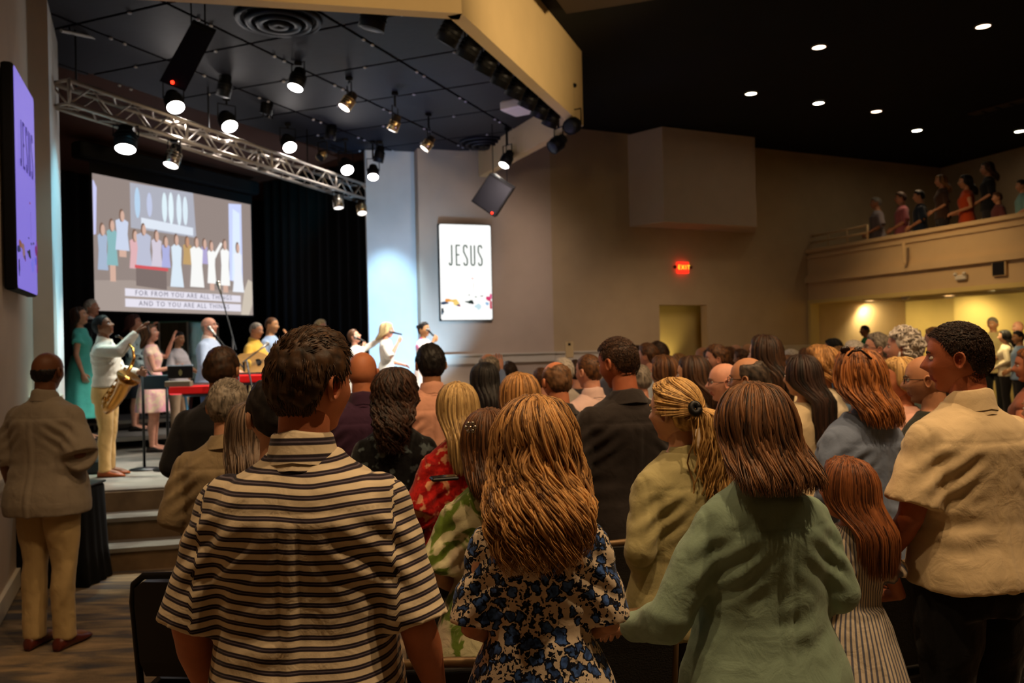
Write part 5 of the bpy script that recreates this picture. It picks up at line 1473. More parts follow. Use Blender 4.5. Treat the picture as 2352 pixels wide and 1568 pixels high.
person('girl with straight auburn hair in a white and grey-blue striped dress', 1946, 1064, 2.8, yaw=-.3, sex='f', w=.95, hs=1.16, head=(-.35, .05, .0), arms=('down', 'bent'), hair=LG(n=800, L=.30, rad=.0028, Wd=.105, wave=.002, freq=2, back=.13, n_seg=14, taper=.6, lenvar=.2, capt=.014), hcol=((74, 38, 20), (160, 96, 52)),
       shirt=dict(kind='dress', name='dress', mat=gd, sleeve=.3, slr=1.9, loose=.014, flare=.05, hem=.35), bottom=None, hero=1, vox=.010, group=grp_c, hseed=31, skin=(190, 120, 84))
wht = C((224, 200, 158), rough=.9)
person('tall man in a cream short-sleeved shirt and black trousers at the right', 2196, 738, 2.85, yaw=-.30, w=1.08, head=(-.75, -.03), arms=(((.225, .0, 1.12), (.20, .16, .94), (-.6, 0, 0)), 'down'), hair=('crew',), hcol=((24, 15, 10), (60, 38, 24)), skin=(176, 100, 66),
       shirt=dict(mat=wht, sleeve=.42, slr=1.45, loose=.028, flare=.012, hem=.885), bottom=('trousers', (12, 11, 12)), collar=('shirt', wht), hero=1, vox=.009, group=grp_c, hseed=41)
olive = C((176, 166, 118), rough=.85)
tie_path = ((0, -.112, .02), (.0, -.150, .0), (.012, -.165, -.10), (.02, -.155, -.22), (.03, -.15, -.34), (.035, -.145, -.42))
person('woman with a blonde ponytail and black hair tie in an olive shirt', 1548, 872, 2.9, yaw=-.42, sex='f', w=1.05, head=(-.40, 0), arms=('fold', 'down'), hair=('tail', dict(path=tie_path, tail=(('n', 620), ('wd', .036), ('rad', .0028), ('wave', .02)))), hcol=((138, 94, 46), (240, 196, 124)),
       shirt=dict(mat=olive, sleeve=1.0, loose=.03, flare=.03, hem=.82), collar=('band', olive), bottom=('trousers', (34, 28, 26)), hero=1, vox=.010, group=grp_c, hseed=51)
gw = C((206, 200, 160), 'blobs', rgb2=(104, 128, 44), rgb3=(206, 190, 160), scale=11)
person('woman with brown hair and a sparkling flower clip in a green leaf dress', 1122, 942, 2.75, yaw=-.1, sex='f', w=1.0, head=(-.05, 0), arms=('fold', 'fold'), hair=LG(n=500, L=.20, rad=.0035, Wd=.10, wave=.004, capt=.014), hcol='brown',
       shirt=dict(kind='dress', name='dress', mat=gw, sleeve=.45, slr=1.6, loose=.02, flare=.08, hem=.3), bottom=None, hero=1, vox=.011, group=grp_c, hseed=61)
nav = C((22, 22, 26)); khaki = C((142, 124, 94)); 
person('dark-haired man hidden behind the striped shirt, only ear and nape showing', 628, 868, 2.55, yaw=-.2, w=1.0, head=(-.35, -.1), hair=('short',), hcol='black', shirt=dict(mat=C((40, 36, 38)), sleeve=1.0), vox=.013, group=grp_c, hseed=5)
person('woman with long grey-brown hair and a frilled cream blouse at the left', 574, 926, 3.15, yaw=-.2, sex='f', head=(-.1, 0), hair=LG(n=420, L=.26, rad=.004, Wd=.10, wave=.003), hcol=((58, 44, 34), (120, 98, 78)), shirt=dict(mat=C((186, 160, 122), 'blobs', rgb2=(150, 120, 86), scale=40), sleeve=.56, slr=1.8), vox=.013, group=grp_c, hseed=6)
person('grey-haired man in a khaki jacket beside the stage steps', 524, 872, 3.6, w=1.02, head=(.1, -.05), arms=('fold', 'fold'), hair=('short',), hcol='grey', skin='light', shirt=dict(name='jacket', mat=khaki, sleeve=1.0, loose=.03, hem=.80), collar=('jacket', khaki), bottom=('trousers', (40, 34, 30)), hero=.8, vox=.011, group=grp_c, hseed=71)
person('man in a black suit jacket with neat dark hair near the keyboard', 508, 798, 4.5, w=1.02, head=(.15, 0), hair=('short',), hcol='darkbrown', skin='tan', shirt=dict(name='suit_jacket', mat=nav, sleeve=1.0, loose=.03, hem=.78), collar=('jacket', nav), vox=.012, group=grp_c, hseed=8)
greige = C((150, 138, 122))
person('man with cropped hair in a loose grey shirt and khaki trousers in the aisle', 108, 806, 5.1, yaw=.12, w=1.0, head=(.05, .02), arms=('down', 'fold'), hair=('bald',), hcol='black', skin='brown',
       shirt=dict(mat=greige, sleeve=.56, slr=1.55, loose=.034, flare=.04, hem=.80), collar=('shirt', greige), bottom=('trousers', (186, 160, 112)), shoes=(84, 34, 24), hero=1, vox=.010, group=grp_c, hseed=81)
pur = C((62, 36, 58))
person('bald man in a dark purple shirt', 832, 804, 4.6, w=1.1, head=(.28, -.02), hair=('none',), hcol='black', skin=(196, 122, 84), shirt=dict(mat=pur, sleeve=1.0, loose=.028), collar=('shirt', pur), hero=.7, vox=.012, group=grp_c, hseed=91)
person('woman with dark ringlet curls and a black patterned top', 905, 846, 3.85, sex='f', w=1.05, head=(.2, 0), hair=LG(n=320, L=.27, rad=.0055, Wd=.075, wave=.017, freq=13, clump=3, back=.13, n_seg=26, lenvar=.4), hcol=((22, 14, 10), (74, 48, 34)), skin='gold',
       shirt=dict(mat=C((22, 24, 26), 'blobs', rgb2=(16, 16, 18), rgb3=(92, 106, 110), scale=30), sleeve=.56, slr=1.4), vox=.012, group=grp_c, hseed=101)
pk = C((226, 166, 140))
person('man in a salmon pink shirt with short black hair', 988, 791, 5.2, w=1.03, head=(.0, 0), hair=('short',), hcol='black', skin='tan', shirt=dict(mat=pk, sleeve=1.0, loose=.03), collar=('shirt', pk), hero=.7, vox=.012, group=grp_c, hseed=9)
person('woman with straight pale blonde hair in a red floral blouse', 1050, 880, 3.7, sex='f', w=.98, head=(-.05, 0), arms=('fold', 'fold'), hair=LG(n=560, L=.30, rad=.0035, Wd=.082, wave=.002, freq=2, back=.13, capt=.012), hcol=((128, 94, 52), (224, 190, 128)),
       shirt=dict(mat=C((176, 24, 18), 'blobs', rgb2=(150, 14, 12), rgb3=(214, 150, 110), scale=34), sleeve=.56, slr=1.7, loose=.026), hero=.8, vox=.012, group=grp_c, hseed=111)
person('woman with very long straight black hair in the middle row', 1112, 834, 5.8, sex='f', w=.95, hair=LG(n=160, L=.38, rad=.0085, Wd=.07, wave=.001, freq=2), hcol='black', skin='tan', shirt=dict(mat=C((96, 110, 118)), sleeve=1.0), group=grp_c, hseed=12)
person('man with thinning grey hair just above the long black hair', 1121, 810, 6.8, w=1.0, hair=('balding',), hcol='grey', skin='tan', shirt=dict(mat=C((150, 140, 132)), sleeve=1.0), group=grp_c, hseed=13)
person('woman with thick honey-coloured hair behind the curled blonde', 1192, 860, 3.95, sex='f', w=1.0, head=(-.1, 0), hair=LG(n=420, L=.24, rad=.0045, Wd=.115, wave=.004, freq=3, capt=.018, lay=(.012, .03)), hcol='honey', shirt=dict(mat=C((60, 56, 56)), sleeve=1.0), group=grp_c, hseed=14)
dj = C((48, 44, 44))
person('balding man in a charcoal jacket, ear and nape visible', 1274, 826, 4.6, yaw=-.35, w=1.08, head=(-.1, -.12), hair=('balding',), hcol=((80, 56, 36), (140, 100, 66)), skin=(206, 130, 92), shirt=dict(name='jacket', mat=dj, sleeve=1.0, loose=.03), collar=('jacket', dj), vox=.011, group=grp_c, hseed=15)
bj = C((44, 38, 36))
person('tall man in a dark brown blazer with receding dark hair, head turned left', 1410, 770, 3.95, yaw=-.25, w=1.05, head=(-.55, -.18), hair=('crew',), hcol=((30, 20, 16), (100, 70, 50)), skin=(190, 112, 78), arms=('down', 'down'), shirt=dict(name='blazer', mat=bj, sleeve=1.0, loose=.034, hem=.76), collar=('jacket', bj), bottom=('trousers', (60, 44, 34)), hero=.9, vox=.010, group=grp_c, hseed=16)
person('man in a pale pink shirt with short brown hair behind the charcoal jacket', 1352, 812, 5.5, w=1.05, head=(-.35, 0), hair=('crew',), hcol='brown', skin='pink', shirt=dict(mat=C((222, 190, 182)), sleeve=1.0, loose=.03), collar=('shirt', C((222, 190, 182))), group=grp_c, hseed=17)
person('white-haired person brightly lit from the stage side', 1294, 822, 7.2, sex='f', hair=('mid',), hcol='white', shirt=dict(mat=C((200, 190, 180)), sleeve=1.0), group=grp_c, hseed=18)
blu = C((118, 132, 158))
person('woman with auburn hair held by sunglasses in a blue denim shirt', 1966, 806, 3.55, yaw=-.38, sex='f', w=1.04, head=(-.1, .0), hair=LG(n=700, L=.20, rad=.0038, Wd=.125, wave=.011, freq=6, capt=.02, lay=(.014, .034), lenvar=.3), hcol=((84, 44, 20), (190, 120, 62)), shirt=dict(mat=blu, sleeve=1.0, loose=.036, flare=.03), collar=('band', blu), hero=.9, vox=.011, group=grp_c, hseed=19)
person('balding man with glasses in a blue checked shirt between two brunettes', 1716, 817, 4.2, yaw=-.5, w=1.08, head=(-.5, -.05), hair=('balding',), hcol=((36, 28, 24), (100, 84, 70)), skin='tan', shirt=dict(mat=C((150, 176, 200), 'check', rgb2=(112, 140, 168), scale=90), sleeve=.56, slr=1.4), glasses=True, vox=.012, group=grp_c, hseed=20)
person('bald pink-faced man with rimless glasses, in profile', 1664, 831, 4.7, yaw=-.9, w=1.05, head=(-.5, 0), hair=('bald',), hcol='grey', skin='pink', shirt=dict(mat=C((214, 200, 170)), sleeve=1.0), glasses=True, vox=.012, group=grp_c, hseed=21)
person('tall woman with dark brown hair to the shoulder blades', 1755, 771, 5.6, sex='f', w=.98, head=(-.2, .05), hair=LG(n=160, L=.34, rad=.009, Wd=.085, wave=.004, freq=4), hcol='darkbrown', shirt=dict(mat=C((214, 204, 186)), sleeve=1.0), group=grp_c, hseed=22)
person('young woman facing left with centre-parted brown hair and a cream top', 1802, 817, 6.3, yaw=-1.25, sex='f', w=.92, head=(-.5, 0), hair=LG(n=120, L=.28, rad=.009, Wd=.08, wave=.006, freq=4), hcol='brown', skin='gold', shirt=dict(mat=C((234, 212, 170)), sleeve=.3, slr=1.5), group=grp_c, hseed=23)
person('young woman with waist-length black hair', 1838, 817, 4.7, yaw=-.6, sex='f', w=.92, head=(-.1, 0), hair=LG(n=170, L=.48, rad=.009, Wd=.075, wave=.004, freq=3), hcol=((20, 13, 10), (60, 38, 28)), skin='gold', shirt=dict(mat=C((222, 200, 160)), sleeve=.45), group=grp_c, hseed=24)
wb = C((226, 212, 184))
person('woman with tousled light brown curls in a white puff-sleeved blouse', 1884, 796, 5.4, yaw=-.9, sex='f', w=1.0, head=(-.3, .05), hair=LG(n=170, L=.16, rad=.0085, Wd=.085, wave=.014, freq=10, capt=.02), hcol='honey', shirt=dict(mat=wb, sleeve=1.0, loose=.045), group=grp_c, hseed=25)
person('blonde woman with a bob in a pale pink sweater, seen in profile', 2064, 823, 4.5, yaw=-1.0, sex='f', w=1.0, head=(-.45, 0), hair=LG(n=170, L=.13, rad=.0085, Wd=.085, wave=.003, freq=3, lenvar=.1, capt=.016), hcol='blonde', skin=(206, 130, 92), shirt=dict(mat=C((220, 168, 148)), sleeve=1.0, loose=.034), group=grp_c, hseed=26)
person('bald man with dark-rimmed glasses in a dark green jacket behind the cream shirt', 2124, 812, 3.8, yaw=-.75, w=1.05, head=(-.35, -.05), hair=('bald',), hcol='grey', skin='tan', shirt=dict(name='jacket', mat=C((46, 48, 38)), sleeve=1.0, loose=.03), glasses=True, vox=.012, group=grp_c, hseed=27)
person('older woman with a cloud of white curls', 2076, 758, 5.8, yaw=-.9, sex='f', head=(-.2, .1), hair=('curls', dict(n=190)), hcol='white', skin='pink', shirt=dict(mat=C((96, 116, 112)), sleeve=1.0), group=grp_c, hseed=28)
person('grey-haired man with glasses in a light blue shirt looking up', 2020, 766, 6.9, yaw=-1.1, w=1.0, head=(-.2, .15), hair=('short',), hcol='grey', skin='pink', shirt=dict(mat=C((180, 196, 214)), sleeve=1.0), glasses=True, group=grp_c, hseed=29)
person('woman with white hair just above the sunglasses', 1962, 782, 7.9, yaw=-.6, sex='f', hair=('mid',), hcol='white', skin='pink', shirt=dict(mat=C((120, 150, 180)), sleeve=1.0), group=grp_c, hseed=30)
person('woman with chin-length brown hair in the middle distance', 1524, 819, 5.9, yaw=-.5, sex='f', head=(-.3, 0), hair=LG(n=120, L=.08, rad=.009, Wd=.08, wave=.003, lenvar=.1, capt=.02), hcol='brown', shirt=dict(mat=C((160, 150, 144)), sleeve=1.0), group=grp_c, hseed=32)
person('woman with sleek dark hair over a white blouse, half turned left', 1588, 819, 5.2, yaw=-.9, sex='f', head=(-.2, 0), hair=LG(n=150, L=.24, rad=.009, Wd=.085, wave=.004, freq=3), hcol='darkbrown', skin='gold', shirt=dict(mat=C((232, 214, 190)), sleeve=1.0), group=grp_c, hseed=33)
person('person with short dark hair and pink cheeks, in profile to the left', 1646, 792, 7.2, yaw=-1.2, head=(-.2, 0), hair=('short',), hcol='brown', skin='pink', shirt=dict(mat=C((70, 96, 130)), sleeve=1.0), group=grp_c, hseed=34)
person('fair-haired person with short waves beside the raised palm', 1470, 838, 6.4, yaw=-.5, sex='f', hair=('mid',), hcol='grey', skin='pink', shirt=dict(mat=C((200, 196, 190)), sleeve=1.0), group=grp_c, hseed=35)
person('young man in a white shirt with brown hair looking left', 1488, 789, 8.2, yaw=-1.0, hair=('short',), hcol='brown', skin='pink', shirt=dict(mat=C((196, 206, 220)), sleeve=1.0), group=grp_c, hseed=36)
person('person in a pale blue shirt raising a hand to the face', 1512, 785, 8.8, yaw=-1.0, hair=('short',), hcol='darkbrown', skin='pink', arms=('fwdup', 'fold'), shirt=dict(mat=C((176, 190, 210)), sleeve=1.0), group=grp_c, hseed=37)
person('person in the middle distance with a blue sleeve and an arm held high', 1243, 846, 7.6, yaw=-.3, arms=('up', 'fold'), hands=(.15, .6), hair=('short',), hcol='brown', skin='pink', shirt=dict(mat=C((130, 150, 190)), sleeve=1.0), group=grp_c, hseed=38)
person('man holding a phone up towards the stage', 1322, 828, 7.9, yaw=-.3, arms=('phone', 'phone'), hair=('short',), hcol='darkbrown', skin='pink', shirt=dict(mat=C((60, 60, 66)), sleeve=1.0), group=grp_c, hseed=39)
# filler of the far rows, each as seen
far = [(1463, 794, 10.5, 'm', 'darkbrown', (120, 60, 50), 'dark-haired person in dull red, far row by the corridor opening'), (1452, 808, 9.3, 'f', 'black', (150, 140, 150), 'woman with black hair, far row left of the corridor opening'),
       (1614, 796, 10.4, 'm', 'bald', (60, 110, 150), 'bald man in a blue top, far row right of the corridor opening'), (1632, 803, 9.2, 'm', 'darkbrown', (90, 120, 150), 'short-haired person in teal blue, far row'),
       (1672, 797, 11.5, 'f', 'brown', (140, 120, 110), 'brown-haired woman in taupe, far row before the long wall'), (1690, 790, 12.2, 'm', 'bald', (150, 130, 120), 'bald man in beige, far row before the long wall'),
       (1702, 802, 10.6, 'm', 'brown', (170, 170, 176), 'brown-haired man in pale grey, far row'), (1718, 788, 12.6, 'm', 'bald', (120, 100, 90), 'bald man in brown, far row left of the tall brunette'), (1786, 800, 11.2, 'm', 'grey', (110, 96, 84), 'grey-haired man far behind the young women'),
       (1818, 803, 10.2, 'm', 'white', (200, 180, 150), 'white-haired man far behind the young women'), (1852, 800, 9.4, 'f', 'brown', (170, 150, 120), 'woman with brown hair left of the tousled curls'),
       (1930, 796, 9.4, 'm', 'honey', (90, 130, 170), 'fair-haired person in blue behind the sunglasses'), (1911, 778, 10.8, 'f', 'black', (60, 56, 60), 'woman with long black hair by the yellow corner'),
       (1560, 812, 9.6, 'f', 'honey', (200, 180, 160), 'fair-haired woman low in the far row below the corridor opening'), (1399, 806, 9.8, 'm', 'grey', (110, 110, 120), 'grey-haired man mostly hidden by the brown blazer'),
       (1168, 830, 8.6, 'f', 'darkbrown', (190, 190, 196), 'dark-haired woman in pale grey beyond the honey-coloured hair'), (2146, 752, 9.4, 'm', 'honey', (60, 36, 30), 'fair-haired person in dark red left of the cream shirt man')]
for i, (px, top, d, sx, hc, tc_, lb) in enumerate(far):
    person(lb, px, top, d, yaw=-.6 - .5 * ((i * 7) % 5) / 5, sex=sx, hair=('none',) if hc == 'bald' else (LG(n=90, L=.22, rad=.010, Wd=.08, wave=.004) if (sx == 'f' and i % 2 == 0) or px == 1911 else ('short',) if sx == 'm' else ('mid',)), hcol='brown' if hc == 'bald' else hc,
           skin=['pink', 'light', 'tan', 'gold'][i % 4], shirt=dict(mat=C(tc_), sleeve=1.0), group=grp_c, vox=.016, hseed=(i % 4) + 40)
# under the balcony
pl = .18
person('man in a green shirt standing before the yellow wall', 1986, 746, 17.2, yaw=-1.3, head=(-.2, 0), hair=('crew',), hcol='black', skin='brown', shirt=dict(mat=C((30, 120, 90)), sleeve=.56), floor=pl, group=grp_c, hseed=50)
person('man in a beige sports jacket and black trousers standing at the back right', 2279, 729, 15.6, yaw=-2.3, w=1.03, head=(.1, -.05), hair=('short',), hcol='grey', skin='tan', arms=('fold', 'fold'), shirt=dict(name='sports_jacket', mat=C((190, 170, 120)), sleeve=1.0, loose=.035, hem=.74), bottom=('trousers', (16, 16, 16)), floor=pl, group=grp_c, hseed=52)
person('pink-headed bald man at the right edge under the balcony', 2338, 737, 15.2, yaw=-1.6, hair=('none',), skin='pink', shirt=dict(mat=C((226, 214, 190)), sleeve=1.0), floor=pl, group=grp_c, hseed=53)
person('dark-haired boy in a light blue shirt at the right edge', 2338, 760, 13.3, yaw=-1.2, head=(-.3, 0), hair=('short',), hcol='black', skin='gold', shirt=dict(mat=C((150, 180, 214)), sleeve=.56), group=grp_c, hseed=54, floor=pl)
person('woman with long hair in a white blouse between jacket man and boy', 2306, 758, 14.3, yaw=-1.0, sex='f', hair=LG(n=90, L=.24, rad=.010, Wd=.08, wave=.004), hcol='black', floor=pl, shirt=dict(mat=C((226, 210, 180)), sleeve=1.0), group=grp_c, hseed=40)
person('bare-armed woman with auburn hair cut by the right edge', 2366, 800, 5.6, yaw=-.5, sex='f', w=1.05, head=(-.6, 0), arms=('bent', 'fold'), hair=LG(n=150, L=.26, rad=.009, Wd=.10, wave=.012, freq=6), hcol='auburn', skin=(206, 130, 92), shirt=dict(mat=C((150, 90, 70)), sleeve=0), group=grp_c, hseed=55)
person('person in a beige jacket cut by the right edge behind the cream shirt', 2400, 880, 3.4, yaw=-.4, sex='f', w=1.1, hair=('mid',), hcol='honey', shirt=dict(name='jacket', mat=C((200, 170, 120)), sleeve=1.0, loose=.03, hem=.9), bottom=('skirt', C((36, 32, 34), 'blobs', rgb2=(28, 26, 30), rgb3=(96, 90, 96), scale=40), dict(hem=.35, waist=1.0)), group=grp_c, hseed=56)

# ---- balcony
bal = [(2011, 453, 16.8, 'm', 'grey', (120, 112, 116), 'm', 'man in a grey shirt at the corner of the balcony rail'), (2068, 441, 16.0, 'm', 'darkbrown', (150, 84, 92), 'm', 'person in a dusky pink shirt on the balcony'), (2110, 437, 15.6, 'm', 'black', (30, 40, 56), 'm', 'person in a dark navy shirt on the balcony'),
       (2160, 402, 15.0, 'f', 'honey', (60, 40, 30), 'f', 'woman with lit fair hair in brown on the balcony'), (2216, 402, 14.6, 'f', 'black', (176, 66, 28), 'f', 'woman in an orange dress on the balcony'), (2266, 372, 14.4, 'f', 'darkbrown', (26, 26, 28), 'f', 'tall dark figure with back-lit hair on the balcony'),
       (2290, 442, 13.9, 'm', 'brown', (96, 50, 50), 'm', 'short person in dark red between taller people on the balcony'), (2346, 413, 13.3, 'm', 'black', (110, 150, 148), 'm', 'person in a pale teal shirt at the right end of the balcony')]
for i, (px, top, d, sx, hc, tc_, _, lb) in enumerate(bal):
    z = at(px, top, d).z; f_ = 2.75 if z < 4.55 else 3.0 if z < 4.8 else 3.25
    person(lb, px, top, d, yaw=-1.35 + .1 * (i % 3), sex=sx, hair=LG(n=90, L=.24, rad=.010, Wd=.08, wave=.004) if sx == 'f' else ('short',), hcol=hc, skin='tan', arms=('fold', 'fold') if i != 4 else ('bent', 'bent'), shirt=dict(mat=C(tc_), sleeve=.56 if i != 4 else 0), group=grp_b, floor=f_, vox=.016, hseed=40 + i % 4)

# ---- the stage
ST = ZS
R1 = ZS + .16
def stg(*a, **k):
    k.setdefault('group', grp_s); k.setdefault('floor', ST); k.setdefault('vox', .012); return person(*a, **k)
sax_arm = (((.30, .20, 1.50), (.30, .44, 1.62), (0, .2, 1)), ((.22, .10, 1.16), (.02, .30, 1.12), (-1, 0, 0)))
stg('saxophone player in a grey-white shirt and khaki trousers raising one hand', 226, 724, 8.35, yaw=1.35, w=1.0, head=(.1, .38), arms=(((.22, .10, 1.14), (.08, .32, 1.12), (-1, 0, 0)), ((.25, .20, 1.36), (.18, .36, 1.56), (-.3, 1, .3))), hands=(.8, .3), hair=('crew',), hcol='black', skin='brown',
    shirt=dict(mat=C((206, 200, 186)), sleeve=1.0, loose=.026, hem=.98, flare=.0), collar=('shirt', C((206, 200, 186))), bottom=('trousers', (196, 158, 98)), shoes=(150, 74, 30), hero=.8, vox=.011)
teal = C((96, 214, 200))
stg('woman in a long teal dress looking up, leftmost on the stage', 176, 706, 10.3, yaw=1.25, sex='f', head=(.25, .3), arms=('down', 'down'), hair=LG(n=130, L=.26, rad=.009, Wd=.08, wave=.002), hcol='darkbrown', skin='light', shirt=dict(kind='dress', name='dress', mat=teal, sleeve=.2, slr=1.7, loose=.012, flare=.05, hem=.30), bottom=None, floor=R1)
stg('white-haired man with a white collar behind the teal dress', 206, 689, 11.2, yaw=1.3, head=(.2, .2), hair=('short',), hcol='white', skin='pink', shirt=dict(name='suit_jacket', mat=C((30, 30, 34)), sleeve=1.0), collar=('shirt', C((240, 240, 244))), floor=ZS + .30)
pinkd = C((250, 196, 190), 'blobs', rgb2=(252, 220, 190), rgb3=(246, 170, 190), scale=9)
stg('woman in a pink and pastel dress with one hand raised', 340, 746, 10.3, yaw=1.35, sex='f', head=(.2, .30), arms=('hail', ((.20, .06, 1.12), (.14, .28, 1.16), (0, 0, 1))), hands=(.1, .3), hair=LG(n=130, L=.16, rad=.009, Wd=.08, wave=.004), hcol='brown', skin='pink', shirt=dict(kind='dress', name='dress', mat=pinkd, sleeve=.0, loose=.012, flare=.03, hem=.55), bottom=None)
stg('woman in a pale blue flowered top with dark hair behind the saxophone', 306, 723, 11.4, yaw=1.3, sex='f', head=(.15, .1), arms=('hail', 'bent'), hair=LG(n=110, L=.12, rad=.009, Wd=.08, wave=.004), hcol=((34, 18, 16), (96, 50, 44)), skin='pink', shirt=dict(mat=C((196, 220, 224), 'blobs', rgb2=(206, 226, 230), rgb3=(50, 70, 84), scale=20), sleeve=1.0), bottom=('skirt', (30, 34, 42), dict(hem=.50)), floor=ZS + .16)
stg('dark-haired musician in white behind the laptop', 410, 762, 11.8, yaw=1.9, sex='f', head=(.0, 0), arms=('key', 'key'), hair=('mid',), hcol='black', skin='tan', shirt=dict(mat=C((226, 216, 220)), sleeve=.5), bottom=('trousers', (190, 160, 130)))
blz = C((168, 182, 206))
stg('keyboard player with a grey beard in a pale blue blazer singing', 476, 728, 9.9, yaw=1.55, w=1.03, head=(.1, .18), arms=('key', 'key'), hands=(.3, .3), hair=('bald',), hcol='grey', skin='pink', shirt=dict(name='blazer', mat=blz, sleeve=1.0, loose=.032, hem=.76), collar=('shirt', C((240, 206, 186))), bottom=('trousers', (70, 90, 130)), glasses=True)
stg('guitarist in a mustard yellow shirt with grey hair', 590, 739, 11.0, yaw=1.7, w=1.04, head=(.1, -.1), arms=(((.24, .10, 1.16), (.18, .34, 1.12), (0, -.5, 1)), ((.28, .02, 1.14), (.10, .24, 1.02), (0, -1, 0))), hands=(.8, .6), hair=('crew',), hcol='grey', skin='tan', shirt=dict(mat=C((226, 178, 70)), sleeve=.56, slr=1.4), collar=('shirt', C((226, 178, 70))), bottom=('trousers', (196, 176, 130)))
stg('man in a light blue shirt beside the guitarist', 624, 728, 11.7, yaw=1.75, head=(.0, .0), arms=('mic', 'fold'), hair=('crew',), hcol='brown', skin='gold', shirt=dict(mat=C((176, 200, 234)), sleeve=1.0))
stg('white-haired man whose crown shows above the striped shirt man', 736, 734, 12.6, yaw=1.9, hair=('short',), hcol='platinum', skin='pink', shirt=dict(mat=C((226, 226, 230)), sleeve=1.0))
wd = C((250, 244, 236))
stg('singer in white tilting back with one arm stretched up', 806, 757, 11.8, yaw=1.5, sex='f', head=(.1, .45), arms=(((.28, .24, 1.50), (.30, .48, 1.66), (0, .6, .8)), ((.22, .07, 1.22), (.06, .13, 1.47), (-.6, -.8, 0))), hands=(.1, .9), hair=('mid',), hcol='brown', skin='pink', shirt=dict(kind='dress', name='dress', mat=wd, sleeve=1.0, hem=.4), bottom=None)
stg('blonde singer in a white dress holding a microphone', 889, 741, 11.9, yaw=1.55, sex='f', head=(.1, 0), arms=('bent', 'mic'), hands=(.4, .9), hair=LG(n=120, L=.16, rad=.009, Wd=.08, wave=.002), hcol='platinum', skin='pink', shirt=dict(kind='dress', name='dress', mat=wd, sleeve=.5, slr=1.5, hem=.4), bottom=None)
stg('singer in white with a pink scarf, rightmost on the stage', 972, 740, 12.1, yaw=1.95, sex='f', head=(.1, .1), arms=('bent', 'mic'), hands=(.4, .9), hair=('bun',), hcol='black', skin='gold', shirt=dict(kind='dress', name='dress', mat=C((250, 236, 232), 'blobs', rgb2=(250, 240, 236), rgb3=(220, 80, 170), scale=7), sleeve=.5, slr=1.4, hem=.4), collar=('band', C((226, 60, 160))), bottom=None)
stg('tall singer in white half hidden by the bald man', 828, 790, 12.7, yaw=1.7, sex='f', hair=('mid',), hcol='brown', skin='pink', shirt=dict(kind='dress', name='dress', mat=wd, sleeve=.5, hem=.4), bottom=None)
# ================================================================== instruments, stands, furniture, small things
M_red = mat('red_lacquer', (200, 24, 22), 0.35); M_brass = mat('gold_brass', (190, 130, 60), 0.22, 1.0); M_blackm = mat('satin_black', (18, 18, 20), 0.4)
M_wood = mat('guitar_spruce', (206, 156, 92), 0.35, var=.12, scale=12, stretch=(1, 1, 8)); M_wood2 = mat('dark_wood', (96, 50, 34), 0.4)
def P3(px, py, d): return at(px, py, d)

# ---- saxophone, held by its player
def saxophone():
    b = P3(250, 925, 7.98); t = thing('saxophone', b, 'gold saxophone held by the player in khaki trousers', 'saxophone', None)
    top = P3(303, 838, 8.05); bot = P3(243, 928, 8.0); bell = P3(292, 872, 7.85)
    n0 = P3(272, 772, 8.30); n1 = P3(290, 782, 8.22); n2 = P3(305, 800, 8.12); n3 = P3(308, 822, 8.07)
    g = G(); g.tube([n0, n1, n2, n3, top], [.008, .010, .012, .014, .016], 12); g.obj('neck', M_brass, t, True)
    g = G(); g.tube([P3(266, 772, 8.36), n0], [.010, .012], 10); g.obj('mouthpiece', M_blackm, t, True)
    g = G(); g.tube([top, top.lerp(bot, .5), bot], [.018, .030, .042], 16); bt = g.obj('body_tube', M_brass, t, True)
    m = bot.lerp(bell, .25) + Vector((.03, -.03, -.06))
    g = G(); g.tube([bot, bot + Vector((.02, -.01, -.05)), m, m.lerp(bell, .4) + Vector((.01, 0, 0)), bell.lerp(m, .15), bell, bell + (bell - m).normalized() * .03], [.042, .046, .050, .056, .068, .092, .115], 20); g.obj('bell', M_brass, t, True)
    d = (bot - top).normalized(); s = d.cross(Vector((0, 1, 0))).normalized()
    for i in range(12):
        c = top + d * (.05 + i * .034) + Vector((0, -.045 - .001 * i, 0)) + s * (.022 * (1 if i % 2 else -1))
        g = G(); g.disc(c, Vector((s.x * (.4 if i % 2 else -.4), -1, .1)), .014 + .0007 * i, 14, .008); g.obj('key_cup', M_brass, bt, True)
    for sd_ in (-1, 1):
        g = G(); g.tube([top + d * .04 + Vector((0, -.04, 0)) + s * sd_ * .03, bot - d * .03 + Vector((0, -.055, 0)) + s * sd_ * .04], .004, 6); g.obj('key_rod', M_brass, t)
saxophone()

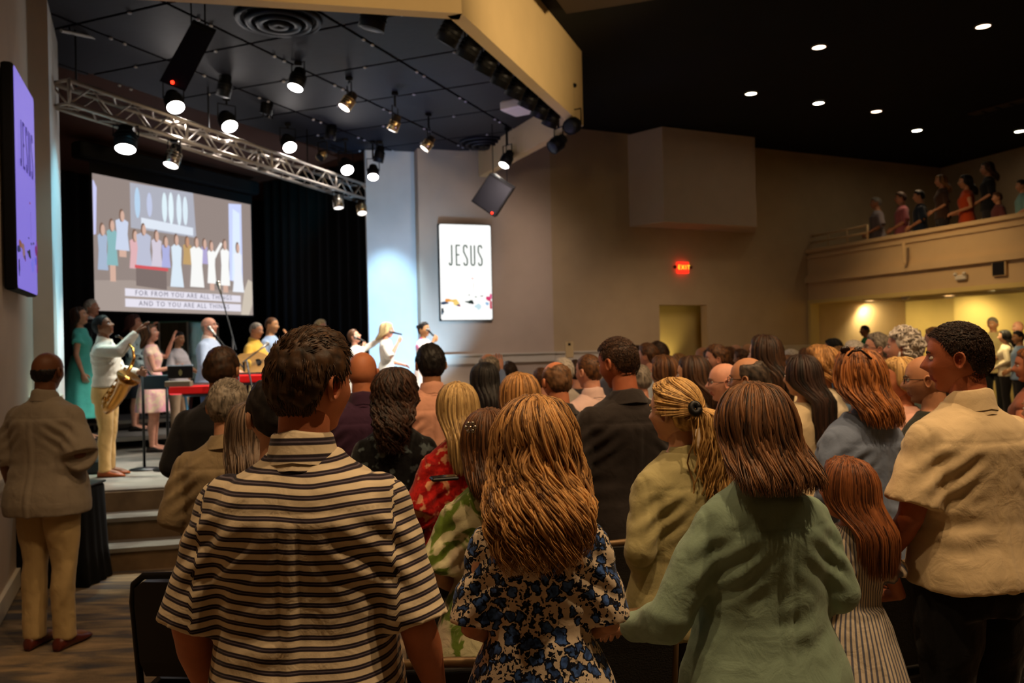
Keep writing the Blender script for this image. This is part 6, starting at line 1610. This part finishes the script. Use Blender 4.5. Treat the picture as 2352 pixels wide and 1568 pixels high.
# ---- guitar
def guitar():
    c = P3(578, 838, 10.75); t = thing('acoustic_guitar', c, 'acoustic guitar with a honey-coloured body held by the man in yellow', 'guitar')
    ax = (P3(660, 812, 10.9) - c).normalized(); nn_ = Vector((.15, -1, .1)).normalized(); up_ = nn_.cross(ax).normalized(); 
    out_ = []
    for k in range(36):
        a = 2 * PI * k / 36; x = .245 * math.cos(a); w_ = .19 - .045 * math.exp(-((x - .03) / .07) ** 2) - (.035 if x > .05 else 0) * ss(np.array(x), .05, .2)
        out_.append((x, w_ * math.sin(a)))
    f = [c + ax * x + up_ * y + nn_ * .045 for x, y in out_]; bk = [c + ax * x + up_ * y - nn_ * .05 for x, y in out_]
    g = G(); g.loft([bk, f]); gb = g.obj('body', M_wood, t)
    g = G(); g.disc(c + ax * .09 + nn_ * .046, nn_, .048, 20, .004); g.obj('sound_hole', M_blackm, gb)
    g = G(); g.tube([c + ax * .22 + nn_ * .045, c + ax * .68 + nn_ * .05], .022, 8); g.obj('neck', M_wood2, t, True)
    g = G(); g.box(tuple(c + ax * .76 + nn_ * .04), (.17, .03, .07), 0.1, bev=.01); g.obj('headstock', M_wood2, t)
    g = G(); g.box(tuple(c - ax * .09 + nn_ * .05), (.025, .012, .13), 0.1, bev=.004); g.obj('bridge', M_blackm, gb)
    for k in range(6):
        o_ = up_ * (.02 - .008 * k); g = G(); g.tube([c - ax * .09 + nn_ * .058 + o_, c + ax * .72 + nn_ * .065 + o_ * .6], .0012, 4); g.obj('string', M_steel, t)
guitar()

# ---- red stage keyboards
def keyboard(c, L, rz, label, stand_x=True):
    t = thing('stage_keyboard', c, label, 'keyboard', 'red stage keyboards'); ca, sa = math.cos(rz), math.sin(rz); dx_ = Vector((ca, sa, 0)); dy_ = Vector((-sa, ca, 0))
    g = G(); g.box((c.x, c.y, c.z), (L, .34, .10), rz, bev=.015); g.obj('case', M_red, t)
    g = G(); q = c + dy_ * .07 + Vector((0, 0, .052)); g.box(tuple(q), (L * .94, .14, .012), rz); g.obj('keybed', M_white, t)
    g = G()
    for k in range(30): q = c + dx_ * (L * .9 * (k / 29 - .5)) + dy_ * .04 + Vector((0, 0, .062)); g.box(tuple(q), (.012, .08, .012), rz)
    g.obj('black_keys', M_blackm, t)['kind'] = 'stuff'
    g = G(); q = c - dy_ * .10 + Vector((0, 0, .052)); g.box(tuple(q), (L * .9, .10, .01), rz); g.obj('control_panel', M_blackm, t)
    s = thing('keyboard_stand', (c.x, c.y, ST), 'black X-shaped stand under the ' + label.split(' ', 1)[1] if not label.startswith('red') else 'black X-shaped stand under the ' + label, 'stand', 'keyboard stands')
    for sg in (-1, 1):
        a = c + dy_ * (.15 * sg) - Vector((0, 0, .06)); b = c - dy_ * (.2 * sg); b.z = ST + .02
        for e in (-.22, .22):
            g = G(); g.tube([a + dx_ * (L * e), b + dx_ * (L * e)], .016, 8); g.obj('strut', M_blackm, s)
        g = G(); g.tube([a - dx_ * (L * .26), a + dx_ * (L * .26)], .016, 8); g.obj('crossbar', M_blackm, s); g = G(); g.tube([b - dx_ * (L * .26), b + dx_ * (L * .26)], .018, 8); g.obj('foot_bar', M_blackm, s)
keyboard(P3(462, 893, 9.3), .62, math.radians(8), 'red keyboard before the man in the pale blue blazer')
keyboard(P3(590, 868, 9.9), .62, math.radians(6), 'red keyboard with dark front right of the microphone stands')

# ---- stands
def music_stand(px, top, bottom, d, label, desk=None):
    p = P3(px, top, d); t = thing('music_stand', (p.x, p.y, ST), label, 'stand', 'music stands')
    g = G(); g.tube([(p.x, p.y, ST + .02), (p.x, p.y, p.z)], .014, 10); g.obj('pole', M_blackm, t, True)
    g = G(); g.tube([(p.x, p.y, ST), (p.x, p.y, ST + .012), (p.x, p.y, ST + .03)], [.15, .15, .03], 24); g.obj('round_base', M_blackm, t, True)
    if desk:
        g = G(); a, b = desk; q0 = P3(a[0], a[1], d - .05); q1 = P3(b[0], b[1], d - .05); c = (q0 + q1) / 2; g.box(tuple(c), (abs(q1.x - q0.x), .03, abs(q0.z - q1.z)), .06, bev=.006); g.obj('desk', M_desk, t)
        g = G(); g.tube([c, (p.x, p.y, p.z)], .012, 6); g.obj('desk_arm', M_blackm, t)
    return t
M_desk = mat('music_desk_blueblack', (22, 44, 56), 0.35)
music_stand(327, 838, 1075, 8.75, 'slim black stand with a round base in front of the pink dress', ((330, 862), (388, 893)))
music_stand(383, 885, 1080, 8.7, 'slim black stand carrying the laptop')
# laptop / tablet with a crest on its lid
c0, c1 = P3(385, 841, 8.6), P3(443, 880, 8.6)
lt = thing('laptop', ((c0.x + c1.x) / 2, c0.y, c1.z), 'open laptop with a dark lid and pale crest on the stand', 'laptop')
g = G(); g.box(((c0.x + c1.x) / 2, c0.y, (c0.z + c1.z) / 2 + .03), (c1.x - c0.x, .014, c0.z - c1.z - .05), .05, bev=.004); g.obj('lid', M_blackm, lt)
g = G(); g.box(((c0.x + c1.x) / 2, c0.y - .04, c1.z - .0), (c1.x - c0.x, .10, .06), .05, bev=.006); g.obj('base', mat('laptop_base', (120, 104, 84), .5), lt)
g = G(); g.box(((c0.x + c1.x) / 2, c0.y, c0.z + .006), (c1.x - c0.x, .02, .012), .05); g.obj('lid_edge', mat('pale_edge', (190, 210, 230), .4), lt)  # pale strip along the top of the lid
M_crest = mat('pale_crest', (130, 126, 84), .5)
cx_, cz_ = (c0.x + c1.x) / 2 + .005, (c0.z + c1.z) / 2 + .02
g = G(); sh = [(-.018, .022), (-.008, .022), (-.008, .034), (.008, .034), (.008, .022), (.018, .022), (.018, -.012), (0, -.032), (-.018, -.012)]
f = [Vector((cx_ + x, c0.y - .010, cz_ + z)) for x, z in sh]; g.loft([[p + Vector((0, .003, 0)) for p in f], f]); g.obj('crest', M_crest, lt)

def mic_stand(foot, top, tip, d, label, boom=True):
    f = P3(foot[0], foot[1], d); p = P3(top[0], top[1], d); e = P3(tip[0], tip[1], d + .3)
    t = thing('microphone_stand', (f.x, f.y, ST), label, 'stand', 'microphone stands')
    g = G(); g.tube([(f.x, f.y, ST + .02), p], .011, 8); g.obj('pole', M_blackm, t, True)
    for k in range(3):
        a = 2.1 * k + .4; g = G(); g.tube([(f.x, f.y, ST + .12), (f.x + .28 * math.cos(a), f.y + .28 * math.sin(a), ST + .012)], .010, 6); g.obj('tripod_leg', M_blackm, t)
    g = G(); g.tube([p + (p - e) * .25, e], .008, 6); g.obj('boom', M_blackm, t)
    dv = (e - p).normalized(); g = G(); g.tube([e - dv * .02, e + dv * .10, e + dv * .12], [.012, .016, .022], 10); g.ell(tuple(e + dv * .145), (.026, .026, .026), 12, 8); g.obj('microphone', M_steel, t, True)
    return t
mic_stand((560, 1000), (545, 828), (494, 768), 9.2, 'boom stand with the microphone at the keyboard player\'s mouth')
mic_stand((530, 1000), (535, 776), (507, 672), 9.0, 'tall stand whose tip reaches up across the projection screen')
mic_stand((610, 1000), (566, 826), (600, 800), 9.6, 'short stand in front of the guitar')
# hand-held microphones
def hand_mic(a, b, d, label):
    p, q = P3(a[0], a[1], d), P3(b[0], b[1], d - .05); t = thing('handheld_microphone', q, label, 'microphone', 'hand-held microphones'); dv = (q - p).normalized()
    g = G(); g.tube([p + dv * .03, q], [.016, .011], 10); g.obj('handle', M_blackm, t, True)
    g = G(); g.ell(tuple(p), (.026, .026, .026), 12, 8); g.obj('head', M_steel, t, True)
hand_mic((816, 775), (838, 784), 11.5, 'black microphone of the singer with the raised arm')
hand_mic((898, 762), (923, 768), 11.6, 'dark microphone of the blonde singer')
hand_mic((982, 757), (996, 771), 11.8, 'dark microphone of the rightmost singer')

# ---- risers at the back of the stage
M_rt = mat('riser_top', (96, 92, 88), .7); 
def riser(a, b, dep, z, label):
    a = Vector((a[0], a[1], 0)); b = Vector((b[0], b[1], 0)); d = (b - a).normalized(); nn_ = Vector((-d.y, d.x, 0)) * dep
    t = thing('stage_riser', (a.x, a.y, ST), label, 'riser', 'black stage risers')
    g = G(); g.prism([a[:2], b[:2], (b + nn_)[:2], (a + nn_)[:2]], z - .05, z); g.obj('deck', M_rt, t)
    g = G(); g.prism([(a - nn_ * .01)[:2], (b - nn_ * .01)[:2], (b + nn_ * .01)[:2], (a + nn_ * .01)[:2]], z - .055, z - .005); g.obj('edge_rail', M_steel, t)
    for q in (a, b, a + nn_, b + nn_):
        q = q + (((a + b) / 2 + nn_ / 2) - q) * .06; g = G(); g.tube([(q.x, q.y, ST), (q.x, q.y, z - .05)], .025, 8); g.obj('leg', M_blackm, t)
riser((-6.35, 10.0), (-4.4, 10.85), 1.3, ST + .16, 'low riser under the teal dress at the left of the stage')
riser((-5.85, 11.35), (-4.3, 12.0), 1.2, ST + .30, 'higher riser behind the teal dress')
# cyan indicator on a floor box
fb = P3(248, 1062, 8.55); t = thing('stage_box', (fb.x - .2, fb.y, ST), 'small floor box with cyan lights beside the saxophone player\'s feet', 'stage box')
g = G(); g.box((fb.x - .22, fb.y + .05, ST + .07), (.42, .26, .14), .1, bev=.015); g.obj('case', M_blackm, t)
for dz in (.10, .04):
    g = G(); g.ell((fb.x - .02, fb.y - .09, ST + dz), (.018, .012, .018), 10, 6); g.obj('indicator', emis((60, 255, 220), 3), t, True)
# drum shield of clear panels
def glass():
    m = bpy.data.materials.new('clear_acrylic'); m.use_nodes = True; nt = m.node_tree; nt.nodes.clear()
    o = nt.nodes.new('ShaderNodeOutputMaterial'); mx = nt.nodes.new('ShaderNodeMixShader'); tr = nt.nodes.new('ShaderNodeBsdfTransparent'); gl = nt.nodes.new('ShaderNodeBsdfGlossy')
    gl.inputs['Roughness'].default_value = .06; gl.inputs['Color'].default_value = (.8, 1, .95, 1); mx.inputs[0].default_value = .07; tr.inputs[0].default_value = (.93, .97, .96, 1)
    nt.links.new(tr.outputs[0], mx.inputs[1]); nt.links.new(gl.outputs[0], mx.inputs[2]); nt.links.new(mx.outputs[0], o.inputs[0]); return m
M_glass = glass()
sh_ = thing('drum_shield', P3(330, 900, 13.0), 'clear acrylic drum shield with pale posts behind the singers', 'shield')
pts = [(300, 742), (365, 740), (430, 738), (500, 742)]
dz_ = [12.9, 13.1, 13.3, 13.4]
q = [P3(p[0], p[1], d) for p, d in zip(pts, dz_)]
for i in range(3):
    a, b = q[i], q[i + 1]; g = G(); th = Vector((0, .008, 0)); g.loft([[Vector((a.x, a.y, ST)), Vector((b.x, b.y, ST)), Vector((b.x, b.y, ST)) + th, Vector((a.x, a.y, ST)) + th], [a, b, b + th, a + th]]); g.obj('clear_panel', M_glass, sh_)
    g = G(); g.tube([a, b], .014, 6); g.obj('top_edge', mat('green_edge', (70, 110, 96), .4), sh_)
for p in q:
    g = G(); g.tube([(p.x, p.y, ST), p], .016, 6); g.obj('post', M_steel, sh_)
# drum kit glimpsed behind the laptop stand
dk = thing('drum_kit', P3(400, 900, 12.3), 'drum kit with chrome rims half hidden behind the keyboard player', 'drum kit')
for px, py, d, r, h, nm in ((372, 900, 12.2, .17, .2, 'tom'), (402, 905, 12.4, .18, .22, 'snare'), (392, 955, 12.6, .28, .42, 'bass_drum')):
    p = P3(px, py, d); g = G()
    if nm == 'bass_drum': p.z = ST + .3; g.tube([p + Vector((0, -.2, 0)), p + Vector((0, .2, 0))], r, 28)
    else: g.tube([p - Vector((0, 0, h / 2)), p + Vector((0, 0, h / 2))], r, 24)
    o = g.obj(nm, M_blackm, dk)
    g = G(); ct = p + (Vector((0, -.2, 0)) if nm == 'bass_drum' else Vector((0, 0, h / 2))); ax_ = Vector((0, -1, 0)) if nm == 'bass_drum' else Vector((0, 0, 1)); g.disc(ct, ax_, r * 1.04, 28, .02); g.obj('rim', M_chrome, dk, True)
    if nm != 'bass_drum':
        g = G(); g.tube([(p.x, p.y, ST), p - Vector((0, 0, h / 2))], .012, 6); g.obj('stand', M_chrome, dk)
for px, py in ((362, 852), (430, 846)):
    p = P3(px, py, 12.4); g = G(); g.tube([p, p + Vector((0, 0, .012)), p + Vector((0, 0, .03))], [.19, .10, .02], 28); g.obj('cymbal', M_brass, dk, True)
    g = G(); g.tube([(p.x, p.y, ST), p], .010, 6); g.obj('cymbal_stand', M_chrome, dk)

# ---- black draped table between the aisle man and the steps
def draped():
    a = P3(120, 1345, 6.35); base = fz(6.4); t = thing('draped_table', (a.x, a.y, base), 'black floor-length draped stand behind the man in the aisle', 'table')
    cx, cy = P3(118, 1200, 6.55).x, 6.65; g = G(); rings = []; n = 72
    for z, k in ((base + .005, 1.14), (base + .25, 1.05), (base + .55, 1.0), (base + .74, .97), (base + .76, .93)):
        ring = []
        for i in range(n):
            th = 2 * PI * i / n; c_, s_ = math.cos(th), math.sin(th); sq = 1 / max(abs(c_), abs(s_)) ** .85; wv = 1 + .035 * math.sin(14 * th) * (1 - (z - base) / .8)
            ring.append((cx + .31 * k * c_ * sq * wv, cy + .20 * k * s_ * sq * wv, z))
        rings.append(ring)
    g.loft(rings); g.obj('drape', M_curt, t, True)
    g = G(); g.box((cx, cy, base + .77), (.6, .38, .02), 0, bev=.006); g.obj('table_top', M_blackm, t)
draped()
g = G(); a = P3(38, 1120, 6.2); pts = [P3(28, 1130, 6.1), P3(34, 1142, 6.15), P3(45, 1143, 6.3), P3(52, 1150, 6.45)]
# small white pier at the left end of the stage
pr = LW1 + Vector((.16, -.22, 0)); g = G(); g.box((pr.x, pr.y, (1.28 + -.15) / 2), (.30, .30, 1.43), .35, bev=.01); g.box((pr.x, pr.y, 1.30), (.36, .36, .05), .35, bev=.012)
struct(g.obj('trim_10', M_white))

# ---- chairs
M_seat = mat('charcoal_upholstery', (40, 37, 34), .95, bump=.3, bscale=200); M_frame = mat('bronze_chair_frame', (120, 96, 66), .45, .4); M_fr2 = mat('black_chair_frame', (16, 15, 15), .45, .4)
def make_chair(name='stacking_chair', seat=M_seat, frame=M_frame, label='', grp='chairs in the rows'):
    t = thing(name, (0, 0, 0), label, 'chair', grp, worldspace=False)
    g = G(); g.box((0, 0, .44), (.48, .46, .07), bev=.03); g.obj('seat', seat, t)
    g = G(); rings = []
    for z, w_, y in ((.50, .22, -.22), (.56, .235, -.235), (.78, .235, -.265), (.86, .225, -.28), (.885, .19, -.285)):
        rings.append([(w_ * (1 if k in (1, 2) else -1), y + (-.022 if k in (0, 1) else .022) - .015 * 0, z) for k in range(4)])
    g.loft(rings); g.obj('backrest', seat, t)
    g = G(); g.tube([(-.245, -.235, .46), (-.25, -.27, .80), (-.235, -.285, .87), (-.19, -.295, .905), (0, -.30, .912), (.19, -.295, .905), (.235, -.285, .87), (.25, -.27, .80), (.245, -.235, .46)], .014, 8); g.obj('back_frame', frame, t, True)
    for sx in (-1, 1):
        for sy in (-1, 1):
            g = G(); g.tube([(sx * .235, sy * .21, .43), (sx * .25, sy * .25, .0)], .013, 8); g.obj('leg', frame, t, True)
    return t
def dup(root, loc, rz, label):
    r = root.copy(); COL.objects.link(r); r.location = loc; r.rotation_euler = (0, 0, rz); r['label'] = label
    for ch in list(root.children):
        c = ch.copy(); COL.objects.link(c); c.parent = r
    return r
def chair_at(px, py, d, rz, label, first=None):
    """py: where the photograph shows the top of its back"""
    p = P3(px, py, d); z = fz(d); loc = (p.x - math.sin(rz) * .29, p.y + math.cos(rz) * .29, z)
    return loc
ch0 = make_chair(label='charcoal chair between the striped dress and the cream shirt, bronze rail on top'); 
l = chair_at(2052, 1284, 3.08, .3, ''); ch0.location = l; ch0.rotation_euler = (0, 0, .3)
l = chair_at(1030, 1545, 2.18, .02, ''); dup(ch0, l, .02, 'chair whose bronze top rail shows low between the striped shirt and the floral dress')
l = chair_at(1385, 1480, 2.55, .25, ''); dup(ch0, l, .25, 'chair under the hand of the woman in the sage blazer')
l = chair_at(1440, 1130, 3.55, .2, ''); dup(ch0, l, .2, 'chair back glimpsed between the curled blonde and the olive shirt')
l = chair_at(2240, 905, 9.0, .7, ''); dup(ch0, l, .7, 'far chair in the open aisle left of the auburn-haired woman at the edge')
l = chair_at(2300, 935, 8.0, .7, ''); dup(ch0, l, .7, 'chair in the open aisle at the right edge, nearer of two')
ch1 = make_chair(seat=M_blackm, frame=M_fr2, label='black chair at the left end of the near row, beside the aisle'); l = chair_at(440, 1300, 3.15, -.1, ''); ch1.location = l; ch1.rotation_euler = (0, 0, -.1)
# brown bag on the floor by the black chair
bg = P3(430, 1555, 3.0); bz = fz(3.0); t = thing('handbag', (bg.x, bg.y, bz), 'rust-brown leather bag standing on the carpet at the left row end', 'bag')
M_bag = mat('rust_leather', (130, 58, 26), .5)
g = G(); rings = []
for z, a, b in ((0, .15, .08), (.06, .17, .09), (.2, .16, .07), (.28, .13, .03), (.30, .12, .012)):
    rings.append([(bg.x + a * math.cos(2 * PI * k / 24), bg.y + b * math.sin(2 * PI * k / 24), bz + z) for k in range(24)])
g.loft(rings); g.obj('pouch', M_bag, t, True)
g = G(); g.tube([(bg.x - .09, bg.y, bz + .28), (bg.x - .07, bg.y, bz + .40), (bg.x, bg.y, bz + .45), (bg.x + .07, bg.y, bz + .40), (bg.x + .09, bg.y, bz + .28)], .007, 8); g.obj('handle', M_bag, t, True)

# ---- worn or held small things
def clip_flower(px, py, d):
    p = P3(px, py, d); t = thing('hair_clip', p, 'sparkling silver flower clip in the brown hair beside the curls', 'hair clip')
    for k in range(6):
        a = 2 * PI * k / 6; g = G(); g.ell((p.x + .014 * math.cos(a), p.y - .004, p.z + .014 * math.sin(a)), (.007, .005, .007), 10, 6); g.obj('petal', M_chrome, t, True)
    g = G(); g.ell((p.x, p.y - .006, p.z), (.006, .006, .006), 10, 6); g.obj('centre', M_chrome, t, True)
clip_flower(1081, 981, 2.62)
def sunglasses_on_head(px, py, d):
    p = P3(px, py, d); t = thing('sunglasses', p, 'dark sunglasses pushed up on the auburn hair', 'sunglasses'); e = P3(px + 44, py + 18, d - .03)
    M_t = mat('tortoise', (34, 20, 14), .25)
    g = G(); g.tube([p + Vector((-.02, .0, -.02)), p, P3(px + 20, py - 2, d - .03), e], .005, 6); g.obj('temple', M_t, t, True)
    for s in (0, 1):
        c = p + Vector((.055 * s - .01, .05, .004 - .004 * s)); g = G(); g.ell(tuple(c), (.022, .012, .018), 14, 8); g.obj('lens', M_t, t, True)
sunglasses_on_head(1958, 806, 3.47)
p = P3(1597, 938, 2.78); t = thing('hair_tie', p, 'black hair tie holding the blonde ponytail', 'hair tie')
g = G(); pts = [(p.x + .013 * math.cos(a), p.y + .008 * math.sin(a), p.z + .016 * math.sin(a)) for a in [2 * PI * k / 14 for k in range(15)]]; g.tube(pts, .012, 8); g.obj('band', M_blackm, t, True)
p = P3(1308, 803, 7.5); t = thing('phone', p, 'pale phone held up above the crowd', 'phone')
g = G(); g.box(tuple(p), (.075, .010, .15), -.1, bev=.005); g.obj('case', mat('pale_phone_case', (200, 186, 160), .4), t)
g = G(); g.box((p.x, p.y - .006, p.z + .05), (.022, .004, .022), -.1, bev=.003); g.obj('camera', M_blackm, t)
# dark handbag strap / phone at the wrist of the woman in green
p = P3(1020, 1098, 3.0); t = thing('phone', p, 'black phone held low in front of the red blouse', 'phone'); g = G(); g.box(tuple(p), (.10, .06, .012), .3, bev=.004); g.obj('case', M_blackm, t); g = G(); g.box((p.x, p.y, p.z + .007), (.09, .05, .002), .3); g.obj('screen', mat('dark_glass', (14, 18, 26), .1), t)
# balcony guard rail at the stair corner
br = thing('guard_rail', B0, 'white guard rail at the near corner of the balcony', 'rail'); 
ra = [B0 - bo * .12 + Vector((0, 0, 3.55)), B0 - bo * .12 + BD * 1.7 + Vector((0, 0, 3.55))]
for z in (.16, .30):
    g = G(); g.tube([ra[0] + Vector((0, 0, z)), ra[1] + Vector((0, 0, z))], .022, 8); g.obj('rail', M_balc, br, True)
for k in range(4):
    a = ra[0].lerp(ra[1], k / 3); g = G(); g.tube([a, a + Vector((0, 0, .31))], .02, 8); g.obj('post', M_balc, br, True)
# fittings under the balcony: black square, bracket, smoke detector
q = P3(2303, 617, 13.35); bface = lambda p, o: p
def on_balc(px):
    r = (px - CX) / F; t_ = (r * B0.y - B0.x) / (BD.x - r * BD.y); return B0 + BD * t_
b_ = on_balc(2303); z_ = at(2303, 617, b_.y).z; rzb = math.atan2(BD.y, BD.x)
t = thing('wall_speaker', (b_.x, b_.y, z_), 'small black square loudspeaker on the balcony front', 'loudspeaker'); g = G(); q = b_ + bo * .03; g.box((q.x, q.y, z_), (.26, .06, .24), rzb, bev=.01); g.obj('frame', M_balc, t); q = b_ + bo * .055; g = G(); g.box((q.x, q.y, z_), (.22, .02, .21), rzb, bev=.004); g.obj('grille', M_blackm, t)
b_ = on_balc(2215); z_ = at(2215, 637, b_.y).z
t = thing('emergency_light', (b_.x, b_.y, z_), 'small white twin-lamp emergency light on the balcony front', 'light'); q = b_ + bo * .04; g = G(); g.box((q.x, q.y, z_), (.22, .07, .09), rzb, bev=.015); g.obj('housing', M_white, t)
for s in (-1, 1): g = G(); q2 = q + BD * (.09 * s) + bo * .03; g.ell((q2.x, q2.y, z_ + .06), (.035, .035, .03), 12, 8); g.obj('lamp_head', M_white, t, True)
b_ = on_balc(2070); t = thing('smoke_detector', (b_.x, b_.y, 2.40), 'white round smoke detector at the lower edge of the balcony', 'detector'); q = b_ - bo * .12
g = G(); g.tube([(q.x, q.y, 2.40), (q.x, q.y, 2.375), (q.x, q.y, 2.35)], [.075, .075, .05], 20); g.obj('housing', M_white, t, True); g = G(); g.tube([(q.x, q.y, 2.352), (q.x, q.y, 2.34)], .02, 12); g.obj('sensor', M_steel, t, True)
# balcony doorway panel
dq = RW2 + BD * .02;
